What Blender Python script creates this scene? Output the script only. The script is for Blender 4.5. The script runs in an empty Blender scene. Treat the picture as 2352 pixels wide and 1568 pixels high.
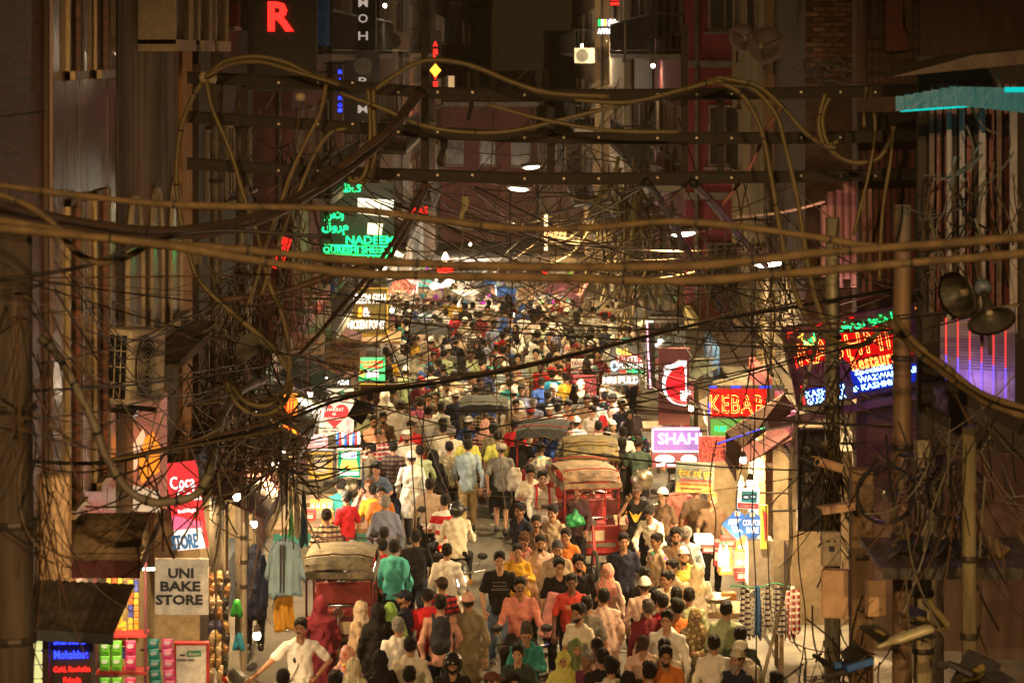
import bpy, math, random
import numpy as np
from mathutils import Vector, Matrix, Euler

# ------------------------------------------------------------------ camera, world, exposure
SC = bpy.context.scene
COL = SC.collection
F, HC, VH, UC = 5553.0, 9.25, 120.0, 1176.0     # focal length and horizon in units of a 2352 wide picture, camera height
cam = bpy.data.cameras.new('camera'); camo = bpy.data.objects.new('camera', cam); COL.objects.link(camo)
camo.location = (0, 0, HC); camo.rotation_euler = (math.radians(90), 0, 0)
cam.sensor_width = 36; cam.lens = 36*F/2352; cam.shift_y = -(784-VH)/2352
cam.dof.use_dof = True; cam.dof.focus_distance = 42; cam.dof.aperture_fstop = 2.8; cam.clip_start = 0.3; cam.clip_end = 1200
SC.camera = camo
W = bpy.data.worlds.new('World'); SC.world = W; W.use_nodes = True
_n = W.node_tree.nodes; _l = W.node_tree.links
_bg = _n['Background']; _sk = _n.new('ShaderNodeTexSky'); _sk.sky_type = 'NISHITA'; _sk.sun_disc = False
_sk.sun_elevation = math.radians(-4); _sk.sun_rotation = math.radians(180)
_mx = _n.new('ShaderNodeMix'); _mx.data_type = 'RGBA'; _mx.inputs[0].default_value = 0.97
_l.new(_sk.outputs[0], _mx.inputs[6]); _mx.inputs[7].default_value = (0.30, 0.17, 0.065, 1)
_l.new(_mx.outputs[2], _bg.inputs[0]); _bg.inputs[1].default_value = 0.026
SC.view_settings.view_transform = 'Standard'; SC.view_settings.look = 'None'
SC.view_settings.exposure = 1.08; SC.view_settings.gamma = 1.0
SC.cycles.max_bounces = 5; SC.cycles.diffuse_bounces = 2; SC.cycles.glossy_bounces = 2
SC.cycles.transmission_bounces = 2; SC.cycles.transparent_max_bounces = 8
SC.cycles.sample_clamp_indirect = 3; SC.cycles.caustics_reflective = False; SC.cycles.caustics_refractive = False

RNG = random.Random(7); HAZE = True
def at(u, v, Y):
    "point of the place seen at picture position (u, v) at distance Y down the street"
    return Vector(((u-UC)/F*Y, Y, HC-(v-VH)/F*Y))
def gY(v): return F*HC/(v-VH)                    # distance of the ground at picture height v
def R(d): return math.radians(d)

# ------------------------------------------------------------------ tags
def tag(o, label=None, cat=None, group=None, kind=None):
    if label: o['label'] = label
    if cat: o['category'] = cat
    if group: o['group'] = group
    if kind: o['kind'] = kind
    return o
def empty(name, loc=(0, 0, 0), rz=0, label=None, cat=None, group=None):
    o = bpy.data.objects.new(name, None); COL.objects.link(o)
    o.location = loc; o.rotation_euler = (0, 0, rz); o.empty_display_size = .2
    return tag(o, label, cat, group)
def link(name, me, mat=None, parent=None, loc=None, rot=None, color=None):
    o = bpy.data.objects.new(name, me); COL.objects.link(o)
    if mat is not None:
        if len(me.materials) == 0: me.materials.append(mat)
        elif me.materials[0] is not mat:
            o.material_slots[0].link = 'OBJECT'; o.material_slots[0].material = mat
    if parent is not None: o.parent = parent
    if loc is not None: o.location = loc
    if rot is not None: o.rotation_euler = rot
    if color is not None: o.color = (*color[:3], 1)
    return o
def copy_tree(o, parent=None):
    c = o.copy(); COL.objects.link(c); c.parent = parent
    for ch in list(o.children): copy_tree(ch, c)
    return c

# ------------------------------------------------------------------ materials
MATS = {}
def mat(name, col=(.5, .5, .5), rough=.7, metal=0.0, var=.25, scale=6.0, bump=.15, emit=None, es=1.0,
        objcol=False, pattern=None, pscale=8.0, col2=None, streak=False, spec=.5, bscale=None):
    if name in MATS: return MATS[name]
    m = bpy.data.materials.new(name); m.use_nodes = True; MATS[name] = m
    nt = m.node_tree; n = nt.nodes; l = nt.links; b = n['Principled BSDF']
    b.inputs['Roughness'].default_value = rough; b.inputs['Metallic'].default_value = metal
    b.inputs['Specular IOR Level'].default_value = spec
    tc = n.new('ShaderNodeTexCoord'); src = tc.outputs['Object']
    if objcol:
        oi = n.new('ShaderNodeObjectInfo'); base = oi.outputs['Color']
    else:
        rgb = n.new('ShaderNodeRGB'); rgb.outputs[0].default_value = (*col, 1); base = rgb.outputs[0]
    def mix(fac, a, c, mode='MIX'):
        x = n.new('ShaderNodeMix'); x.data_type = 'RGBA'; x.blend_type = mode
        if hasattr(fac, 'links'): l.new(fac, x.inputs[0])
        else: x.inputs[0].default_value = fac
        for k, s in ((6, a), (7, c)):
            if hasattr(s, 'links'): l.new(s, x.inputs[k])
            else: x.inputs[k].default_value = (*s, 1)
        return x.outputs[2]
    def ramp(fac, p0, p1):
        r = n.new('ShaderNodeMapRange'); r.inputs[1].default_value = p0; r.inputs[2].default_value = p1
        l.new(fac, r.inputs[0]); return r.outputs[0]
    c2 = col2 or (.02, .02, .025)
    if pattern in ('check', 'stripe', 'vstripe', 'brick', 'wood'):
        def wave(ax, sc, th):
            sp = n.new('ShaderNodeSeparateXYZ'); l.new(src, sp.inputs[0])
            mu = n.new('ShaderNodeMath'); mu.operation = 'MULTIPLY'; mu.inputs[1].default_value = sc; l.new(sp.outputs[ax], mu.inputs[0])
            fr = n.new('ShaderNodeMath'); fr.operation = 'FRACT'; l.new(mu.outputs[0], fr.inputs[0])
            gt = n.new('ShaderNodeMath'); gt.operation = 'GREATER_THAN'; gt.inputs[1].default_value = th; l.new(fr.outputs[0], gt.inputs[0])
            return gt.outputs[0]
        if pattern == 'check':
            base = mix(mix(.5, mix(wave('Z', pscale, .6), (0, 0, 0), (1, 1, 1)), mix(wave('X', pscale, .6), (0, 0, 0), (1, 1, 1)), 'ADD'), base, c2)
        elif pattern == 'stripe': base = mix(wave('Z', pscale, .55), base, c2)
        elif pattern == 'vstripe': base = mix(wave('X', pscale, .55), base, c2)
        elif pattern == 'wood':
            mp = n.new('ShaderNodeMapping'); mp.inputs['Scale'].default_value = (2, 2, 14); l.new(src, mp.inputs[0])
            nz = n.new('ShaderNodeTexNoise'); nz.inputs['Scale'].default_value = pscale; nz.inputs['Detail'].default_value = 5; l.new(mp.outputs[0], nz.inputs[0])
            base = mix(ramp(nz.outputs[0], .35, .65), base, c2)
    if pattern in ('floral', 'spots'):
        vo = n.new('ShaderNodeTexVoronoi'); vo.inputs['Scale'].default_value = pscale; l.new(src, vo.inputs[0])
        base = mix(ramp(vo.outputs['Distance'], .32, .38), c2, base)
    if pattern == 'prints':
        vo = n.new('ShaderNodeTexVoronoi'); vo.inputs['Scale'].default_value = pscale; l.new(src, vo.inputs[0])
        hs = n.new('ShaderNodeHueSaturation'); hs.inputs['Saturation'].default_value = 1.2; hs.inputs['Value'].default_value = .8; l.new(vo.outputs['Color'], hs.inputs['Color'])
        base = mix(ramp(vo.outputs['Distance'], .25, .4), hs.outputs[0], base)
    if var > 0:
        mp = n.new('ShaderNodeMapping'); l.new(src, mp.inputs[0])
        if streak: mp.inputs['Scale'].default_value = (1, 1, .12)
        nz = n.new('ShaderNodeTexNoise'); nz.inputs['Scale'].default_value = scale; nz.inputs['Detail'].default_value = 6
        nz.inputs['Roughness'].default_value = .62; l.new(mp.outputs[0], nz.inputs[0])
        dk = n.new('ShaderNodeMapRange'); dk.inputs[1].default_value = .3; dk.inputs[2].default_value = .7
        dk.inputs[3].default_value = 1-var*1.5; dk.inputs[4].default_value = 1+var*.6; l.new(nz.outputs[0], dk.inputs[0])
        vm = n.new('ShaderNodeVectorMath'); vm.operation = 'SCALE'; l.new(base, vm.inputs[0]); l.new(dk.outputs[0], vm.inputs['Scale'])
        base = vm.outputs[0]
        rr = n.new('ShaderNodeMapRange'); rr.inputs[3].default_value = max(.05, rough-.12); rr.inputs[4].default_value = min(1, rough+.12)
        l.new(nz.outputs[0], rr.inputs[0]); l.new(rr.outputs[0], b.inputs['Roughness'])
    l.new(base, b.inputs['Base Color'])
    if bump > 0:
        nz2 = n.new('ShaderNodeTexNoise'); nz2.inputs['Scale'].default_value = bscale or scale*4; nz2.inputs['Detail'].default_value = 3; l.new(src, nz2.inputs[0])
        bp = n.new('ShaderNodeBump'); bp.inputs['Strength'].default_value = bump; bp.inputs['Distance'].default_value = .045 if objcol else .02
        l.new(nz2.outputs[0], bp.inputs['Height']); l.new(bp.outputs[0], b.inputs['Normal'])
    if emit is not None:
        if emit == 'base': l.new(base, b.inputs['Emission Color'])
        else: b.inputs['Emission Color'].default_value = (*emit, 1)
        b.inputs['Emission Strength'].default_value = es
    return m
def glow(name, col, s):
    "a lit lamp, tube or letter"
    if name in MATS: return MATS[name]
    m = mat(name, tuple(min(1, c)*.6 for c in col), .9, var=0, bump=0, emit=col, es=s, spec=.1)
    m.cycles.emission_sampling = 'NONE'
    return m

# ------------------------------------------------------------------ mesh helpers
class MB:
    "collects shapes into one mesh"
    def __init__(s): s.v = []; s.f = []; s.smooth = False
    def add(s, vs, fs):
        k = len(s.v); s.v += [tuple(p) for p in vs]; s.f += [tuple(i+k for i in f) for f in fs]; return s
    def box(s, a, b, M=None, taper=None):
        (x0, y0, z0), (x1, y1, z1) = a, b
        vs = [Vector(p) for p in ((x0, y0, z0), (x1, y0, z0), (x1, y1, z0), (x0, y1, z0), (x0, y0, z1), (x1, y0, z1), (x1, y1, z1), (x0, y1, z1))]
        if M is not None: vs = [M @ p for p in vs]
        return s.add(vs, [(0, 3, 2, 1), (4, 5, 6, 7), (0, 1, 5, 4), (1, 2, 6, 5), (2, 3, 7, 6), (3, 0, 4, 7)])
    def quad(s, *p): return s.add(p, [tuple(range(len(p)))])
    def tube(s, pts, r, n=6, r2=None, caps=True):
        pts = [Vector(p) for p in pts]; m = len(pts); vs = []; up = Vector((0, 0, 1))
        pn = None
        for i, p in enumerate(pts):
            t = (pts[min(i+1, m-1)]-pts[max(i-1, 0)])
            if t.length < 1e-9: t = Vector((0, 0, 1))
            t.normalize()
            if pn is None:
                a = t.cross(up if abs(t.z) < .95 else Vector((0, 1, 0))).normalized()
            else:
                a = (pn - t*pn.dot(t))
                a = a.normalized() if a.length > 1e-6 else t.cross(up).normalized()
            pn = a; b = t.cross(a)
            rr = r[i] if isinstance(r, (list, tuple)) else (r if r2 is None else r+(r2-r)*i/(m-1))
            for k in range(n):
                w = 2*math.pi*k/n; vs.append(p+(a*math.cos(w)+b*math.sin(w))*rr)
        fs = [(i*n+k, i*n+(k+1) % n, (i+1)*n+(k+1) % n, (i+1)*n+k) for i in range(m-1) for k in range(n)]
        if caps: fs += [tuple(range(n))[::-1], tuple((m-1)*n+k for k in range(n))]
        return s.add(vs, fs)
    def lathe(s, prof, n=12, M=None):
        vs = []
        for (r, z) in prof:
            for k in range(n):
                w = 2*math.pi*k/n; p = Vector((r*math.cos(w), r*math.sin(w), z)); vs.append(M @ p if M is not None else p)
        m = len(prof)
        fs = [(i*n+k, i*n+(k+1) % n, (i+1)*n+(k+1) % n, (i+1)*n+k) for i in range(m-1) for k in range(n)]
        fs += [tuple(range(n))[::-1], tuple((m-1)*n+k for k in range(n))]
        return s.add(vs, fs)
    def prism(s, poly, d0, d1, M=None):
        "polygon in the xz plane given depth along y"
        n = len(poly); vs = [Vector((x, d0, z)) for x, z in poly]+[Vector((x, d1, z)) for x, z in poly]
        if M is not None: vs = [M @ p for p in vs]
        return s.add(vs, [tuple(range(n)), tuple(range(2*n-1, n-1, -1))]+[(i, i+n, (i+1) % n+n, (i+1) % n) for i in range(n)])
    def mesh(s, name, smooth=None):
        me = bpy.data.meshes.new(name); me.from_pydata(s.v, [], s.f)
        if smooth if smooth is not None else s.smooth: me.polygons.foreach_set('use_smooth', [True]*len(me.polygons))
        me.update(); return me
    def build(s, name, m, parent=None, loc=None, rot=None, smooth=None, color=None, bevel=0):
        o = link(name, s.mesh(name, smooth), m, parent, loc, rot, color)
        if bevel:
            bv = o.modifiers.new('bevel', 'BEVEL'); bv.width = bevel; bv.segments = 1; bv.limit_method = 'ANGLE'
        return o
def spline(pts, seg=8):
    "smooth curve through the points"
    P = [Vector(p) for p in pts]; P = [P[0]*2-P[1]]+P+[P[-1]*2-P[-2]]; out = []
    for i in range(1, len(P)-2):
        a, b, c, d = P[i-1:i+3]
        for k in range(seg):
            t = k/seg; out.append(.5*((2*b)+(c-a)*t+(2*a-5*b+4*c-d)*t*t+(3*b-a-3*c+d)*t**3))
    out.append(P[-2]); return out
FONT = {}
def text_mesh(s, size=1.0, depth=.02, bold=0.0, sx=1.0, align='CENTER', res=2, shear=0, spacing=1.0):
    key = (s, round(size, 3), round(depth, 3), bold, sx, align, shear)
    if key in FONT: return FONT[key]
    c = bpy.data.curves.new('lettering', 'FONT'); c.body = s; c.size = size; c.extrude = depth/2; c.offset = bold*size
    c.align_x = align; c.align_y = 'CENTER'; c.resolution_u = res; c.shear = shear; c.space_character = spacing
    o = bpy.data.objects.new('t', c); COL.objects.link(o)
    dg = bpy.context.evaluated_depsgraph_get(); me = bpy.data.meshes.new_from_object(o.evaluated_get(dg))
    bpy.data.objects.remove(o); bpy.data.curves.remove(c)
    me.name = 'lettering'
    me.transform(Matrix.Rotation(R(90), 4, 'X') @ Matrix.Diagonal((sx, 1, 1, 1)))
    me.materials.clear(); FONT[key] = me; return me
def text(s, size, m, parent, loc, w=None, bold=.02, depth=.02, align='CENTER', rot=(0, 0, 0), name='lettering', shear=0, label=None):
    "raised letters facing the street's near end; w = wanted width"
    me = text_mesh(s, size, depth, bold, 1.0, align, shear=shear)
    o = link(name, me.copy(), m, parent, loc, rot)
    if w:
        xs = [v.co.x for v in me.vertices]
        if xs: o.scale = (w/max(1e-3, max(xs)-min(xs)), 1, 1)
    if label: o['label'] = label
    return o
def lamp(kind, loc, power, col, size=.1, rot=None, spot=None, parent=None, name='light', size_y=None):
    L = bpy.data.lights.new(name, kind); L.energy = power; L.color = col
    if kind in ('POINT', 'SPOT'): L.shadow_soft_size = size
    if kind == 'AREA':
        L.size = size
        if size_y: L.shape = 'RECTANGLE'; L.size_y = size_y
    if spot: L.spot_size = R(spot); L.spot_blend = .6
    o = bpy.data.objects.new(name, L); COL.objects.link(o); o.location = loc
    if rot: o.rotation_euler = rot
    if parent: o.parent = parent
    return o
# ------------------------------------------------------------------ bodies and clothes as smooth blended volumes
def nets(xs, ys, zs, Fv):
    "surface of a sampled distance volume (dual mesh, all quads)"
    nx, ny, nz = Fv.shape; S = Fv < 0
    cx, cy, cz = nx-1, ny-1, nz-1
    acc = np.zeros((cx, cy, cz, 3)); cnt = np.zeros((cx, cy, cz)); ax = (xs, ys, zs)
    quads = []
    for a in range(3):
        sl0 = [slice(None)]*3; sl1 = [slice(None)]*3; sl0[a] = slice(0, -1); sl1[a] = slice(1, None)
        A, B = Fv[tuple(sl0)], Fv[tuple(sl1)]; cr = S[tuple(sl0)] != S[tuple(sl1)]
        I = np.argwhere(cr)
        if len(I) == 0: continue
        fa = A[cr]; fb = B[cr]; t = fa/(fa-fb)
        p = np.stack([ax[d][I[:, d]] for d in range(3)], 1)
        p[:, a] = ax[a][I[:, a]]+t*(ax[a][I[:, a]+1]-ax[a][I[:, a]])
        b, c = [d for d in range(3) if d != a]
        for db in (0, 1):
            for dc in (0, 1):
                J = I.copy(); J[:, b] -= db; J[:, c] -= dc
                ok = (J[:, b] >= 0) & (J[:, c] >= 0) & (J[:, b] < (cx, cy, cz)[b]) & (J[:, c] < (cx, cy, cz)[c])
                Jo = J[ok]; np.add.at(acc, (Jo[:, 0], Jo[:, 1], Jo[:, 2]), p[ok]); np.add.at(cnt, (Jo[:, 0], Jo[:, 1], Jo[:, 2]), 1)
        ok = (I[:, b] > 0) & (I[:, c] > 0) & (I[:, b] < (cx, cy, cz)[b]) & (I[:, c] < (cx, cy, cz)[c])
        K = I[ok]; q = []
        for db, dc in ((0, 0), (1, 0), (1, 1), (0, 1)):
            J = K.copy(); J[:, b] -= db; J[:, c] -= dc; q.append((J[:, 0]*cy+J[:, 1])*cz+J[:, 2])
        q = np.stack(q, 1); flip = (fa[ok] < 0) ^ (a == 1)
        q[flip] = q[flip][:, ::-1]; quads.append(q[:, ::-1])
    Q = np.concatenate(quads); m = cnt.ravel() > 0
    idx = -np.ones(m.size, int); idx[m] = np.arange(m.sum())
    V = acc.reshape(-1, 3)[m]/cnt.ravel()[m][:, None]
    return V, idx[Q]
def axis(lo, hi, step, fine=None):
    "sample positions; fine = (lo, hi, step) inside"
    out = [lo]
    while out[-1] < hi:
        x = out[-1]; out.append(x+(fine[2] if fine and fine[0] <= x < fine[1] else step))
    return np.array(out)
class Vol:
    def __init__(s, lo, hi, step, fx=None, fy=None, fz=None):
        s.xs = axis(lo[0], hi[0], step, fx); s.ys = axis(lo[1], hi[1], step, fy); s.zs = axis(lo[2], hi[2], step, fz)
        s.F = np.full((len(s.xs), len(s.ys), len(s.zs)), .5)
    def _sub(s, lo, hi):
        r = []
        for a, l, h in zip((s.xs, s.ys, s.zs), lo, hi):
            i = max(0, np.searchsorted(a, l)-1); j = min(len(a), np.searchsorted(a, h)+2); r.append(slice(i, j))
        g = np.meshgrid(s.xs[r[0]], s.ys[r[1]], s.zs[r[2]], indexing='ij')
        return tuple(r), g
    def cap(s, a, b, ra, rb=None, k=.03, sq=(1, 1, 1), cut=False):
        "rounded cone a-b, squashed about its start; k = blend"
        rb = ra if rb is None else rb; a = np.array(a, float); b = np.array(b, float); sq = np.array(sq, float)
        m = max(ra, rb)+.08; ext = m*np.maximum(sq, .01)+.06
        r, (X, Y, Z) = s._sub(np.minimum(a, b)-ext, np.maximum(a, b)+ext)
        if 0 in X.shape: return s
        P = np.stack([(X-a[0])/sq[0], (Y-a[1])/sq[1], (Z-a[2])/sq[2]], -1); d = (b-a)/sq; L = max(1e-9, float(d@d))
        t = np.clip(P@d/L, 0, 1); D = (np.linalg.norm(P-t[..., None]*d, axis=-1)-(ra+(rb-ra)*t))*min(sq)
        return s._mix(r, D, k, cut)
    def ell(s, c, rad, k=.02, cut=False):
        c = np.array(c, float); rad = np.array(rad, float); r, (X, Y, Z) = s._sub(c-rad-.1, c+rad+.1)
        if 0 in X.shape: return s
        q = np.sqrt(((X-c[0])/rad[0])**2+((Y-c[1])/rad[1])**2+((Z-c[2])/rad[2])**2)
        return s._mix(r, (q-1)*min(rad), k, cut)
    def _mix(s, r, D, k, cut):
        A = s.F[r]
        if cut:
            D = -D; h = np.maximum(k-np.abs(A-D), 0)/k; s.F[r] = np.maximum(A, D)+h*h*k/4
        else:
            h = np.maximum(k-np.abs(A-D), 0)/k; s.F[r] = np.minimum(A, D)-h*h*k/4
        return s
    def plane(s, nrm, d):
        "keep the side where n.p < d"
        X, Y, Z = np.meshgrid(s.xs, s.ys, s.zs, indexing='ij'); s.F = np.maximum(s.F, X*nrm[0]+Y*nrm[1]+Z*nrm[2]-d); return s
    def folds(s, amp=.006, seed=0, fx=30, fz=14):
        X, Y, Z = np.meshgrid(s.xs, s.ys, s.zs, indexing='ij'); q = seed*1.7
        w = 1.1*np.sin(Z*9+q)+.8*np.sin(X*11+q*2)
        s.F += amp*(np.sin(X*fx+Z*fz+w+q)*np.sin(Y*fx*.8+w)+.6*np.sin(X*fx*1.7-Z*fz*1.6+w*1.4)+.4*np.sin(Z*38+X*20+w*2)); return s
    def mesh(s, name, extra=None):
        for f in (0, -1): s.F[f] = .1; s.F[:, f] = .1; s.F[:, :, f] = .1
        V, Q = nets(s.xs, s.ys, s.zs, s.F)
        vs = V.tolist(); fs = Q.tolist()
        if extra: k = len(vs); vs += [tuple(p) for p in extra.v]; fs += [[i+k for i in f] for f in extra.f]
        me = bpy.data.meshes.new(name); me.from_pydata(vs, [], fs); me.polygons.foreach_set('use_smooth', [True]*len(me.polygons)); me.update()
        return me
V3 = lambda *a: np.array(a, float)
# poses: joints for a person 1.70 m tall, facing -y.   e = elbow, w = wrist, k = knee, a = ankle (right = -x side first)
def P(**kw):
    d = dict(el=(.25, .01, 1.11), wl=(.26, -.06, .87), er=(-.25, .01, 1.11), wr=(-.26, -.06, .87),
             kl=(.10, -.02, .49), al=(.10, .02, .08), kr=(-.10, -.02, .49), ar=(-.10, .02, .08),
             pel=(0, 0, .93), ch=(0, .0, 1.27), nk=(0, .0, 1.45), head=(0, 0), fh=(.02, .02))
    d.update(kw); return {k: np.array(v, float) for k, v in d.items()}
POSE = {
 'stand': P(),
 'walk1': P(el=(.26, .09, 1.12), wl=(.24, .08, .88), er=(-.25, -.07, 1.13), wr=(-.22, -.22, .93), kl=(.09, -.14, .50), al=(.09, -.10, .12), kr=(-.09, .06, .49), ar=(-.09, .28, .13), ch=(0, -.02, 1.27), nk=(0, -.03, 1.45)),
 'walk2': P(er=(-.26, .09, 1.12), wr=(-.24, .08, .88), el=(.25, -.07, 1.13), wl=(.22, -.22, .93), kr=(-.09, -.14, .50), ar=(-.09, -.10, .12), kl=(.09, .06, .49), al=(.09, .28, .13), ch=(0, -.02, 1.27), nk=(0, -.03, 1.45)),
 'phone': P(el=(.24, -.02, 1.13), wl=(.05, -.26, 1.18), er=(-.24, -.02, 1.13), wr=(-.06, -.25, 1.17), head=(0, 24)),
 'ear': P(er=(-.30, -.10, 1.17), wr=(-.15, -.12, 1.44), head=(0, 0)),
 'hip': P(el=(.38, .05, 1.15), wl=(.20, -.06, .98), er=(-.38, -.10, 1.20), wr=(-.60, -.20, 1.04)),
 'back': P(el=(.25, .08, 1.13), wl=(.06, .15, .98), er=(-.25, .08, 1.13), wr=(-.05, .16, .96)),
 'reach': P(el=(.27, -.14, 1.16), wl=(.20, -.37, 1.14), er=(-.27, -.14, 1.16), wr=(-.18, -.38, 1.12), ch=(0, -.05, 1.26), nk=(0, -.09, 1.43), head=(0, 15)),
 'point': P(er=(-.42, -.04, 1.33), wr=(-.66, -.08, 1.30), el=(.25, .0, 1.12), wl=(.22, -.16, .93)),
 'lean': P(ch=(0, -.14, 1.20), nk=(0, -.25, 1.35), el=(.25, -.30, 1.04), wl=(.16, -.45, .88), er=(-.25, -.30, 1.04), wr=(-.14, -.45, .88), head=(0, 30)),
 'ride': P(pel=(0, .05, .86), ch=(0, -.02, 1.20), nk=(0, -.05, 1.39), el=(.27, -.12, 1.03), wl=(.31, -.38, 1.02), er=(-.27, -.12, 1.03), wr=(-.31, -.38, 1.02),
           kl=(.22, -.38, .72), al=(.20, -.22, .30), kr=(-.22, -.38, .72), ar=(-.20, -.22, .30)),
 'sit': P(pel=(0, .08, .56), ch=(0, .06, .90), nk=(0, .04, 1.08), el=(.26, -.04, .80), wl=(.14, -.26, .72), er=(-.26, -.04, .80), wr=(-.14, -.26, .72),
          kl=(.12, -.36, .55), al=(.12, -.36, .10), kr=(-.12, -.36, .55), ar=(-.12, -.36, .10)),
 'arms': P(el=(.24, -.10, 1.13), wl=(-.02, -.20, 1.13), er=(-.24, -.10, 1.12), wr=(.02, -.22, 1.09)),
 'cross': P(el=(.25, -.05, 1.14), wl=(.12, -.26, 1.22), er=(-.25, .03, 1.11), wr=(-.25, -.08, .88)),
}
def shoulders(p):
    c = p['ch']+(p['nk']-p['ch'])*.68; return c+V3(.168, .0, -.012), c-V3(.168, 0, .012)
def headpos(p): return p['nk']+V3(0, -.018, .145)
def hand(mb, w, e, side):
    "palm, four fingers curling a little and a thumb"
    d = Vector(w)-Vector(e); d.normalize()
    x = d.cross(Vector((0, 1, .1))); x.normalize(); x *= side; nrm = d.cross(x)
    o = Vector(w)
    mb.tube([o-d*.02, o+d*.045, o+d*.085], [.024, .033, .034], 6)
    for i, (t, L) in enumerate(((-.030, .060), (-.010, .075), (.010, .070), (.029, .055))):
        y = Vector(nrm)
        a = o+d*.08+x*t; b = a+d*L*.55-y*.004*side; c = b+d*L*.35-y*.022*side
        mb.tube([a, b, c], [.0095, .009, .0065], 5)
    a = o+d*.02-x*.028; b = a+d*.035-x*.024; c = b+d*.032-x*.004
    mb.tube([a, b, c], [.012, .011, .008], 5)
CACHE = {}
def body_mesh(pose, fem=False):
    key = ('body', pose, fem)
    if key in CACHE: return CACHE[key]
    p = POSE[pose]; pts = np.array([v for v in p.values() if len(v) == 3]); lo = pts.min(0)-.16; hi = pts.max(0)+.16; hi[2] += .18; lo[2] = -.03
    n = p['nk']; v = Vol(lo, hi, .024, (-.10, .10, .0105), (n[1]-.16, n[1]+.10, .0105), (n[2]-.02, n[2]+.30, .0105))
    sl, sr = shoulders(p); q = .88 if fem else 1
    v.cap(p['pel'], p['pel']+(p['ch']-p['pel'])*.45, .118, .10*q, .04, (1, .68, 1)); v.cap(p['pel']+(p['ch']-p['pel'])*.4, p['ch'], .10*q, .125*q, .04, (1, .62, 1))
    v.cap(p['ch'], p['ch']+(p['nk']-p['ch'])*.55, .125*q, .085*q, .04, (1, .56, 1))
    v.cap(sl*[q, 1, 1]-V3(.012, 0, .008), sr*[q, 1, 1]+V3(.012, 0, -.008), .038, .038, .03); v.cap(n-V3(0, 0, .05), n+V3(0, -.01, .07), .056, .050, .03)
    for s, sh, e, w, kn, an in ((1, sl, 'el', 'wl', 'kl', 'al'), (-1, sr, 'er', 'wr', 'kr', 'ar')):
        v.cap(sh*[q, 1, 1]-V3(0, 0, .01), p[e], .036, .036, .012); v.cap(p[e], p[w], .038, .025, .015)
        hp = p['pel']+V3(.09*s, 0, -.03); v.cap(hp, p[kn], .074, .050, .04); v.cap(p[kn], p[an], .050, .036, .02)
        v.cap(p[an]+V3(0, .03, -.035), p[an]+V3(0, -.15, -.05), .036, .030, .02)
    # head: skull, jaw, nose, brow, eye sockets, ears, mouth
    yaw, pit = p['head']; Mh = Matrix.Rotation(R(pit), 3, 'X'); hc = headpos(p)
    def h(x, y, z): return np.array(Mh @ Vector((x, y, z)))+hc
    v.ell(h(0, .012, .025), (.077, .094, .095), .02); v.cap(h(0, -.022, -.02), h(0, -.045, -.075), .060, .034, .03, (.95, 1, 1))
    v.cap(h(0, -.088, .012), h(0, -.103, -.022), .009, .0125, .012); v.cap(h(-.035, -.078, .030), h(.035, -.078, .030), .012, .012, .014)
    for s in (-1, 1):
        v.ell(h(.031*s, -.096, .010), (.019, .016, .012), .012, cut=True); v.cap(h(.080*s, .012, .016), h(.078*s, .008, -.028), .017, .011, .01, (.55, 1, 1))
        v.ell(h(.045*s, -.055, -.022), (.024, .026, .022), .02)
    v.cap(h(-.02, -.082, -.050), h(.02, -.082, -.050), .0095, .0095, .01)
    mb = MB()
    for s, e, w in ((1, 'el', 'wl'), (-1, 'er', 'wr')): hand(mb, p[w], p[e], s)
    me = v.mesh('body', mb); CACHE[key] = me; return me
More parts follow.
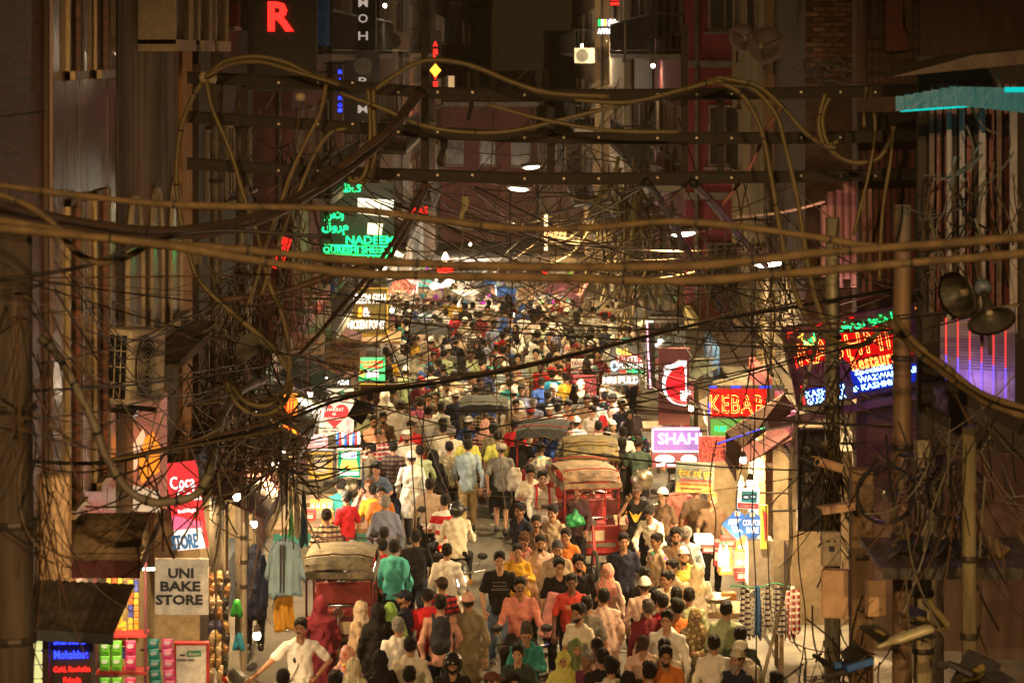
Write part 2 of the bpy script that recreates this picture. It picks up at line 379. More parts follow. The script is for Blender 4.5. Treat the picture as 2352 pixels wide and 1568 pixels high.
def garment(kind, pose, fem=False):
    "kind: tee, shirt, kurta, abaya, trousers, shorts, loose, vest, shawl"
    key = (kind, pose, fem)
    if key in CACHE: return CACHE[key]
    p = POSE[pose]; pts = np.array([v for v in p.values() if len(v) == 3]); lo = pts.min(0)-.17; hi = pts.max(0)+.17; lo[2] = -.02
    v = Vol(lo, hi, .021); sl, sr = shoulders(p); q = .9 if fem else 1; n = p['nk']; pel = p['pel']; ch = p['ch']; sd = hash(kind) % 7+len(pose)
    sd = sum(map(ord, kind+pose)) % 13
    if kind in ('tee', 'shirt', 'kurta', 'abaya', 'hood'):
        loose = {'tee': .012, 'shirt': .020, 'kurta': .026, 'abaya': .030, 'hood': .026}[kind]
        hem = {'tee': -.02, 'shirt': -.06, 'kurta': -.36, 'abaya': -.80, 'hood': -.04}[kind]
        v.cap(pel+V3(0, 0, .0), ch, .138+loose, .150*q+loose, .04, (1, .74, 1)); v.cap(ch, ch+(n-ch)*.62, .15*q+loose, .10*q+loose, .04, (1, .64, 1)); v.cap(n-V3(.05, 0, .07), n-V3(-.05, 0, .07), .05, .05, .05)
        v.cap(sl*[q, 1, 1], sr*[q, 1, 1], .054+loose*.4, .054+loose*.4, .035); v.cap(n-V3(0, 0, .07), n-V3(0, .0, .01), .066+loose*.5, .060, .02)
        sitting = pose in ('sit', 'ride')
        if hem < -.1 and not sitting:
            b = pel+V3(0, .01, hem+.06); w = .19 if kind == 'kurta' else .235
            v.cap(pel, b, .16+loose, w, .05, (1, .72 if kind == 'kurta' else .8, 1))
            for s, kn, an in ((1, 'kl', 'al'), (-1, 'kr', 'ar')):
                v.cap(pel+V3(.08*s, 0, -.05), p[kn], .10+loose, .10, .06)
                if kind == 'abaya': v.cap(p[kn], p[an]+V3(0, 0, .06), .11, .105, .08)
        elif hem < -.1:
            for s, kn in ((1, 'kl'), (-1, 'kr')): v.cap(pel+V3(.08*s, 0, -.03), p[kn], .10+loose, .09, .06)
        else: v.cap(pel, pel+V3(0, 0, hem), .145+loose, .150+loose, .03, (1, .76, 1))
        for sh, e, w in ((sl, 'el', 'wl'), (sr, 'er', 'wr')):
            s0 = sh*[q, 1, 1]
            if kind == 'tee': v.cap(s0, s0+(p[e]-s0)*.74, .057, .062, .018)
            else:
                v.cap(s0, p[e], .050+loose*.4, .045+loose*.3, .018); v.cap(p[e], p[e]+(p[w]-p[e])*.88, .045+loose*.3, .034+loose*.2, .01)
        if kind == 'shirt':   # collar and placket
            for s in (-1, 1): v.cap(n+V3(.02*s, -.062, -.045), n+V3(.058*s, .01, -.005), .013, .014, .012)
            v.cap(n+V3(-.058, .01, -.005), n+V3(.058, .03, .0), .014, .014, .012)
        if kind == 'hood': v.cap(n+V3(-.05, .08, -.02), n+V3(.05, .08, -.02), .055, .055, .04); v.cap(n+V3(0, .09, -.02), n+V3(0, .12, -.12), .06, .02, .04)
        v.folds(.008 if kind == 'tee' else .011, sd)
        # neck opening
        v.cap(n+V3(0, -.03, -.03), n+V3(0, -.02, .12), .048, .055, .006, cut=True)
        z0 = pel[2]+hem-.06
        if not (sitting := pose in ('sit', 'ride')): v.plane((0, 0, -1), -(z0 if hem < -.1 else pel[2]+hem-.07))
        elif hem >= -.1: v.plane((0, 0, -1), -(pel[2]-.10))
    elif kind == 'shawl':     # cloth over the head, falling on shoulders; face left open
        hc = headpos(p)
        v = Vol((-.30, hc[1]-.26, hc[2]-.52), (.30, hc[1]+.26, hc[2]+.17), .0135)
        v.ell(hc+V3(0, .018, .028), (.096, .112, .112), .02); v.cap(hc+V3(0, .02, -.03), n+V3(0, .01, -.02), .094, .088, .05)
        v.cap(n+V3(0, .0, -.02), n+V3(0, .01, -.10), .10, .19, .06, (1, .66, 1)); v.cap(n+V3(0, -.03, -.1), n+V3(0, -.04, -.26), .16, .13, .05, (1, .75, 1))
        v.folds(.0065, sd, 34, 22); v.ell(hc+V3(0, -.105, -.014), (.052, .075, .075), .012, cut=True)
    else:
        th = {'trousers': (.100, .072, .058), 'shorts': (.104, .092, .09), 'loose': (.108, .094, .080)}[kind]
        v.cap(pel+V3(0, 0, .05), pel, .136, .140, .04, (1, .74, 1))
        for s, kn, an in ((1, 'kl', 'al'), (-1, 'kr', 'ar')):
            v.cap(pel+V3(.085*s, 0, -.04), p[kn], th[0], th[1], .03)
            if kind != 'shorts': v.cap(p[kn], p[an]+V3(0, 0, .03), th[1], th[2], .02)
        v.folds(.006, sd, 24, 26)
        if kind == 'shorts': v.plane((0, 0, -1), -(p['kl'][2]+.02))
    me = v.mesh(kind); CACHE[key] = me; return me
def head_mesh(kind):
    "things worn or grown on the head, about the head's centre"
    if kind in CACHE: return CACHE[kind]
    v = Vol((-.15, -.24, -.17), (.15, .17, .20), .0085)
    c = (0, .014, .026)
    def hairline(cut=.0): v.ell((0, -.112, -.006+cut), (.074, .094, .082), .008, cut=True); v.ell((0, -.055, -.03), (.12, .05, .05), .01, cut=True)
    if kind in ('hair', 'thick', 'quiff', 'receding', 'bun', 'long'):
        g = {'hair': .008, 'thick': .018, 'quiff': .011, 'receding': .005, 'bun': .009, 'long': .012}[kind]
        v.ell((0, .018, .034), (.079+g*.5, .094+g, .092+g), .01)
        if kind != 'receding': v.cap((0, -.045, .092), (0, .06, .088), .046+g, .05+g, .03, (1.15, 1, .72))
        if kind in ('thick', 'quiff'): v.cap((-.035, -.06, .105), (.04, -.05, .112), .030, .028, .03)
        if kind == 'quiff': v.cap((-.02, -.075, .105), (.03, -.06, .125), .03, .03, .03)
        if kind == 'bun': v.ell((0, .115, .0), (.045, .04, .04), .01)
        if kind == 'long': v.cap((0, .06, -.0), (0, .07, -.14), .075, .055, .02, (1, .55, 1))
        v.folds(.0045, 3, 85, 70); hairline(.012 if kind == 'receding' else 0)
        v.ell((0, -.06, -.075), (.1, .115, .062), .01, cut=True)
        if kind == 'receding': v.ell((0, -.03, .13), (.075, .09, .05), .02, cut=True)
        if kind != 'long': v.ell((0, .05, -.12), (.1, .1, .075), .01, cut=True)
    elif kind == 'brows':
        for s in (-1, 1): v.cap((.018*s, -.094, .028), (.046*s, -.085, .030), .0055, .004, .004)
    elif kind == 'beard':
        v.cap((0, -.024, -.035), (0, -.047, -.082), .062, .037, .03); v.cap((-.024, -.088, -.036), (.024, -.088, -.036), .008, .008, .01)
        v.folds(.003, 5, 110, 80); v.plane((0, -.55, 1), -.006); v.ell((0, -.105, -.052), (.024, .03, .011), .005, cut=True); v.ell((0, -.08, -.005), (.05, .05, .030), .01, cut=True)
    elif kind == 'longbeard':
        v.cap((0, -.03, -.03), (0, -.07, -.13), .064, .042, .03); v.folds(.005, 5, 110, 60); v.plane((0, -.35, 1), -.012); v.ell((0, -.105, -.050), (.022, .03, .009), .005, cut=True)
    elif kind == 'moustache':
        v.cap((-.028, -.094, -.038), (0, -.104, -.032), .007, .010, .008); v.cap((.028, -.094, -.038), (0, -.104, -.032), .007, .010, .008)
    elif kind == 'skullcap':
        v.ell((0, .012, .052), (.091, .108, .088), .01); v.cap((0, .012, .07), (0, .014, .085), .088, .078, .02, (1, 1.15, 1)); v.plane((0, -.12, -1), -.052)
    elif kind == 'tallcap':
        v.cap((0, .010, .07), (0, .012, .150), .082, .066, .01, (1, 1.12, 1)); v.plane((0, -.1, -1), -.052); v.plane((0, 0, 1), .165)
    elif kind == 'cap':
        v.ell((0, .014, .046), (.088, .106, .088), .01); v.plane((0, 0, -1), -.040); v.cap((-.03, -.10, .052), (.03, -.10, .052), .058, .058, .01, (1, 1.25, .16))
    elif kind == 'helmet':
        v.ell((0, .01, .010), (.128, .148, .142), .01); v.ell((0, -.13, -.030), (.085, .09, .060), .01, cut=True); v.ell((0, 0, -.14), (.09, .10, .09), .01, cut=True)
    elif kind == 'turban':
        v.ell((0, .014, .052), (.098, .116, .075), .01)
        for t in range(3): v.cap((-.07, -.05+.02*t, .03+.03*t), (.07, -.07+.02*t, .045+.028*t), .03, .03, .015)
        v.cap((-.07, .06, .04), (.07, .07, .05), .035, .035, .02); v.plane((0, 0, -1), -.020)
    elif kind == 'veil':    # face veil
        v.cap((0, -.04, -.03), (0, -.05, -.15), .066, .085, .03); v.folds(.004, 2, 60, 40); v.plane((0, -.2, 1), .008)
    me = v.mesh(kind); CACHE[kind] = me; return me
def eyes_mesh():
    if 'eyes' in CACHE: return CACHE['eyes']
    mb = MB()
    for s in (-1, 1):
        M = Matrix.Translation((.031*s, -.0815, .009)) @ Matrix.Diagonal((1.35, 1, .8, 1)) @ Matrix.Rotation(R(90), 4, 'X')
        mb.lathe([(.002, -.008), (.008, -.004), (.0095, 0), (.008, .004), (.004, .0085)], 8, M)
    CACHE['eyes'] = mb.mesh('eyes', True); return CACHE['eyes']
def glasses_mesh():
    if 'glasses' in CACHE: return CACHE['glasses']
    mb = MB()
    for s in (-1, 1):
        c = Vector((.033*s, -.112, .006)); mb.tube([c+Vector((.023*math.cos(w), 0, .017*math.sin(w))) for w in [i*math.pi/5 for i in range(11)]], .0028, 4)
        mb.tube([c+Vector((.022*s, 0, .004)), (.082*s, .0, .014)], .0025, 4)
    mb.tube([(-.01, -.114, .008), (.01, -.114, .008)], .0025, 4); CACHE['glasses'] = mb.mesh('glasses'); return CACHE['glasses']
def shoe_mesh():
    if 'shoe' in CACHE: return CACHE['shoe']
    v = Vol((-.08, -.24, -.09), (.08, .12, .08), .012); v.cap((0, .045, -.03), (0, -.13, -.04), .048, .042, .03); v.cap((0, .03, .0), (0, .02, .02), .048, .045, .03); v.plane((0, 0, -1), .072)
    CACHE['shoe'] = v.mesh('shoe'); return CACHE['shoe']
SKIN = mat('skin', (.30, .155, .095), .55, objcol=True, var=.10, scale=9, bump=.05, spec=.4)
HAIRM = mat('hair', (.012, .009, .008), .65, objcol=True, var=.3, scale=60, bump=.8, bscale=90, spec=.25)
CL = {None: mat('cloth', rough=.85, objcol=True, var=.10, scale=5, bump=.7, bscale=11, spec=.2)}
for _k, _p, _s, _c in (('check', 'check', 13, (.03, .02, .03)), ('redcheck', 'check', 11, (.85, .78, .75)), ('stripe', 'stripe', 12, (.7, .7, .68)), ('band', 'stripe', 4.2, (.75, .7, .66)), ('floral', 'floral', 16, (.5, .42, .25)), ('prints', 'prints', 13, None), ('darkprint', 'spots', 26, (.02, .018, .02)), ('vstripe', 'vstripe', 22, (.45, .40, .36))):
    CL[_k] = mat('cloth_'+_k, rough=.85, objcol=True, pattern=_p, pscale=_s, col2=_c, var=.10, scale=5, bump=.7, bscale=11, spec=.2)
EYEM = mat('eye', (.035, .02, .015), .2, var=0, bump=0)
LEATHER = mat('leather', (.02, .017, .015), .4, objcol=True, var=.15)
SKINS = [(.36, .19, .115), (.30, .15, .088), (.23, .11, .064), (.43, .245, .155), (.16, .078, .047)]
BLACK, WHITE = (.012, .011, .013), (.72, .69, .64)
def person(u=None, v=None, face=0, pose='stand', top='shirt', tc=WHITE, pat=None, legs='trousers', lc=(.03, .03, .04), hair='hair', hc=(.012, .009, .008),
           skin=0, h=1.70, beard=None, extra=(), label='', cat='person', group=None, fem=False, at_=None, turn=0, near=True, shoe=(.02, .017, .015), eyes=True, pat2=None):
    "u, v = picture position of the top of the head; face = degrees, 0 looks back up the street at the camera"
    s = h/1.70
    p = POSE[pose]; hp = headpos(p); topz = (hp[2]+.12)*s
    if at_ is None:
        Y = F*(HC-topz)/(v-VH); x = (u-UC)/F*Y; z = 0
    else: x, Y, z = at_
    sk = SKINS[skin]
    root = empty('person', (x, Y, z), R(face), label, cat, group); root.scale = (s, s, s)
    link('body', body_mesh(pose, fem), SKIN, root, color=sk)
    if top: link(dict(tee='t_shirt', shirt='shirt', kurta='kurta', abaya='robe', hood='hooded_top')[top], garment(top, pose, fem), CL[pat], root, color=tc)
    if legs and top != 'abaya': link(dict(trousers='trousers', shorts='shorts', loose='loose_trousers')[legs], garment(legs, pose, fem), CL[pat2], root, color=lc)
    M = dict(loc=hp, rot=(R(p['head'][1]), 0, R(turn)))
    def hd(nm, me, m, c): return link(nm, me, m, root, M['loc'], M['rot'], c)
    if hair and hair not in ('none', 'shawl'):
        cloth = {'skullcap': 'skullcap', 'cap': 'cap', 'turban': 'head_scarf', 'tallcap': 'tall_cap'}
        if hair in cloth:
            hd(cloth[hair], head_mesh(hair), CL[None], hc); hd('hair', head_mesh('receding'), HAIRM, (.015, .012, .01))
        elif hair == 'helmet': hd('helmet', head_mesh('helmet'), mat('helmet_shell', (.02, .02, .022), .18, objcol=True, var=.05, bump=0), hc)
        else: hd('hair', head_mesh(hair), HAIRM, hc)
    if hair == 'shawl':
        link('headscarf', garment('shawl', pose, fem), CL[extra[0] if extra and extra[0] in CL else None], root, color=hc)
    if near and eyes and abs(((face+turn+180) % 360)-180) < 120:
        hd('eyes', eyes_mesh(), EYEM, None); hd('eyebrows', head_mesh('brows'), HAIRM, (.01, .008, .007))
    if beard: hd({'beard': 'beard', 'longbeard': 'beard', 'moustache': 'moustache'}[beard.split('-')[0]], head_mesh(beard.split('-')[0]), HAIRM, (.35, .33, .30) if beard.endswith('-g') else (.012, .01, .009))
    if 'glasses' in extra: hd('glasses', glasses_mesh(), LEATHER, (.01, .01, .01))
    if 'veil' in extra: hd('face_veil', head_mesh('veil'), CL[pat if pat else None], hc)
    if near and pose not in ('ride',):
        for k in ('al', 'ar'): link('shoe', shoe_mesh(), LEATHER, root, p[k]+V3(0, 0, 0), color=shoe)
    if 'backpack' in extra: backpack(root, p)
    if 'straps' in extra: backpack(root, p, (.45, .03, .05))
    if 'phone' in extra:
        MB().box((-.035, -.004, -.07), (.035, .004, .07)).build('phone', LEATHER, root, tuple((p['wl']+p['wr'])/2+V3(0, -.09, .05)), (R(-35), 0, 0), color=(.02, .02, .02), bevel=.004)
    if 'phone_ear' in extra:
        MB().box((-.004, -.035, -.07), (.006, .035, .07)).build('phone', LEATHER, root, tuple(p['wr']+V3(.045, -.01, .09)), (R(20), 0, 0), color=(.02, .02, .02), bevel=.004)
    if 'shoulder_bag' in extra:
        v = Vol((-.2, -.15, -.3), (.2, .15, .2), .02); v.cap((0, 0, .05), (0, 0, -.14), .12, .16, .03, (1, .5, 1)); v.folds(.01, 3)
        link('shoulder_bag', v.mesh('shoulder_bag'), CL[None], root, (-.25, .05, 1.12), color=(.42, .37, .30))
    return root
def backpack(root, p, c=(.03, .032, .045)):
    if 'bp' not in CACHE:
        v = Vol((-.24, -.14, -.34), (.24, .2, .34), .018); v.cap((0, .06, -.13), (0, .045, .12), .145, .125, .05, (1, .62, 1)); v.cap((-.05, .14, -.12), (.05, .14, -.12), .07, .07, .03, (1, .6, 1)); v.folds(.005, 4); CACHE['bp'] = v.mesh('backpack')
        mb = MB()
        for s in (-1, 1): mb.tube(spline([(.09*s, .12, .17), (.105*s, .03, .235), (.11*s, -.09, .19), (.115*s, -.135, .05), (.13*s, -.10, -.12), (.14*s, .05, -.18)], 4), .021, 6)
        CACHE['bps'] = mb.mesh('shoulder_straps', True)
    ch = p['ch']
    link('backpack', CACHE['bp'], CL[None], root, (ch[0], ch[1]+.11, ch[2]-.03), color=c)
    link('shoulder_straps', CACHE['bps'], CL[None], root, (ch[0], ch[1], ch[2]-.03), color=c)
# ------------------------------------------------------------------ ground
ASPH = mat('street_surface', (.105, .088, .068), .8, var=.35, scale=1.3, bump=.5, bscale=30)
PATCH = mat('street_patch', (.15, .125, .10), .85, var=.35, scale=2, bump=.4, bscale=40)
tag(MB().quad((-60, -5, 0), (60, -5, 0), (60, 420, 0), (-60, 420, 0)).build('ground', ASPH), kind='structure')
mb = MB(); r = random.Random(3)
for i in range(26):
    x, y = r.uniform(-3.2, 3.2), r.uniform(30, 80); n = 9
    mb.quad(*[(x+r.uniform(.5, 1.0)*math.cos(k*2*math.pi/n), y+r.uniform(.9, 2.2)*math.sin(k*2*math.pi/n), .004+.0001*i) for k in range(n)])
tag(mb.build('road', PATCH), kind='structure')
mb = MB()
for i in range(420):
    x, y = r.uniform(-3.6, 3.6), r.uniform(33, 62); a = r.uniform(0, 3); c, s_ = math.cos(a), math.sin(a); w, l_ = r.uniform(.02, .06), r.uniform(.03, .10)
    mb.quad(*[(x+c*p-s_*q, y+s_*p+c*q, .012+r.uniform(0, .012)) for p, q in ((-w, -l_), (w, -l_), (w, l_), (-w, l_))])
tag(mb.build('litter', mat('litter_paper', (.35, .33, .27), .8)), kind='stuff', label='scraps of paper and leaves scattered on the street between the walkers')
for sx in (-1, 1):
    tag(MB().box((min(sx*4.0, sx*7), 20, 0), (max(sx*4.0, sx*7), 200, .13)).build('pavement', mat('pavement_stone', (.16, .14, .115), .85, var=.3, scale=3, bump=.4)), kind='structure')

# ------------------------------------------------------------------ buildings
WALLS = {
 'maroon': mat('wall_maroon', (.155, .055, .045), .85, var=.3, scale=2, streak=True),
 'rose': mat('wall_rose', (.26, .14, .12), .85, var=.3, scale=2, streak=True),
 'ochre': mat('wall_ochre', (.30, .20, .095), .85, var=.3, scale=2, streak=True),
 'grey': mat('wall_grey', (.19, .165, .14), .85, var=.35, scale=1.5, streak=True),
 'dark': mat('wall_dark', (.055, .040, .032), .85, var=.35, scale=1.5, streak=True),
 'cream': mat('wall_cream', (.36, .30, .21), .85, var=.3, scale=2, streak=True),
 'brown': mat('wall_brown', (.13, .085, .06), .85, var=.35, scale=1.5, streak=True),
 'crimson': mat('wall_crimson', (.24, .035, .045), .8, var=.25, scale=2, streak=True),
 'stain': mat('wall_stained', (.25, .185, .10), .9, var=.65, scale=1.6, streak=True, bump=.5),
}
GLASS = mat('window_glass', (.03, .028, .026), .12, var=.1, scale=3, bump=0)
LITW = glow('lit_window', (1.0, .60, .26), .3)
LITC = glow('lit_window_cool', (.85, .95, .8), .8)
FRAME = mat('window_frame', (.30, .24, .17), .6, var=.2)
IRON = mat('ironwork', (.05, .038, .03), .55, metal=.4, var=.3)
STEEL = mat('pole_steel', (.16, .13, .10), .5, metal=.3, var=.35, scale=5, bump=.3)
RUST = mat('rusty_beam', (.028, .019, .013), .7, metal=.3, var=.4, scale=5, bump=.4)
CONC = mat('concrete_trim', (.24, .20, .155), .85, var=.3, scale=3)
TIN = mat('tin_sheet', (.14, .10, .075), .6, metal=.3, var=.4, scale=3, bump=.3)
def window(root, M, w, h, lit=None, grille=False, sill=True):
    "a window standing proud of a wall: frame, pane, sill; M puts its centre on the wall, -y outward"
    f = MB(); t = .06
    for a, b in (((-w/2, -.05, h/2-t), (w/2, .03, h/2)), ((-w/2, -.05, -h/2), (w/2, .03, -h/2+t)), ((-w/2, -.05, -h/2+t), (-w/2+t, .03, h/2-t)), ((w/2-t, -.05, -h/2+t), (w/2, .03, h/2-t)), ((-.02, -.045, -h/2+t), (.02, .02, h/2-t))): f.box(a, b, M)
    fo = f.build('window', FRAME, root)
    MB().box((-w/2+t, -.02, -h/2+t), (w/2-t, .01, h/2-t), M).build('pane', lit or GLASS, fo)
    if sill: MB().box((-w/2-.08, -.16, -h/2-.07), (w/2+.08, .02, -h/2-.005), M).build('sill', CONC, fo)
    if grille:
        g = MB(); n = int(w/.12)
        for i in range(n+1): g.box((-w/2+i*w/n-.008, -.10, -h/2), (-w/2+i*w/n+.008, -.085, h/2), M)
        for i in range(5): g.box((-w/2, -.085, -h/2+i*h/4-.01), (w/2, -.07, -h/2+i*h/4+.01), M)
        g.build('grille', IRON, fo)
    return fo
def ac_unit(loc, rz, label, group='air conditioner units on the walls', parent=None, s=1.0):
    t = empty('air_conditioner', loc, rz, label, 'air conditioner', group); t.scale = (s, s, s)
    W_ = mat('ac_casing', (.85, .74, .55), .5, var=.2)
    MB().box((-.42, -.15, -.30), (.42, .15, .30)).build('casing', W_, t, bevel=.02)
    mb = MB().lathe([(.235, 0), (.25, .012), (.05, .02), (.02, .03)], 20, Matrix.Translation((-.08, -.151, 0)) @ Matrix.Rotation(R(90), 4, 'X')); mb.build('fan', mat('ac_fan', (.06, .06, .055), .5), t)
    mb = MB()
    for k in range(7):
        rr = .035*k+.03; mb.tube([(-.08+rr*math.cos(w), -.178, rr*math.sin(w)) for w in [i*math.pi/8 for i in range(17)]], .004, 4)
    mb.build('fan_guard', W_, t)
    g = MB()
    for i in range(4):
        for j in range(4): g.box((.19+.0*i, 0, 0), (.19, 0, 0))
    mb = MB()
    for s_ in (-1, 1): mb.box((.25*s_-.02, -.15, -.38), (.25*s_+.02, .20, -.34)).box((.25*s_-.02, .17, -.38), (.25*s_+.02, .20, -.1))
    mb.build('bracket', IRON, t)
    return t
def railing(root, M, w, h=.9, n=None):
    mb = MB(); n = n or int(w/.14)
    for i in range(n+1): mb.box((-w/2+i*w/n-.01, -.01, 0), (-w/2+i*w/n+.01, .01, h), M)
    mb.box((-w/2, -.02, h), (w/2, .02, h+.05), M).box((-w/2, -.015, .08), (w/2, .015, .11), M)
    return mb.build('railing', IRON, root)
def building(side, Y, xin, top, depth, wall, label, floors=3.0, litp=.12, seed=0, z0=0, front=True, outer=7.5, skip=(), balc=.5):
    "a building on one side of the street; its near end wall looks at the camera, its long wall at the street"
    r = random.Random(seed); x0, x1 = (xin, side*outer) if side > 0 else (-outer, xin)
    root = empty('building', ((x0+x1)/2, Y, 0), 0, label, 'building', 'buildings lining the street')
    cx = (x0+x1)/2; T = Matrix.Translation((-cx, -Y, 0))
    MB().box((x0, Y, z0), (x1, Y+depth, top), T).build('wall', WALLS[wall], root)
    MB().box((x0-.12, Y-.12, top), (x1+.12, Y+depth+.12, top+.22), T).build('parapet', CONC, root)
    nf = int(top/floors)
    for f in range(1, nf+1):
        zc = f*floors+1.35
        if zc+.8 > top or zc < z0+1: continue
        MB().box((x0-.05, Y-.07, f*floors-.10), (x1+.05, Y, f*floors+.06), T).build('floor_band', CONC, root)
        if front:
            w = abs(x1-x0); n = max(1, int(w/1.5))
            for i in range(n):
                xc = min(x0, x1)+(i+.5)*w/n
                if abs(xc)-abs(xin) > 2.6: continue
                lit = LITW if r.random() < litp else (LITC if r.random() < litp*.3 else None)
                window(root, T @ Matrix.Translation((xc, Y-.01, zc)), r.uniform(.7, .95), r.uniform(1.1, 1.4), lit, r.random() < .4)
        n = max(1, int(depth/2.6)); sg = -1 if side > 0 else 1
        for i in range(n):
            yc = Y+(i+.5)*depth/n
            lit = LITW if r.random() < litp else None
            MM = T @ Matrix.Translation((xin+sg*.01, yc, zc)) @ Matrix.Rotation(R(90*sg), 4, 'Z')
            window(root, MM, 1.0, 1.3, lit, r.random() < .3)
        if r.random() < balc:
            d = .8; zb = f*floors; xb0, xb1 = sorted((xin, xin+sg*d))
            MB().box((xb0, Y+.3, zb+.06), (xb1, Y+depth-.3, zb+.20), T).build('balcony_slab', CONC, root)
            railing(root, T @ Matrix.Translation((xin+sg*d, Y+depth/2, zb+.20)) @ Matrix.Rotation(R(90), 4, 'Z'), depth-.7)
            railing(root, T @ Matrix.Translation((xin+sg*d/2, Y+.3, zb+.20)), d)
    mb = MB(); xp = xin+(.25 if side > 0 else -.25)
    mb.tube([T @ Vector((xp, Y-.09, max(z0, 2.6))), T @ Vector((xp, Y-.09, top))], .05, 8); mb.build('drain_pipe', STEEL, root)
    return root
BL = [  # side, Y, inner x, top, depth, wall, label
 (-1, 38.2, -4.95, 13, 8, 'dark', 'dark streaked building behind the big red letter R'),
 (-1, 50, -4.55, 12.5, 9, 'maroon', 'maroon building behind the green neon sign on the left'),
 (-1, 62, -4.35, 14, 10, 'rose', 'pinkish plastered building with windows beside the vertical letter sign'),
 (-1, 75, -4.1, 16, 12, 'brown', 'brown building with balconies past the vertical letter sign'),
 (-1, 92, -3.9, 13.5, 14, 'grey', 'grey building with small dark windows behind the red hanging neon'),
 (-1, 110, -3.5, 17, 18, 'brown', 'tall plain brown tower block left of the dark sky gap'),
 (-1, 135, -2.8, 19, 22, 'maroon', 'hazy tall block far down the left side'),
 (-1, 165, -1.6, 15, 25, 'brown', 'farthest block on the left closing the street'),
 (1, 55, 3.95, 14, 12, 'crimson', 'crimson painted building with a latticed window on the right'),
 (1, 69, 4.0, 15, 10, 'grey', 'grey building with blue shuttered window next to the crimson one'),
 (1, 81, 3.75, 16, 12, 'cream', 'pale building with a lit upper window and colourful sign'),
 (1, 96, 3.3, 15, 14, 'ochre', 'ochre building behind the pale one on the right'),
 (1, 113, 3.4, 12, 18, 'rose', 'rose building far down the right side'),
 (1, 135, 3.9, 15.5, 22, 'brown', 'hazy brown block far down the right side'),
 (1, 165, 2.5, 10.5, 25, 'maroon', 'low dark block closing the street below the sky gap'),
]
for i, (sd, Y, xi, top, dp, wl, lb) in enumerate(BL): building(sd, Y, xi, top, dp, wl, lb, seed=20+i, litp=0 if Y < 90 else .12, balc=0 if i == 0 else (.6 if Y < 100 else .3))
building(-1, 118, 1.2, 6.6, 8, 'maroon', 'low block closing the street at the bend with many dim windows', seed=61, litp=.12, outer=5.2, balc=0); building(1, 116, 1.3, 5.2, 8, 'brown', 'lower brown block at the bend right of the low maroon one', seed=62, litp=.12, outer=6.2, balc=0)
tb = building(-1, 190, 1.8, 7.5, 10, 'rose', 'low rose wall building at the very end of the street', seed=50, litp=.25, outer=8)

# near left: wood clad corner, pale panelled strip with tall windows, stained concrete with boxed windows
WOOD = mat('wood_laminate', (.26, .075, .028), .45, pattern='wood', pscale=1.2, col2=(.09, .028, .012), var=.2, scale=2, bump=.08)
PANEL = mat('metal_panel', (.32, .22, .20), .22, metal=.25, var=.22, scale=1.2, streak=True, bump=.05)
DULL = mat('window_dull', (.16, .135, .11), .3, var=.2)
rb = empty('building', (-5.2, 25, 0), 0, 'wood clad corner building at far left with pale metal panels and tall windows', 'building', 'buildings lining the street')
MB().box((-4, -3, 0), (0, 1.85, 14)).build('wood_cladding', WOOD, rb)
for k in range(7): MB().box((0, -3, 1.0+k*1.9-.012), (.012, 1.85, 1.0+k*1.9)).build('cladding_joint', mat('joint_dark', (.02, .01, .008), .8), rb)
MB().box((-4, 1.85, 0), (.05, 6.2, 14)).build('wall', WALLS['brown'], rb)
def yl(u, x=-5.2): return x*F/(u-UC)             # distance at which the left wall shows at picture column u
for (ua, ub) in ((103, 131), (166, 196), (231, 250)):
    MB().box((.05, yl(ua)-25, 3.0), (.09, yl(ub)-25, 14)).build('metal_panel', PANEL, rb)
for (ua, ub) in ((133, 166), (196, 230)):
    y0, y1 = yl(ua)-25, yl(ub)-25
    for (z0, z1) in ((8.93, 12.5), (3.9, 7.55), (12.7, 14)):
        f = MB(); t = .07
        f.box((.05, y0, z0), (.14, y0+t, z1)).box((.05, y1-t, z0), (.14, y1, z1)).box((.05, y0, z0), (.20, y1, z0+.10)).box((.05, y0, z1-t), (.14, y1, z1))
        fo = f.build('window', mat('gold_frame', (.42, .31, .15), .4, metal=.3), rb)
        MB().box((.06, y0+t, z0+.10), (.085, y1-t, z1-t)).build('pane', DULL, fo)
        MB().box((.05, y1-.40, z0+.1), (.17, y1-.36, z1)).build('fin', WOOD, fo)
    for (z0, z1) in ((7.56, 8.92), (3.0, 3.89)): MB().box((.05, y0, z0), (.085, y1, z1)).build('metal_panel', PANEL, rb)
rc = empty('building', (-5.2, 31.3, 0), 0, 'rain stained concrete building with boxed windows and an ochre corner strip', 'building', 'buildings lining the street')
MB().box((-4, 0, 0), (.10, 6.85, 14)).build('wall', WALLS['stain'], rc)
MB().box((.10, 5.7, 2.6), (.16, 6.85, 14)).build('corner_strip', mat('ochre_strip', (.42, .22, .07), .8, var=.35, streak=True), rc)
BOXF = mat('cream_frame', (.50, .40, .27), .6, var=.2)
for (ua, ub) in ((300, 345), (362, 395), (405, 440)):
    y0, y1 = yl(ua)-31.3, yl(min(ub, 437))-31.3
    f = MB().box((.1, y0, 9.36), (.62, y0+.09, 12)).box((.1, y1-.09, 9.36), (.62, y1, 12)).box((.1, y0, 9.26), (.66, y1, 9.42))
    fo = f.build('window_box', BOXF, rc); MB().box((.1, y0+.09, 9.42), (.5, y1-.09, 12)).build('pane', DULL, fo)
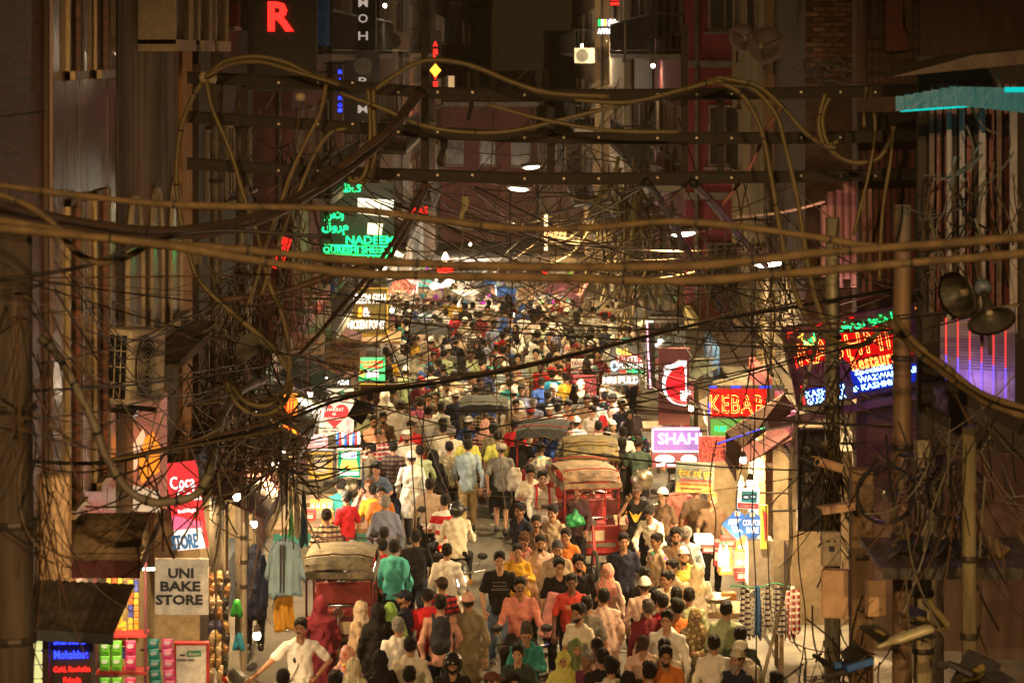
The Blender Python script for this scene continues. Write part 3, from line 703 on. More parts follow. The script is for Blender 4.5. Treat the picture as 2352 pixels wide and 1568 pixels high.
for (ua, ub) in ((270, 305), (325, 352), (370, 395)):
    y0, y1 = yl(ua)-31.3, yl(ub)-31.3; ym = (y0+y1)/2; zt, zs, zb = 7.25, 6.3, 5.7
    if 1:
        f = MB(); arc = [(y0, 5.3)]+[(y0+(y1-y0)*k/12, 6.35+.95*math.sin(math.pi*k/12)**.6) for k in range(13)]+[(y1, 5.3)]
        f.tube([(.13, a, b) for a, b in arc], .05, 5); f.box((.1, y0-.05, 5.2), (.3, y1+.05, 5.3)); fo = f.build('arched_window', BOXF, rc)
        MB().prism([(a, b) for a, b in arc], -.012, .0, Matrix.Translation((.115, 0, 0)) @ Matrix.Rotation(R(90), 4, 'Z')).build('pane', DULL, fo)
mb = MB().box((.1, 1.2, 5.0), (.75, 6.0, 5.12)); mb.build('ledge', CONC, rc)
dg = MB()
for k in range(9):
    a = -4.3+k*.10
    dg.box((-.004, 0, -.4), (.004, .008, .4), Matrix.Translation((a, 37.9, 7.3)) @ Matrix.Rotation(R(30), 4, 'Y')); dg.box((-.004, 0, -.4), (.004, .008, .4), Matrix.Translation((a, 37.89, 7.3)) @ Matrix.Rotation(R(-30), 4, 'Y'))
gr = empty('window_grille', (0, 0, 0), 0, 'rusty diamond mesh grille beside the ochre corner strip', 'window grille'); dg.build('mesh', IRON, gr)

# near right: brick wall, iron grille balcony, teal canopy, slatted front
def frontblock(u0, u1, v0, v1, Y, d, m, name, label, cat, parent=None, group=None):
    a, b = at(u0, v1, Y), at(u1, v0, Y); root = empty(name, ((a.x+b.x)/2, Y, a.z), 0, label, cat, group)
    MB().box((a.x-(a.x+b.x)/2, 0, 0), (b.x-(a.x+b.x)/2, d, b.z-a.z)).build('wall', m, root); return root
rr = building(1, 48, 5.0, 13, 7, 'ochre', 'ochre plastered building behind the two satellite dishes', seed=77, balc=0, litp=0)
YB = 43.0; a = at(1850, 215, YB); b = at(2000, 0, YB); bw = b.x-a.x
rk = empty('building', (a.x, YB, 0), 0, 'old building with a bare brick wall beside the satellite dishes', 'building', 'buildings lining the street')
MB().box((0, .03, 0), (3.2, 6, 13.5)).build('wall', mat('mortar', (.11, .08, .055), .95, var=.3), rk)
BRICKS = [mat('brick_%s' % n, c, .9, var=.35, scale=12, bump=.5) for n, c in (('brown', (.24, .14, .08)), ('dusty', (.32, .21, .13)), ('dark', (.16, .095, .06)))]
bm = MB().box((.006, -.012, .006), (.224, .03, .069)).mesh('brick'); r = random.Random(5); cnt = 0
zz = at(0, 225, YB).z
for row in range(26):
    for c_ in range(7):
        x = c_*.245-(.12 if row % 2 else 0)
        if x < -.02 or x+.2 > bw+.1: continue
        o = bpy.data.objects.new('brick', bm); COL.objects.link(o); o.parent = rk; o.location = (x, r.uniform(-.012, .006), zz+row*.09); o.scale = (1.05, 1, 1.15)
        if not bm.materials: bm.materials.append(BRICKS[0])
        o.material_slots[0].link = 'OBJECT'; o.material_slots[0].material = r.choice(BRICKS); cnt += 1
# scrolled iron screen
ra = empty('building', (5.3, 36.5, 0), 0, 'building with a scrolled iron screen and rolled red banners near the right', 'building', 'buildings lining the street')
MB().box((-.05, .35, 0), (3.0, .8, 14)).build('wall', mat('wall_pinkish', (.14, .085, .06), .85, var=.3, streak=True), ra)
mb = MB(); x0, x1 = 5.35-5.3, 6.15-5.3
for i in range(9):
    x = x0+i*(x1-x0)/8; mb.tube([(x, 0, 8.6), (x, 0, 12)], .008, 4)
for zz in (8.62, 9.3, 10.0): mb.tube([(x0, 0, zz), (x1, 0, zz)], .010, 4)
for i in range(8):
    for j in range(8):
        cx_, cz_ = x0+(i+.5)*(x1-x0)/8, 8.75+j*.18; s_ = 1 if (i+j) % 2 else -1
        mb.tube([(cx_+s_*.035*math.cos(w)*(1-w/9), 0, cz_+.07*math.sin(w)*(1-w/9)) for w in [q*.7 for q in range(9)]], .005, 4)
mb.build('iron_screen', IRON, ra)
for (u_, w_, zb, c_) in ((2052, .20, 9.28, (.16, .05, .03)), (2008, .08, 9.5, (.05, .04, .05)), (2082, .09, 9.6, (.10, .06, .03))):
    x = (u_-UC)/F*36.3; MB().prism([(x-w_*.45, 12), (x+w_*.2, 12), (x+w_, zb), (x-w_*.6, zb-.02)], -.02, .02, Matrix.Translation((-5.3, -.2, 0))).build('hanging_cloth', mat('banner_%d' % u_, c_, .8, var=.3), ra)
# ------------------------------------------------------------------ cable racks, poles
def outline_text(s, size, m, parent, loc, w=None, th=.006, rot=(0, 0, 0), name='neon_lettering'):
    c = bpy.data.curves.new('n', 'FONT'); c.body = s; c.size = size; c.fill_mode = 'NONE'; c.bevel_depth = th; c.bevel_resolution = 0; c.resolution_u = 2; c.align_x = 'CENTER'; c.align_y = 'CENTER'; c.space_character = 1.12
    o = bpy.data.objects.new('t', c); COL.objects.link(o)
    me = bpy.data.meshes.new_from_object(o.evaluated_get(bpy.context.evaluated_depsgraph_get())); bpy.data.objects.remove(o); bpy.data.curves.remove(c)
    me.transform(Matrix.Rotation(R(90), 4, 'X')); me.materials.clear(); o = link(name, me, m, parent, loc, rot)
    if w: xs = [v.co.x for v in me.vertices]; o.scale = (w/(max(xs)-min(xs)), 1, 1)
    return o
YR = 30.0
BEAMS = [((430, 178), (700, 190), (975, 212), (1265, 218), (1570, 217), (1900, 212), (2165, 205)),
         ((430, 268), (700, 285), (975, 303), (1265, 316), (1570, 317), (1900, 316), (2165, 308)),
         ((430, 375), (700, 392), (975, 402), (1265, 410), (1570, 408), (1900, 404), (2165, 397))]
rack = empty('cable_rack', at(1176, 420, YR), 0, 'rusty steel cable rack of three long beams spanning high over the street', 'cable rack'); inv = Matrix.Translation(-rack.location)
def path(pts, Y, Y2=None):
    n = len(pts); return [at(u, v, Y+((Y2-Y)*i/(n-1) if Y2 else 0)) for i, (u, v) in enumerate(pts)]
for k, b in enumerate(BEAMS):
    pts = spline([inv @ p for p in path(b, YR)], 3); mb = MB()
    for p, q in zip(pts, pts[1:]):
        h = .074
        for (za, zb, ya, yb) in ((-h, h, -.01, .01), (h-.012, h, -.07, -.01), (-h, -h+.012, -.07, -.01)):
            vs = [Vector((s.x, s.y+y_, s.z+z_)) for s in (p, q) for (y_, z_) in ((ya, za), (yb, za), (yb, zb), (ya, zb))]
            mb.add(vs, [(0, 1, 5, 4), (1, 2, 6, 5), (2, 3, 7, 6), (3, 0, 4, 7), (0, 3, 2, 1), (4, 5, 6, 7)])
    mb.build('beam', RUST, rack)
for (u, v0, v1, w) in ((975, 48, 435, .085), (1265, 205, 402, .095), (1572, 55, 430, .085), (1655, 225, 420, .085), (2135, 180, 430, .06), (560, 170, 430, .07)):
    a, b = inv @ at(u, v1, YR+.1), inv @ at(u, v0, YR+.1)
    MB().box((a.x-w/2, a.y-.02, a.z), (a.x+w/2, a.y+.05, b.z)).build('upright', RUST, rack)
mb = MB()
for b in BEAMS:
    for (u, v) in b[1:-1]:
        for du in (-60, 30, 110): p = inv @ at(u+du, v, YR-.02); mb.lathe([(.018, 0), (.018, .02)], 6, Matrix.Translation(p) @ Matrix.Rotation(R(90), 4, 'X'))
mb.build('bolt', mat('bolt', (.25, .22, .18), .4, metal=.7), rack)
def pole(u, Y, r, v0, label, m=STEEL, vb=None, group='utility poles at the sides of the street', box=False, lean=0):
    p = at(u, v0, Y); t = empty('utility_pole', (p.x, Y, 0), 0, label, 'pole', group)
    if box: MB().box((-r, -r, 0), (r, r, p.z)).build('shaft', m, t, bevel=.01)
    else: MB().tube([(lean*i/6, 0, p.z*i/6) for i in range(7)], [r*(1.12-.2*i/6) for i in range(7)], 12).build('shaft', m, t, smooth=True)
    for k in range(3): MB().lathe([(r*1.16, 0), (r*1.2, .03), (r*1.16, .06)], 12).build('clamp_band', IRON, t, (0, 0, p.z*(.55+.12*k)))
    return t
pole(498, 36, .10, 120, 'dark steel pole on the left holding up the cable racks', STEEL)
pole(556, 37, .10, 200, 'second dark pole just right of the left rack pole wrapped in wires', STEEL)
pole(30, 20, .17, 480, 'thick weathered concrete pole at the far left edge buried in wires', mat('old_concrete', (.075, .055, .04), .9, var=.6, scale=6, streak=True))
pole(1912, 30, .095, 500, 'pale grey steel pole crossing the red neon restaurant sign', mat('pole_pale', (.33, .30, .21), .5, metal=.2, var=.35, streak=True))
pole(2072, 25, .10, 470, 'brown steel pole to the right of the red neon restaurant sign', mat('pole_brown', (.22, .135, .075), .6, metal=.2, var=.4, streak=True))
pole(2145, 34, .13, 250, 'stout grey drainpipe column beside the ends of the cable racks', STEEL)
pole(1978, 26.5, .12, 1075, 'square timber post carrying the meter boxes on the right', mat('timber', (.27, .17, .09), .8, var=.4, streak=True, bump=.4), box=True)
pole(1765, 47, .07, 330, 'slim distant pole behind the street lamp on the right', STEEL)
pole(560, 34.5, .045, 1140, 'thin bright steel pipe standing in front of the sandal racks', mat('pipe_bright', (.45, .40, .32), .35, metal=.6, var=.2))
pole(2226, 22, .07, 980, 'broad peeling cream column behind the hanging bicycle', mat('cream_col', (.20, .165, .085), .9, var=.55, streak=True, bump=.4))
pole(2120, 26, .10, 1010, 'cream painted pipe behind the hanging bicycle', mat('cream_col2', (.40, .33, .19), .9, var=.5, streak=True))
# satellite dishes
def dish(u, v, Y, rad, yaw, tilt, label, c):
    t = empty('satellite_dish', at(u, v, Y), 0, label, 'satellite dish', 'satellite dishes by the crimson building')
    M = Matrix.Rotation(R(yaw), 4, 'Z') @ Matrix.Rotation(R(90+tilt), 4, 'X')
    MB().lathe([(rad*k/8, .35*rad*(k/8)**2) for k in range(1, 9)]+[(rad*.99, .35*rad+.012), (rad*.5, .1*rad+.01), (rad*.1, .02)], 28, M @ Matrix.Diagonal((1, 1.0, 1, 1))).build('reflector', mat('dish_'+label[:5], c, .55, var=.25), t, smooth=True)
    mb = MB(); tip = M @ Vector((0, -rad*.2, rad*1.0))
    for k in range(3): w = k*2.1+.5; mb.tube([M @ Vector((rad*.9*math.cos(w), rad*.9*math.sin(w), .28*rad)), tip], .009, 4)
    mb.build('feed_arm', IRON, t); MB().lathe([(.035, -.05), (.035, .05)], 8, Matrix.Translation(tip)).build('receiver', mat('lnb', (.5, .45, .3), .5), t)
    MB().tube([M @ Vector((0, 0, -.02)), M @ Vector((0, .05, -.25)), M @ Vector((0, .05, -.25))+Vector((0, 0, -.5))], .022, 6).build('mast', IRON, t)
dish(1702, 88, 47, .28, 12, -8, 'paler satellite dish, left and behind, by the crimson wall', (.34, .29, .26))
dish(1766, 108, 45, .36, -28, -14, 'larger greyish satellite dish in front facing right', (.30, .24, .20))

# ------------------------------------------------------------------ street lamps and shop lights
LAMPG = glow('lamp_glow', (1.0, .96, .72), 14)
def street_lamp(u, v, Y, tx, label, power=2100, w=.30):
    p = at(u, v, Y); t = empty('street_lamp', p, 0, label, 'street lamp', 'lit street lamps over the street')
    MB().box((-w, -.13, 0), (w, .13, .08)).box((-w*.5, -.09, .08), (w*.5, .09, .12)).build('lamp_head', STEEL, t, (0, 0, 0), (R(-20), R(-tx*5), 0), bevel=.02)
    MB().lathe([(.02, -.045), (.075, -.035), (.10, -.004), (.09, 0)], 12, Matrix.Diagonal((w*7.5, .9, 1, 1))).build('lamp_panel', LAMPG, t, (0, 0, 0), (R(-20), R(-tx*5), 0))
    MB().tube(spline([(tx*w, 0, .05), (tx*1.2, .3, .25), (tx*2.4, .6, .1)], 5), .028, 6).build('lamp_arm', STEEL, t)
    lamp('SPOT', (0, 0, -.06), power, (1.0, .74, .36), .12, (0, 0, 0), 150, t)
street_lamp(1221, 384, 66, 1, 'lit street lamp under the middle of the rack beams')
street_lamp(1191, 434, 56, -1, 'lit tube shaped street lamp just below the lowest beam')
street_lamp(1570, 537, 46, 1, 'lit street lamp right of centre above the dark awnings')
street_lamp(1766, 606, 38.5, 1, 'lit street lamp at right against the thick brown cables')
# two unseen floodlights added behind the camera to light near cables and crowd
for (x, y, z, tx, lb) in ((-3.2, -7, 13.2, -1, 'added unseen floodlight on the left side behind the viewpoint'), (3.4, -8, 13.2, 1, 'added unseen floodlight on the right side behind the viewpoint')):
    t = empty('street_lamp', (x, y, z), 0, lb, 'street lamp', 'lit street lamps over the street')
    MB().box((-.3, -.13, 0), (.3, .13, .08)).build('lamp_head', STEEL, t); MB().box((-.27, -.1, -.03), (.27, .1, -.002)).build('lamp_panel', LAMPG, t)
    MB().tube(spline([(tx*.3, 0, .05), (tx*.8, 0, .2), (tx*1.6, 0, 0)], 5), .028, 6).build('lamp_arm', STEEL, t)
    lamp('SPOT', (0, 0, -.06), 11000 if y < 20 else 700, (1.0, .60, .25) if y < 20 else (1.0, .74, .45), .12, (R(66 if y < 20 else 38), 0, R(2*tx)), 46 if y < 20 else 130, t)
TUBE = glow('tube_light', (1, .93, .74), 9)
def tube_light(x, y, z, rz, power, label, L=1.1, col=(1, .68, .32), parent=None):
    t = empty('tube_light', (x, y, z), rz, label, 'shop light', 'tube lights hanging under the shop awnings')
    MB().box((-L/2, -.03, .02), (L/2, .03, .06)).build('fitting', CONC, t); MB().tube([(-L/2, 0, 0), (L/2, 0, 0)], .018, 6).build('tube', TUBE, t)
    lamp('AREA', (0, 0, -.03), power, col, L, None, None, t, size_y=.15); return t
AWN = [mat('awning_%d' % i, c, .8, var=.35, streak=True, bump=.3) for i, c in enumerate(((.04, .03, .025), (.08, .05, .035), (.025, .035, .05), (.08, .02, .02), (.045, .05, .03)))]
GOODS = mat('shop_goods', (.35, .3, .25), .7, pattern='prints', pscale=2.2, var=.2)
INNER = mat('shop_inside', (.32, .25, .16), .8, var=.3)
def shop(side, y, w, seed, label, power=70, xin=4.35, awn=True):
    "an open shop front: back wall with goods on shelves, counter, awning, tube light"
    r = random.Random(seed); t = empty('shop', (side*xin, y, 0), 0, label, 'shop', 'shops open to the street')
    s = side
    def bx(x0, x1, *a): return (min(s*x0, s*x1), max(s*x0, s*x1))
    x0, x1 = bx(1.3, 1.42); MB().box((x0, 0, .13), (x1, w, 2.7)).build('back_wall', INNER, t)
    x0, x1 = bx(0, 1.3)
    for yy in (-.06, w): MB().box((x0, yy, .13), (x1, yy+.06, 2.9)).build('partition', INNER, t)
    MB().box((x0, 0, 2.7), (x1, w, 2.82)).build('ceiling', CONC, t)
    x0, x1 = bx(.15, .65); MB().box((x0, .3, .13), (x1, w-.3, 1.0)).build('counter', AWN[seed % 5], t)
    for k in range(4):
        x0, x1 = bx(.95, 1.3); sh = MB().box((x0, .05, .9+k*.42), (x1, w-.05, .93+k*.42)).build('shelf', CONC, t)
        g = MB(); yy = .1
        while yy < w-.35:
            ww = r.uniform(.08, .28); hh = r.uniform(.12, .34); a, b = bx(r.uniform(.95, 1.0), 1.28); g.box((a, yy, .932+k*.42), (b, yy+ww, .932+k*.42+hh)); yy += ww+r.uniform(.01, .06)
        g.build('goods', GOODS, sh)['kind'] = 'stuff'
    if awn:
        a, b = bx(-.9, .2); mb = MB(); n = 7
        for i in range(n):
            y0_, y1_ = -.1+i*(w+.2)/n, -.1+(i+1)*(w+.2)/n; sg = .05*math.sin(i*2.1+seed)
            xo, xi = s*(-.9), s*.1
            mb.quad((xo, y0_, 2.62+sg*.3), (xo, y1_, 2.62+.05*math.sin((i+1)*2.1+seed)*.3), (xi, y1_, 3.12), (xi, y0_, 3.12)); mb.quad((xo, y0_, 2.60), (xo, y1_, 2.60), (xo+s*.01, y1_, 2.42+.03*(i % 2)), (xo+s*.01, y0_, 2.42))
        mb.build('awning', AWN[(seed*3) % 5], t).modifiers.new('t', 'SOLIDIFY').thickness = .02
    MB().box(*[(bx(.02, .14)[0], .1, 2.84), (bx(.02, .14)[1], w-.1, 3.5)]).build('name_board', mat('board_%d' % (seed % 6), [(.32, .05, .05), (.05, .12, .28), (.42, .32, .12), (.06, .22, .12), (.4, .36, .3), (.22, .06, .16)][seed % 6], .6, var=.2), t)
    tube_light(s*(xin+.25), y+w/2, 2.62, R(90), power, 'tube light inside the %s' % ' '.join(label.replace('shop of','shop with').split(' ')[:11]), 1.2)
    return t
SH = [(-1, 34.5, 3.0, 1, 'small shop of biscuits and snack packets beside the sandal racks on the left'), (-1, 38.0, 3.4, 2, 'garment shop behind the hanging blue shirt on the left'),
      (-1, 42, 3.4, 3, 'clothes shop left of the check shirted man'), (-1, 46, 3.5, 4, 'drinks shop under the heart shaped poster on the left'), (-1, 50.5, 4, 5, 'small eatery under the guest house board on the left'),
      (-1, 55.5, 4, 6, 'fried fish shop under the bright fish and chicken sign'), (-1, 61, 5, 7, 'shop with a dim front past the bright fish and chicken sign'), (-1, 68, 5, 8, 'shop far down the left side behind the auto rickshaws'),
      (-1, 75, 6, 9, 'brightly lit shop at the far left end of the crowd'), (-1, 84, 7, 10, 'farthest lit shop on the left side'),
      (1, 38.6, 2.6, 11, 'packed snack shop behind the hanging chequered scarves'), (1, 42.5, 3.2, 12, 'sweet shop behind the orange cartons'), (1, 47, 3.6, 13, 'grill shop under the violet lit name board'),
      (1, 52, 4, 14, 'bright juice shop on the right under the white lit letters'), (1, 57.5, 4, 15, 'shop right of the maroon menu board'), (1, 63, 5, 16, 'shop under the red and yellow lit letters on the right'),
      (1, 70, 5, 17, 'pink lit cloth shop far down the right side'), (1, 77, 6, 18, 'shop near the end of the crowd on the right'), (1, 86, 7, 19, 'farthest lit shop on the right side')]
for i, (s_, y, w, sd, lb) in enumerate(SH): shop(s_, y, w, sd, lb, power=(62 if y < 60 else 95), xin=4.45 if (s_ < 0 or y < 44) else 3.9)

# ------------------------------------------------------------------ signs
PAL = dict(white=(.75, .72, .66), black=(.02, .02, .022), red=(.45, .03, .03), maroon=(.12, .02, .025), green=(.02, .28, .13), blue=(.02, .12, .42), tan=(.42, .27, .15), olive=(.16, .11, .02), yellow=(.55, .36, .04), dark=(.05, .045, .04), orange=(.65, .22, .04), teal=(.03, .22, .2), pink=(.6, .25, .25), dgrey=(.075, .07, .07), grey=(.22, .2, .18), cream=(.55, .46, .32), mustard=(.26, .22, .06))
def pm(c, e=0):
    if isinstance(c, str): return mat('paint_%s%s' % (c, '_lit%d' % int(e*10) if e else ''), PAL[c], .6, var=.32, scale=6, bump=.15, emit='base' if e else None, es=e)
    return c
def sign(u0, v0, u1, v1, Y, board, label, lines=(), frame=None, name='shop_sign', cat='sign', roll=0, yaw=0, d=.10, lit=0, group=None, shapes=()):
    k = Y/F; w, h = (u1-u0)*k, (v1-v0)*k; c = at((u0+u1)/2, (v0+v1)/2, Y); t = empty(name, c, 0, label, cat, group); t.rotation_euler = (0, R(roll), R(yaw))
    MB().box((-w/2, 0, -h/2), (w/2, d, h/2)).build('board', pm(board, lit), t)
    if frame:
        f = .03; mb = MB()
        mb.box((-w/2-f, -.02, h/2), (w/2+f, d+.01, h/2+f)).box((-w/2-f, -.02, -h/2-f), (w/2+f, d+.01, -h/2)).box((-w/2-f, -.02, -h/2), (-w/2, d+.01, h/2)).box((w/2, -.02, -h/2), (w/2+f, d+.01, h/2)); mb.build('frame', pm(frame), t)
    for ln in lines:
        s, uc, vc, hp, wp, m = ln[:6]; o = ln[6] if len(ln) > 6 else None
        loc = ((uc-(u0+u1)/2)*k, -.022, -(vc-(v0+v1)/2)*k)
        if o == 'neon': outline_text(s, hp*k*1.3, m, t, loc, wp*k if wp else None, th=.0045*Y/36)
        else: text(s, hp*k*1.08, m, t, loc, wp*k if wp else None, bold=(.035 if o == 'bold' else .012) if o != 'thin' else 0, depth=.02)
    for sh in shapes:
        kind, m = sh[0], sh[1]; pts = [((a-(u0+u1)/2)*k, -(b-(v0+v1)/2)*k) for a, b in sh[2]]
        nm = sh[3] if len(sh) > 3 else 'panel_graphic'
        if kind == 'poly': MB().prism(pts, -.012, -.001).build(nm, pm(m), t)
        else: MB().tube([(a, -.02, b) for a, b in pts], .012*Y/36, 5).build(nm, pm(m), t)
    mb = MB(); sd = 1 if c.x > 0 else -1; mb.tube([(sd*w/2, .05, h*.35), (sd*w/2+sd*.5, .15, h*.35)], .018, 5); mb.build('bracket', IRON, t)
    return t
def circ(u, v, ru, rv=None, n=20, a0=0, a1=360): return [(u+ru*math.cos(R(a0+(a1-a0)*i/n)), v-(rv or ru)*math.sin(R(a0+(a1-a0)*i/n))) for i in range(n)]
gr_, gw, gg, gb, gy, go, gp, gc = (glow('neon_red', (1, .012, .008), 2.2), glow('sign_white', (1, .93, .78), 2.0), glow('neon_green', (.01, 1, .18), 2.2), glow('neon_blue', (.015, .03, 1), 2.5),
    glow('neon_amber', (1, .45, .05), 2.2), glow('neon_orange', (1, .22, .02), 1.8), glow('neon_violet', (.75, .45, 1), 3.0), glow('neon_cyan', (.35, .75, 1), 3.0))
gof = glow('neon_red_outline', (1, .22, .04), 4.5); gdim = glow('letter_dim', (.32, .26, .22), .6)
SIGNG = 'signs over the street'
sign(572, -60, 725, 205, 44, 'dark', 'tall dark board with a single big glowing red letter R', [('R', 640, 42, 84, 60, gr_, 'bold')], frame='dgrey')
sign(727, -60, 757, 105, 46, 'blue', 'dull dark blue board just right of the big red letter', [])
sign(810, -60, 862, 116, 60, 'black', 'dark vertical sign with dim white letters M O H', [(c, 834, y, 26, 22, gdim) for c, y in (('M', 8), ('O', 44), ('H', 84))], frame='grey')
sign(790, 118, 872, 310, 58, 'dgrey', 'grey panel with a dim globe above the dim letters R M A', [(c, 834, y, 24, 24, gdim) for c, y in (('R', 188), ('M', 252), ('A', 290))], shapes=[('poly', 'grey', circ(834, 152, 21), 'globe')])
t = sign(775, 150, 787, 260, 52, 'dark', 'narrow vertical strip of blue neon letters beside the dim globe panel', [(c, 781, y, 11, 9, gb) for c, y in (('B', 166), ('A', 184), ('R', 226), ('G', 242), ('I', 254))])
t = sign(735, 420, 905, 602, 54, 'dark', 'green neon restaurant board behind thick cables on the left', [
    ('\u0646\u0638\u06ab', 800, 432, 26, 60, gg), ('\u0631\u0633\u062a\u0648', 768, 492, 26, 44, gg), ('\u0642\u0648\u0631\u0645', 770, 520, 26, 60, gg), ('NADEEM', 850, 552, 24, 110, gg), ('QURESHI SHEEKH', 822, 574, 20, 158, gg), ('KABAB & PARATHA', 822, 594, 11, 155, gg)],
    shapes=[('poly', glow('menu_lit', (1, .86, .58), 1.1), [(822, 455), (905, 460), (900, 500), (822, 490)], 'lit_menu'), ('poly', glow('menu_lit2', (1, .85, .5), .8), [(845, 512), (880, 514), (876, 540), (843, 538)], 'lit_menu'), ('tube', gg, [(745, 563), (895, 566)], 'neon_line'), ('tube', gg, [(742, 584), (890, 587)], 'neon_line')])
sign(940, 462, 985, 505, 78, 'dark', 'small red neon letters beyond the green neon board', [('MAS', 962, 484, 22, 40, gr_)])
sign(784, 664, 888, 768, 57, 'olive', 'yellow brown sign with bright white letters NASEEM FISH & CHICKEN POINT', [('NASEEM FISH', 839, 687, 27, 94, gw), ('&', 841, 717, 26, 16, gw), ('CHICKEN POINT', 837, 746, 25, 94, gw)], frame='yellow', shapes=[('poly', go, [(823, 708), (829, 704), (833, 715), (830, 729), (822, 728)], 'flame')])
MB().box((-1.0, -.35, -.04), (.75, .4, .04)).build('sign_canopy', pm('tan'), empty('canopy', at(848, 776, 57), 0, 'pale lit canopy ledge under the fish and chicken sign', 'canopy'), rot=(R(12), 0, 0))
sign(748, 778, 828, 852, 50.5, 'tan', 'tan board with black letters GUEST HOUSE beside maroon lettering', [('GUEST', 806, 792, 15, 38, pm('black')), ('HOUSE', 806, 810, 16, 38, pm('black')), ('MAJDUR DELHI-6', 792, 822, 6, 60, pm('black')), ('\u0645\u062f\u06cc\u0646\u06c1 \u0627\u0644\u062d', 790, 838, 22, 66, pm('black')), ('MADINA', 770, 800, 20, 36, pm('maroon'))], roll=4)
sign(670, 765, 745, 815, 48, 'tan', 'faded brown board behind the hanging wires left of the guest house board', [('HOTEL', 708, 784, 16, 50, pm('maroon')), ('MAJDUR ROAD', 708, 802, 8, 60, pm('dark'))], roll=3)
sign(824, 822, 884, 874, 54, glow('green_lit', (.05, .55, .16), .7), 'lit green sign with red letters NAEEM above a bright picture', [('NAEEM', 854, 832, 9, 50, gr_), ('THERMAL', 856, 842, 8, 46, gr_)], shapes=[('poly', gw, [(842, 850), (870, 850), (870, 866), (842, 866)], 'lit_picture'), ('poly', gy, [(824, 846), (840, 852), (836, 866), (826, 862)], 'lit_picture')])
sign(772, 871, 806, 886, 49, 'dark', 'short white lit letters RM under the brown guest house board', [('ARM', 788, 878, 14, 26, gw)])
sign(828, 885, 880, 935, 55, 'maroon', 'maroon panel in a yellow frame below the lit green sign', [], frame='yellow')
sign(818, 940, 905, 955, 54, 'yellow', 'yellow strip board with small writing above the bearded men', [('BIRYANI & QORMA', 862, 947, 8, 70, pm('dark'))])
HEART = [(768+34*.062*16*math.sin(t)**3, 952-34*.062*(13*math.cos(t)-5*math.cos(2*t)-2*math.cos(3*t)-math.cos(4*t))*.95) for t in [i*2*math.pi/30 for i in range(30)]]
sign(732, 893, 812, 1000, 47, 'cream', 'drinks poster with a red heart reading SHARBAT E MOHABBAT', [('SHARBAT', 768, 940, 10, 44, pm('white')), ('E', 768, 950, 8, 8, pm('white')), ('MOHABBAT', 768, 961, 9, 46, pm('white')), ('Clean & Healthy', 758, 982, 6, 40, pm('dark', 0)), ('Juicy Drinks', 758, 989, 6, 34, pm('dark'))], lit=.5,
     shapes=[('poly', glow('poster_red', (.7, .03, .03), .7), HEART, 'heart'), ('poly', pm('pink', .4), [(794, 960), (810, 960), (806, 995), (797, 995)], 'drink_glass'), ('poly', pm('green', .3), circ(786, 905, 7, 9), 'leaf'), ('poly', pm('red', .5), circ(793, 915, 9, 5), 'fruit')])
sign(706, 1000, 752, 1032, 45.5, 'pink', 'pink banner with white letters below the heart poster', [('SHARBAT', 730, 1008, 8, 38, pm('white', .5)), ('THANDA', 730, 1018, 8, 34, pm('white', .5))], lit=.6)
sign(708, 1037, 764, 1100, 43.5, 'yellow', 'yellow board reading CURRENCY partly covered by a brown sheet', [('CURRENCY', 736, 1047, 10, 52, pm('dark')), ('CHANGE', 736, 1058, 10, 50, pm('dark'))], shapes=[('poly', 'cream', [(722, 1045), (750, 1046), (752, 1086), (721, 1084)], 'paper_sheet')], frame='dark')
sign(777, 1035, 827, 1096, 44.5, glow('green_poster', (.01, .32, .16), .6), 'lit green menu poster on the juice stall with yellow fruit', [('JI', 812, 1046, 9, 10, gb), ('OLD', 802, 1069, 7, 14, gr_), ('MOHABBAT', 802, 1087, 6, 42, gr_)], shapes=[('poly', gw, [(785, 1038), (819, 1038), (819, 1052), (785, 1052)], 'lit_picture'), ('poly', gy, [(786, 1056), (818, 1056), (824, 1078), (780, 1078)], 'lit_picture'), ('poly', gw, [(780, 1083), (824, 1083), (824, 1090), (780, 1090)], 'lit_strip')], frame='white')
# left, near
t = sign(388, 1062, 462, 1262, 33.5, glow('cola_red', (.62, .03, .03), .75), 'leaning red lit cola sign with white script above a blue word STORE', [('Coca', 428, 1108, 38, 62, glow('script', (.9, .8, .75), 1.1), 'thin'), ('Cola', 440, 1138, 38, 60, glow('script', (1, 1, 1), 1), 'thin'), ('Real Magic', 430, 1172, 11, 44, glow('script', (1, 1, 1), 1), 'thin')], roll=-9, yaw=-18,
         shapes=[('poly', glow('white_lit', (.62, .56, .5), .9), [(389, 1214), (461, 1214), (461, 1261), (389, 1261)], 'white_panel'), ('poly', glow('cola_pink', (.7, .10, .2), .7), [(389, 1180), (461, 1200), (461, 1213), (389, 1213)], 'pink_panel')])
text('STORE', .30*.9, pm('blue'), t, (-.06, -.045, -.49), .40, bold=.03)
t = sign(300, 905, 370, 1175, 32.5, mat('ad_salmon', (.50, .17, .10), .5, var=.2, emit='base', es=.25), 'tall lit advertising panel in salmon and orange with pale shapes', [], yaw=-14, shapes=[
    ('poly', glow('ad_orange', (.85, .22, .02), .75), [(330, 1010), (352, 990), (369, 1020), (369, 1080), (325, 1110), (318, 1060)], 'orange_shape'), ('poly', glow('ad_pale', (.75, .45, .25), .6), [(305, 1020), (328, 985), (334, 1000), (318, 1060), (306, 1085)], 'pale_shape'), ('poly', glow('ad_cream', (.65, .48, .3), .4), [(301, 1115), (369, 1125), (369, 1174), (301, 1174)], 'cream_panel'), ('poly', pm('cream', .3), [(302, 915), (312, 910), (316, 955), (303, 965)], 'pale_shape')], d=.25)
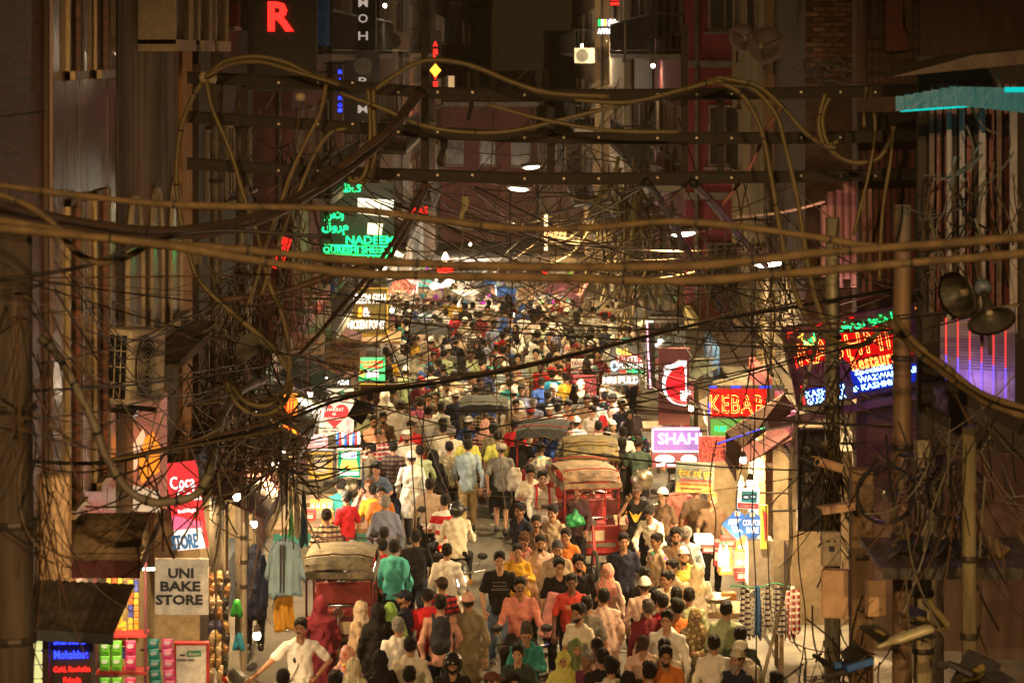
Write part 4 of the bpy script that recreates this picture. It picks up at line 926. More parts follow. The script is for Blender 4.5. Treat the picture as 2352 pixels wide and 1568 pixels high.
sign(356, 1283, 478, 1411, 31.5, 'cream', 'off white board with bold black words UNI BAKE STORE', [('UNI', 416, 1316, 28, 58, pm('black'), 'bold'), ('BAKE', 414, 1346, 28, 92, pm('black'), 'bold'), ('STORE', 412, 1377, 28, 108, pm('black'), 'bold')], d=.06, lit=.12)
t = sign(122, 1446, 210, 1640, 27, 'black', 'black LED board with blue dotted words Sharbat E Mohabbat over red words', [('Sharbat-E-', 164, 1470, 22, 78, gb), ('Mohabbat', 164, 1502, 24, 78, gb), ('Cold, Roohafza', 166, 1535, 16, 84, gr_, 'thin'), ('Faluda', 166, 1560, 16, 40, gr_, 'thin')], frame='dgrey', roll=-1)
sign(405, 1480, 474, 1600, 32, 'white', 'white water board with a small green label on the left', [('daar', 420, 1502, 6, 14, pm('dark')), ('Bisleri', 446, 1500, 9, 24, pm('white')), ('peete hain.', 428, 1513, 6, 40, pm('dark'))], frame='red', shapes=[('poly', 'green', [(430, 1494), (462, 1492), (462, 1506), (430, 1507)], 'green_label')])
sign(620, 822, 634, 960, 47, 'dark', 'tall narrow glowing red neon panel with odd curved shapes', [], shapes=[('poly', glow('neon_pure_red', (1, .0, .0), 1.6), [(600, 845), (612, 825), (618, 850), (625, 822), (634, 850), (632, 900), (615, 955), (594, 925)], 'red_shape'), ('poly', glow('neon_pure_red', (1, 0, 0), 1.6), [(592, 960), (603, 940), (606, 962), (596, 975)], 'red_shape')])
sign(652, 905, 682, 1000, 43, glow('orange_panel', (.85, .26, .02), 1.1), 'glowing orange vertical sign behind hanging wires', [], shapes=[('poly', gr_, [(658+7*k, 915), (661+7*k, 915), (657+7*k, 985), (654+7*k, 985)], 'red_stroke') for k in range(3)])
sign(632, 565, 660, 625, 50, 'dark', 'small slanting panel of red glowing strips on the left', [], roll=18, shapes=[('poly', gr_, [(634+6*k, 545), (637+6*k, 545), (636+6*k, 620), (633+6*k, 620)], 'red_strip') for k in range(4)])
# right
sign(1320, 738, 1363, 786, 78, 'dark', 'red board with yellow letters IR over the crowd on the right', [('IR', 1344, 764, 26, 34, gy)], lit=0, shapes=[('poly', glow('red_dim', (.7, .05, .02), .8), [(1322, 740), (1361, 740), (1361, 784), (1322, 784)], 'red_panel')])
sign(1402, 795, 1478, 862, 56, 'dgrey', 'neon hotel sign with amber, red, white and green words', [('BIL', 1432, 808, 18, 34, gy), ('HOTEL', 1446, 824, 19, 58, gr_), ('HOTEL', 1446, 824, 15, 54, gw, 'thin'), ('SPL. NAHARI', 1447, 840, 12, 58, gw), ('\u2192', 1452, 852, 14, 30, gg)], shapes=[('tube', gc, circ(1411, 840, 7, 10), 'blue_swirl'), ('tube', gg, [(1418, 800), (1420, 815)], 'neon_line'), ('tube', gr_, [(1424, 853), (1438, 853)], 'neon_line'), ('tube', gg, [(1465, 856), (1478, 855)], 'neon_line')])
sign(1384, 862, 1470, 884, 54, 'dgrey', 'dark strip with big white lit letters RI PULD', [('NRI PULD', 1426, 873, 19, 82, gw)])
sign(1316, 862, 1370, 960, 57, mat('menu_maroon', (.26, .03, .04), .6, var=.15, emit='base', es=.35), 'tall maroon menu board with rows of small pale writing', [('KABAB   120', 1342, 878+i*9, 5, 40-(i % 3)*6, pm('pink')) for i in range(9)])
sign(1312, 825, 1362, 858, 60, 'cream', 'cream hanging cloth banner printed in red above the maroon menu', [('NAHARI', 1337, 834, 12, 46, pm('red')), ('BIRYANI', 1337, 850, 10, 46, pm('red'))], lit=.4)
sign(1484, 735, 1504, 895, 52, 'dark', 'narrow vertical sign edged with pink and white neon', [], shapes=[('tube', glow('neon_pink', (1, .35, .5), 1.8), [(1486, 738), (1488, 800), (1494, 890)], 'neon_edge'), ('tube', gw, [(1486, 738), (1500, 738)], 'neon_edge')]+[('poly', 'black', [(1490+k, 745+50*k), (1502+k, 745+50*k), (1503+k, 785+50*k), (1492+k, 785+50*k)], 'panel') for k in range(3)])
t = sign(1512, 800, 1584, 975, 46, 'maroon', 'dark maroon fast food sign with a white chef hat over a red disc', [('F', 1580, 905, 22, 14, gw)], shapes=[
    ('poly', glow('disc_white', (.9, .85, .8), 1.3), circ(1569, 880, 48, 52, 24, 80, 270)+[(1570, 932), (1576, 932)], 'disc_rim'), ('poly', glow('hat_white', (.95, .9, .85), 1.6), [(1530, 862), (1523, 850), (1528, 840), (1545, 838), (1560, 843), (1576, 838), (1576, 862), (1534, 868)], 'chef_hat')])
MB().prism([((a-1548)*46/F, -(b-887)*46/F) for a, b in circ(1569, 884, 41, 44, 24, 85, 268)+[(1571, 928), (1576, 928)]], -.028, -.014).build('red_disc', glow('disc_red', (.75, .01, .015), 1.2), t)
MB().prism([((a-1548)*46/F, -(b-887)*46/F) for a, b in [(1562, 897), (1574, 897), (1574, 920), (1564, 918)]], -.042, -.03).build('cup', glow('hat_white', (1, 1, 1), 1), t)
sign(1574, 762, 1800, 878, 49.5, mat('hoarding', (.045, .025, .022), .8, var=.4), 'big dull grey hoarding back behind the red neon kebab sign', [], d=.2)
sign(1626, 885, 1800, 1018, 42, 'black', 'red neon board reading KEBAB with green and blue lights', [('KEBAB', 1690, 930, 46, 122, gof, 'neon'), ('PURE', 1655, 985, 16, 26, gg, 'thin')], shapes=[('poly', glow('red_panel', (.75, .005, .004), 1.1), [(1632, 893), (1760, 893), (1760, 956), (1632, 956)], 'red_panel'), ('tube', gb, [(1630, 888), (1645, 888)], 'blue_lights'), ('tube', gb, [(1680, 888), (1700, 888)], 'blue_lights'), ('tube', gb, [(1745, 888), (1770, 888)], 'blue_lights'), ('tube', gb, [(1629, 925), (1629, 950)], 'blue_lights'), ('poly', glow('green_dim', (.06, .2, .04), .5), [(1632, 962), (1760, 962), (1760, 1012), (1632, 1012)], 'green_panel'), ('tube', gb, [(1800-30, 1000), (1795, 1000)], 'blue_lights')])
ks = sign(1815, 722, 2150, 905, 36.5, mat('sign_greyblue', (.05, .04, .05), .5, var=.3), 'large neon restaurant sign KASHMIR with red, green and blue lettering', [('KASHMIR', 1960, 790, 56, 255, gof, 'neon'), ('Restaurant', 2015, 832, 34, 130, gof, 'neon'),
    ('\u0645\u0633\u0644\u0645', 1870, 756, 30, 34, gg), ('\u06a9\u0634\u0645\u06cc\u0631 \u06c1\u0648\u0679\u0644', 1990, 740, 22, 150, gg), ('Specialist in', 2010, 852, 16, 110, gc), ('WAZWAN, KABABS', 2045, 870, 17, 170, gc), ('& KASHMIRI N', 2010, 888, 17, 130, gc), ('KASHMIRI', 1880, 880, 19, 90, gc), ('GUSHTABA', 1880, 897, 18, 90, gc)],
    roll=-11, frame='dark', shapes=[('poly', glow('sign_red_back', (.30, .002, .002), .9), [(1838, 762), (1912, 762), (1912, 812), (1838, 812)], 'red_panel'), ('poly', glow('sign_red_back', (.3, 0, 0), .8), [(1935, 755), (2095, 755), (2095, 845), (1960, 845), (1935, 812)], 'red_panel'), ('poly', glow('sign_blue_back', (.003, .012, .22), .8), [(1838, 868), (1925, 868), (1925, 903), (1838, 903)], 'blue_panel'), ('poly', glow('sign_blue_back', (0, .03, .4), .9), [(1945, 846), (2140, 860), (2140, 882), (2080, 898), (1945, 898)], 'blue_panel'), ('tube', gr_, [(1822, 745), (1822, 732), (1845, 730)], 'neon_corner'), ('tube', gr_, [(1828, 790), (1828, 815)], 'neon_corner'), ('tube', gr_, [(1828, 855), (1828, 900)], 'neon_corner'), ('tube', gy, [(1842, 748), (1856, 740), (1850, 752), (1862, 765)], 'amber_flame'), ('tube', gy, [(1862, 770), (1880, 768), (1876, 752)], 'amber_flame'), ('tube', go, [(2120, 732), (2136, 732)], 'neon_corner'), ('tube', go, [(2120, 768), (2136, 768)], 'neon_corner'), ('tube', gr_, [(1890, 728), (1905, 726)], 'neon_corner'), ('tube', gr_, [(1960, 726), (1980, 726)], 'neon_corner'), ('tube', gr_, [(2140, 800), (2141, 825)], 'neon_corner')])
MB().box((-1.15, -.4, -.06), (1.15, .5, .06)).build('roof_sheet', TIN, empty('canopy', at(1930, 945, 37), 0, 'dark sloping canopy below the large neon restaurant sign', 'canopy'), rot=(R(-12), R(-11), 0))
lt = empty('string_light', at(1760, 1000, 38), 0, 'slanting string of blue and green lights along the broken awning edge', 'string lights'); mb = MB(); mg = MB()
for i in range(26):
    p = Vector((-.75+i*.045, 0, -.12+i*.0155)); (mb if i < 15 else mg).box(p-Vector((.012, .012, .008)), p+Vector((.012, .012, .008)))
mb.build('blue_bulbs', gb, lt); mg.build('green_bulbs', gg, lt); MB().tube([(-.8, .01, -.14), (.5, .01, .30)], .02, 5).build('cable', IRON, lt)
aw = empty('awning', at(1750, 960, 38.5), 0, 'torn brown awning flap sagging in front of the red neon kebab sign', 'awning')
MB().quad(*[Vector((((a-1750)*38.5/F), b_, -(c-960)*38.5/F)) for a, c, b_ in ((1800, 905, .1), (1835, 950, .5), (1700, 1020, -.3), (1660, 985, -.3))]).build('cloth', mat('awning_brown', (.075, .032, .02), .8, var=.4, bump=.4), aw).modifiers.new('t', 'SOLIDIFY').thickness = .03
MB().quad(*[Vector((((a-1750)*38.5/F), b_, -(c-960)*38.5/F)) for a, c, b_ in ((1662, 985, -.3), (1700, 1020, -.3), (1692, 1075, -.25), (1665, 1040, -.25))]).build('hanging_corner', mat('awning_pale', (.10, .055, .04), .8, var=.4, bump=.4), aw).modifiers.new('t', 'SOLIDIFY').thickness = .02
sign(1498, 982, 1608, 1038, 43.5, glow('violet_panel', (.22, .12, .28), .6), 'violet lit sign with glowing white letters SHAH', [('SHAHI', 1562, 1008, 32, 100, gp)], shapes=[('tube', gw, [(1499, 985), (1499, 1034)], 'neon_edge'), ('tube', gw, [(1503, 984), (1606, 984)], 'neon_edge'), ('tube', gw, [(1500, 1036), (1606, 1036)], 'neon_edge')])
sign(1498, 1042, 1606, 1074, 43.4, mat('kebab_panel', (.16, .03, .025), .6, emit='base', es=.3), 'brown food panel with two white plates of kebabs', [('SEEKH   TIKKA   SHAWARMA', 1552, 1068, 6, 90, gw)], shapes=[('poly', gw, circ(1527, 1054, 22, 10), 'plate'), ('poly', gw, circ(1582, 1054, 18, 10), 'plate'), ('poly', pm('orange'), [(1513, 1052), (1540, 1050), (1541, 1055), (1515, 1058)], 'kebabs')])
sign(1605, 1003, 1742, 1060, 40.5, mat('red_dull', (.20, .022, .022), .6, var=.25, emit='base', es=.15), 'dull red board with lighter red letters MOHABBAT', [('VILLAGE', 1655, 1018, 18, 80, glow('letter_red', (.5, .08, .05), .5)), ('MOHABBAT', 1675, 1045, 22, 128, glow('letter_red', (.5, .08, .05), .5), 'thin')])
sign(1552, 1062, 1640, 1132, 41, mat('hindi_board', (.13, .15, .12), .7, var=.4, scale=5), 'faded green board with yellow Hindi words above red writing', [('\u0910\u0928\u0915 \u0924\u093e\u0908 \u0938\u0941\u092e\u093e', 1597, 1088, 18, 80, pm('yellow'), 'thin'), ('SPECTACLES & SURMA', 1600, 1103, 6, 74, pm('red')), ('SINCE 1960 DELHI', 1600, 1112, 6, 70, pm('red')), ('JAMA MASJID', 1590, 1122, 5, 50, pm('dark'))], roll=3, shapes=[('poly', 'orange', [(1554, 1108), (1638, 1108), (1638, 1131), (1554, 1131)], 'orange_band')])
sign(1694, 1124, 1744, 1168, 39.2, 'white', 'optical board with a drawing of eyes and spectacles in a red border', [('OPTICAL TOURS', 1719, 1161, 6, 36, pm('white'))], lit=.6, roll=3, shapes=[('poly', pm('red', .4), [(1695, 1155), (1743, 1155), (1743, 1167), (1695, 1167)], 'red_band'), ('poly', pm('teal', .5), [(1703, 1128), (1738, 1128), (1738, 1153), (1703, 1153)], 'blue_panel'), ('poly', pm('white', .8), circ(1713, 1141, 8, 5), 'eye'), ('poly', pm('white', .8), circ(1729, 1139, 8, 5), 'eye'), ('tube', 'black', circ(1713, 1141, 8, 5), 'spectacle_rim'), ('tube', 'black', circ(1729, 1139, 8, 5), 'spectacle_rim')])
def diamond(u, v, r_, Y, word, label):
    k = Y/F; t = empty('shop_sign', at(u, v, Y), 0, label, 'sign')
    MB().prism([(0, r_*k), (r_*k, 0), (0, -r_*k), (-r_*k, 0)], 0, .04).build('board', pm('blue', .55), t)
    for i, w_ in enumerate(word): text(w_, 14*k*1.3, pm('white', .9), t, (0, -.012, (6-i*17)*k), (44 if len(w_) > 5 else 28)*k, bold=.03, depth=.01)
    MB().box((-6*k, -.01, 20*k), (6*k, -.001, 30*k)).build('emblem', pm('cream', .5), t)
diamond(1694, 1204, 36, 39, ('AIRPORT', 'TAXI'), 'blue diamond board reading AIRPORT TAXI')
diamond(1728, 1206, 37, 38.8, ('COUPON', 'FARE'), 'blue diamond board reading COUPON FARE')
sign(1748, 1160, 1764, 1260, 38.4, 'yellow', 'narrow yellow and red lightbox at the edge of the bright shop', [], lit=.8, shapes=[('poly', pm('red', .8), [(1752, 1170), (1763, 1180), (1763, 1230), (1757, 1245)], 'red_triangle')])
rk_ = sign(1832, 985, 1908, 1220, 33, mat('rkw_board', (.075, .07, .085), .7, var=.35), 'weathered dark board with big grey letters R K W one above another', [(c, u_, y, 34, 24, mat('rkw_letter', (.34, .30, .26), .7)) for c, u_, y in (('R', 1853, 1038), ('K', 1860, 1098), ('W', 1852, 1155))], d=.15)
for (u, v, Y, c, p) in ((1950, 800, 35.6, (1, .05, .03), 14), (2040, 880, 35.6, (.05, .12, 1), 7), (1700, 930, 41, (1, .04, .03), 24), (820, 570, 53, (.05, 1, .2), 9), (838, 740, 55.2, (1, .75, .4), 30), (1030, 700, 76, (1, .82, .6), 260), (1200, 715, 78, (1, .72, .45), 200), (1330, 900, 55, (1, .8, .5), 120), (740, 960, 45.5, (1, .85, .65), 90), (760, 1120, 42, (1, .8, .55), 70), (1690, 1290, 38.8, (1, .75, .4), 90), (1420, 860, 53, (1, .8, .55), 110), (1552, 1010, 42.6, (1, .75, .7), 40), (860, 480, 53, (1, .8, .5), 12), (1345, 760, 76, (1, .4, .1), 70), (1290, 540, 108, (1, .55, .2), 120), (1000, 250, 92, (1, .15, .05), 50), (1880, 520, 32.5, (1, .4, .3), 7), (612, 900, 45, (1, .03, .02), 16)):
    L_ = lamp('POINT', at(u, v, Y), p, c, .25)  # lights added without fixtures to stand in for the glow of signs
# bright interior wall of the eyewear shop: shelves of lit boxes
lw = empty('display_case', at(1742, 1240, 39.6), 0, 'tall glowing display case full of small lit shelves at the edge of the bright shop', 'display case')
MB().box((0, 0, 0), (.12, 1.6, 1.75)).build('case', pm('tan'), lw)
for k in range(7): MB().box((-.012, .08, .08+k*.235), (0, 1.5, .25+k*.235)).build('lit_shelf', glow('case_glow', (1, .72, .34), 2.6), lw)
lamp('AREA', (-.25, .7, 1.0), 70, (1, .66, .34), 1.4, (0, R(90), 0), None, lw)
# ------------------------------------------------------------------ bulbs hanging over the street edge
BULB = glow('bulb_glow', (1, .86, .58), 22)
def bulb(x, y, z, power, label, col=(1, .64, .28), shade=True, drop=.8):
    t = empty('hanging_bulb', (x, y, z), 0, label, 'light bulb', 'bare bulbs hanging over the stalls')
    MB().lathe([(.012, .05), (.04, .02), (.05, -.02), (.04, -.06), (.01, -.075)], 10).build('bulb', BULB, t, smooth=True)
    if shade: MB().lathe([(.02, .12), (.035, .10), (.045, .05), (.052, .03), (.03, .05)], 12).build('lamp_cap', STEEL, t)
    MB().tube([(0, 0, .1), (.01, 0, drop*.5), (0, 0, drop)], .006, 4).build('flex', IRON, t)
    lamp('SPOT' if y < 72 else 'POINT', (0, 0, -.12 if y > 72 else -.02), power, col, .08, (0, 0, 0), 165 if y < 72 else None, t); return t
bulb(*at(583, 1200, 36.0), 60, 'bright bulb hanging above the sacks near the blue shirt'); bulb(*at(590, 1455, 31), 45, 'bulb with a flat metal shade over the parked scooter')
bulb(*at(1702, 1108, 40), 90, 'clustered bright bulb above the optical board'); bulb(*at(1707, 1372, 39), 55, 'finned bulb hanging over the orange snack packets')
r = random.Random(4); nm = {-1: 'left', 1: 'right'}
for (x, y, z, p, lb) in ((-3.7, 32.5, 3.3, 420, 'warm bulb under the awning edge beside the sandals'), (-3.6, 36.8, 3.0, 460, 'warm bulb over the front of the garment shop at left'), (3.3, 33.5, 3.3, 420, 'warm bulb hanging right above the white capped men'), (3.5, 36.6, 3.1, 460, 'warm bulb over the scarves at right')): bulb(x, y, z, p, lb)
for i, y in enumerate((40, 44.5, 49, 53.5, 58.5, 64, 71, 79, 88)):
    for s in (-1, 1):
        xx = s*(3.75 if s < 0 else (3.9 if y < 44 else 3.3)); z = 2.75+r.uniform(-.1, .2)
        bulb(xx, y+r.uniform(-.6, .6), z, (520 if y < 60 else 600)*(1.25 if s > 0 and 40 < y < 60 else 1), 'warm bulb number %s along the %s awnings counted from the near end' % (('one', 'two', 'three', 'four', 'five', 'six', 'seven', 'eight', 'nine')[i], nm[s]), (1, .64, .27) if r.random() < .62 else (1, .80, .55))
for (u, v, Y, p) in ((1015, 655, 92, 500), (1000, 690, 86, 350), (1035, 712, 84, 300), (1290, 690, 96, 350), (1120, 640, 104, 420), (1080, 560, 108, 300), (1210, 610, 106, 380)):
    bulb(*at(u, v, Y), p*1.3, 'dazzling distant bulb %s over the far end of the street' % {1015: 'beneath the red lamp', 1000: 'low at the left', 1035: 'lowest of all', 1290: 'at the right', 1120: 'in the middle', 1080: 'high and left', 1210: 'high and right'}[u], (1, .84, .62))
bulb(*at(884, 12, 66), 110, 'white wall bulb high on the left above the vertical letters', (1, .8, .55)); bulb(*at(1337, 104, 92), 150, 'bulb lighting a balcony high on the right of the sky gap', (1, .8, .5)); bulb(*at(1500, 150, 64), 60, 'dim bulb on the grey building left of the crimson one', (1, .7, .4))
cl = empty('lantern_cluster', at(1018, 655, 90), 0, 'dazzling cluster of white bulbs under the red lamp at the far end', 'lamp cluster'); r = random.Random(9)
for i in range(14): MB().lathe([(.05, -.12), (.15, -.07), (.18, 0), (.15, .08), (.05, .13)], 8).build('bulb', BULB, cl, (r.uniform(-.38, .38), r.uniform(-.3, .3), r.uniform(-.55, .22)), smooth=True)
ol = empty('lantern', at(1023, 605, 92), 0, 'glowing white flame above a red lamp base hanging over the far street', 'lamp')
MB().lathe([(.03, 0), (.12, .1), (.13, .22), (.03, .42)], 10).build('flame', glow('flame_glow', (1, .75, .4), 7), ol); MB().lathe([(.22, -.35), (.30, -.32), (.33, -.10), (.20, -.02)], 12).build('lamp_base', gr_, ol)
t = empty('neon_sign', at(1000, 150, 95), 0, 'vertical string of red neon letters with an amber diamond above the beams', 'neon sign')
for i, (dv, w) in enumerate(((-48, 9), (-30, 6), (-18, 6), (42-32, 9), (28, 8), (44, 6))): text('AILOVE'[i], .26, gr_, t, (0, 0, -dv*95/F), .17, bold=.04)
MB().prism([(0, .26), (.22, 0), (0, -.26), (-.22, 0)], -.03, .02, Matrix.Translation((0, 0, -12*95/F+.0))).build('diamond', glow('diamond_amber', (1, .35, .02), 2.5), t)
t = sign(1372, 42, 1422, 82, 85, 'grey', 'pale upright signboard with coloured bars and white letters APPROVED', [('@Gu', 1408, 52, 17, 22, gw), ('APPROVED', 1400, 73, 16, 54, gw)], shapes=[('poly', glow('bar_%d' % i, c, 1.6), [(1374+7*i, 45), (1380+7*i, 45), (1380+7*i, 60), (1374+7*i, 60)], 'colour_bar') for i, c in enumerate(((.02, .8, .1), (1, .4, .5), (1, .5, .05), (.05, .05, 1), (1, .02, .02)))])
sign(1400, -10, 1424, 14, 85, 'dark', 'red glowing strip sign at the top edge of the picture', [], shapes=[('poly', gr_, [(1402, -4), (1422, -4), (1422, 1), (1402, 1)], 'red_strip'), ('poly', gr_, [(1402, 6), (1422, 6), (1422, 12), (1402, 12)], 'red_strip')])
FARS = [(1290, 490, 1322, 510, 118, glow('far_pink', (1, .45, .7), 2.5), 'far pink and white neon sign'), (1250, 520, 1300, 545, 112, glow('far_amber', (1, .5, .15), 1.4), 'far amber lit shop sign'), (1262, 545, 1332, 562, 115, glow('far_gold', (1, .6, .2), 1.1), 'far golden lit signboard'), (1250, 490, 1258, 575, 112, glow('far_bulbs', (1, .65, .3), 1.6), 'far vertical strip of amber bulbs'),
        (1172, 585, 1204, 605, 112, glow('far_orange', (1, .4, .05), 1.5), 'far orange oval sign'), (1246, 622, 1286, 637, 100, gr_, 'far small red letters sign'), (1242, 650, 1266, 670, 100, pm('green', .8), 'far green board with white marks'), (916, 163, 950, 192, 110, glow('far_amber', (1, .5, .15), 1.4), 'orange lit sign left of the red vertical neon'),
        (925, 286, 960, 296, 105, gr_, 'small red neon dashes under the first beam'), (1130, 655, 1180, 690, 100, pm('pink', .8), 'far pink signboard over the crowd'), (1060, 640, 1105, 665, 104, pm('cream', .7), 'far cream signboard over the crowd'), (1190, 690, 1235, 708, 96, pm('pink', .5), 'far rose coloured banner above heads'),
        (985, 700, 1050, 725, 82, pm('cream', .9), 'far bright stall front at left of the crowd'), (1275, 715, 1315, 750, 84, glow('far_magenta', (.6, .05, .25), .8), 'magenta cloth display on the right far side'), (905, 640, 960, 700, 88, pm('pink', .35), 'rose coloured hanging panel at far left'), (1120, 705, 1150, 715, 86, glow('far_red', (.9, .1, .05), 1), 'far red glowing strip over the crowd'), (870, 700, 885, 760, 66, pm('red', .9), 'small red hanging panel by the fish and chicken sign')]
for (a, b, c, d, Y, m, lb) in FARS: sign(a, b, c, d, Y, m, lb, [], group='small lit signs at the far end of the street')

rs_ = random.Random(44)
for i, (u0, u1, v, Y) in enumerate(((900, 1040, 672, 84), (960, 1100, 698, 78), (1080, 1230, 662, 92), (1150, 1290, 700, 80), (1000, 1120, 640, 98), (1230, 1330, 672, 88), (900, 990, 712, 74))):
    a, b = at(u0, v, Y), at(u1, v, Y+3); t = empty('bulb_string', a, 0, '%s string of small bulbs over the far stalls' % ('left high', 'left low', 'middle high', 'middle low', 'farthest', 'right', 'nearest')[i], 'string lights', 'strings of bulbs over the far stalls'); n = 9
    L_ = [(b-a)*(k/n)-Vector((0, 0, .5*math.sin(math.pi*k/n)+rs_.uniform(0, .12))) for k in range(n+1)]; MB().tube(L_, .008, 4).build('flex', IRON, t)
    for p in L_:
        if rs_.random() < .75: MB().lathe([(.02, -.07), (.06, -.04), (.075, 0), (.05, .05), (.02, .08)], 7).build('bulb', BULB, t, p, smooth=True)
for i, (u, v, Y, w, c, lb) in enumerate(((1000, 690, 82, 1.6, (.55, .45, .32), 'cream tarpaulin over a bright stall at the left end of the crowd'), (905, 668, 80, 1.2, (.45, .16, .16), 'rose tarpaulin at the far left beyond the fish sign'), (1105, 700, 80, 1.5, (.12, .10, .10), 'dark tarpaulin over the middle of the far crowd'), (1185, 672, 90, 1.8, (.20, .09, .06), 'red brown tarpaulin far down the middle'), (1265, 705, 80, 1.4, (.10, .14, .24), 'blue tarpaulin on the far right side'), (1300, 660, 88, 1.4, (.50, .20, .24), 'pink tarpaulin on the far right side'), (960, 640, 96, 1.4, (.38, .2, .18), 'dusty rose tarpaulin behind the lamp cluster'), (1060, 678, 86, 1.3, (.45, .38, .28), 'sandy tarpaulin right of the lamp cluster'), (1150, 650, 97, 1.5, (.42, .12, .10), 'brick red tarpaulin high in the far middle'), (1225, 672, 89, 1.3, (.35, .30, .26), 'stone grey tarpaulin right of the far middle'), (930, 700, 77, 1.2, (.16, .12, .10), 'dark brown tarpaulin at the left edge of the far crowd'), (1010, 640, 101, 1.5, (.10, .16, .10), 'dark green tarpaulin above the red lamp'), (1290, 632, 99, 1.3, (.42, .22, .28), 'mauve tarpaulin at the far right'), (1100, 625, 108, 1.7, (.3, .2, .14), 'brown tarpaulin farthest down the street'))):
    t = empty('tarpaulin', at(u, v, Y), R(rs_.uniform(-12, 12)), lb, 'tarpaulin', 'tarpaulins over the far stalls'); mb = MB(); n = 6
    for a in range(n):
        for b in range(4):
            f = lambda p, q: ((p/n-.5)*w, (q/4-.5)*1.6, -.25*abs(p/n-.5)*2-.08*math.sin(p*1.9+i)*math.sin(q*1.3)+.10*q)
            mb.quad(f(a, b), f(a+1, b), f(a+1, b+1), f(a, b+1))
    mb.build('sheet', mat('tarp_%d' % i, c, .7, var=.3), t, smooth=True).modifiers.new('s', 'SOLIDIFY').thickness = .01
    if i < 99:
        zf = max(.6, t.location.z-.1); ct = MB().box((-w*.42, -.6, -zf), (w*.42, .4, -zf+.85)).build('stall_table', pm(('maroon', 'teal', 'cream', 'blue', 'tan')[i % 5]), t); gd = MB()
        for k_ in range(14): xx, hh = rs_.uniform(-w*.4, w*.3), rs_.uniform(.08, .3); gd.box((xx, -.55+.06*k_, -zf+.853), (xx+.16, -.50+.06*k_, -zf+.853+hh))
        gd.build('goods', GOODS, t)['kind'] = 'stuff'; lamp('POINT', (0, -.2, -.45), 120, (1, .82, .55) if i % 3 else (1, .6, .3), .08, parent=t); MB().lathe([(.02, -.08), (.07, -.04), (.085, 0), (.05, .06), (.02, .08)], 7).build('bulb', BULB, t, (.0, -.85, -.42), smooth=True)
    for s in (-1, 1): MB().tube([(s*w*.47, -.75, -.2), (s*w*.47, -.75, -max(.5, t.location.z-.05))], .025, 5).build('tent_pole', STEEL, t)
# ------------------------------------------------------------------ vehicles
TYRE = mat('tyre', (.015, .014, .013), .8); CHROME = mat('chrome', (.55, .52, .47), .22, metal=1, var=.1, bump=0); PLAST = mat('dark_plastic', (.02, .02, .022), .4, var=.1)
def wheel(parent, loc, r_, w=.05, spokes=14, rot=(0, 0, 0), rim=CHROME):
    t = MB(); Mx = Matrix.Rotation(R(90), 4, 'Y')
    t.tube([Mx @ Vector((r_*math.cos(a), r_*math.sin(a), 0)) for a in [i*2*math.pi/24 for i in range(25)]], w, 7, caps=False); o = t.build('wheel', TYRE, parent, loc, rot, smooth=True)
    m = MB().tube([Mx @ Vector(((r_-w)*math.cos(a), (r_-w)*math.sin(a), 0)) for a in [i*2*math.pi/24 for i in range(25)]], .012, 4, caps=False)
    for i in range(spokes): a = i*2*math.pi/spokes; m.tube([(0, 0, 0), (0, (r_-w)*math.cos(a), (r_-w)*math.sin(a))], .004, 3)
    m.tube([(-.05, 0, 0), (.05, 0, 0)], .03, 8); m.build('rim', rim, o); return o
PAL['drab'] = (.30, .26, .18)
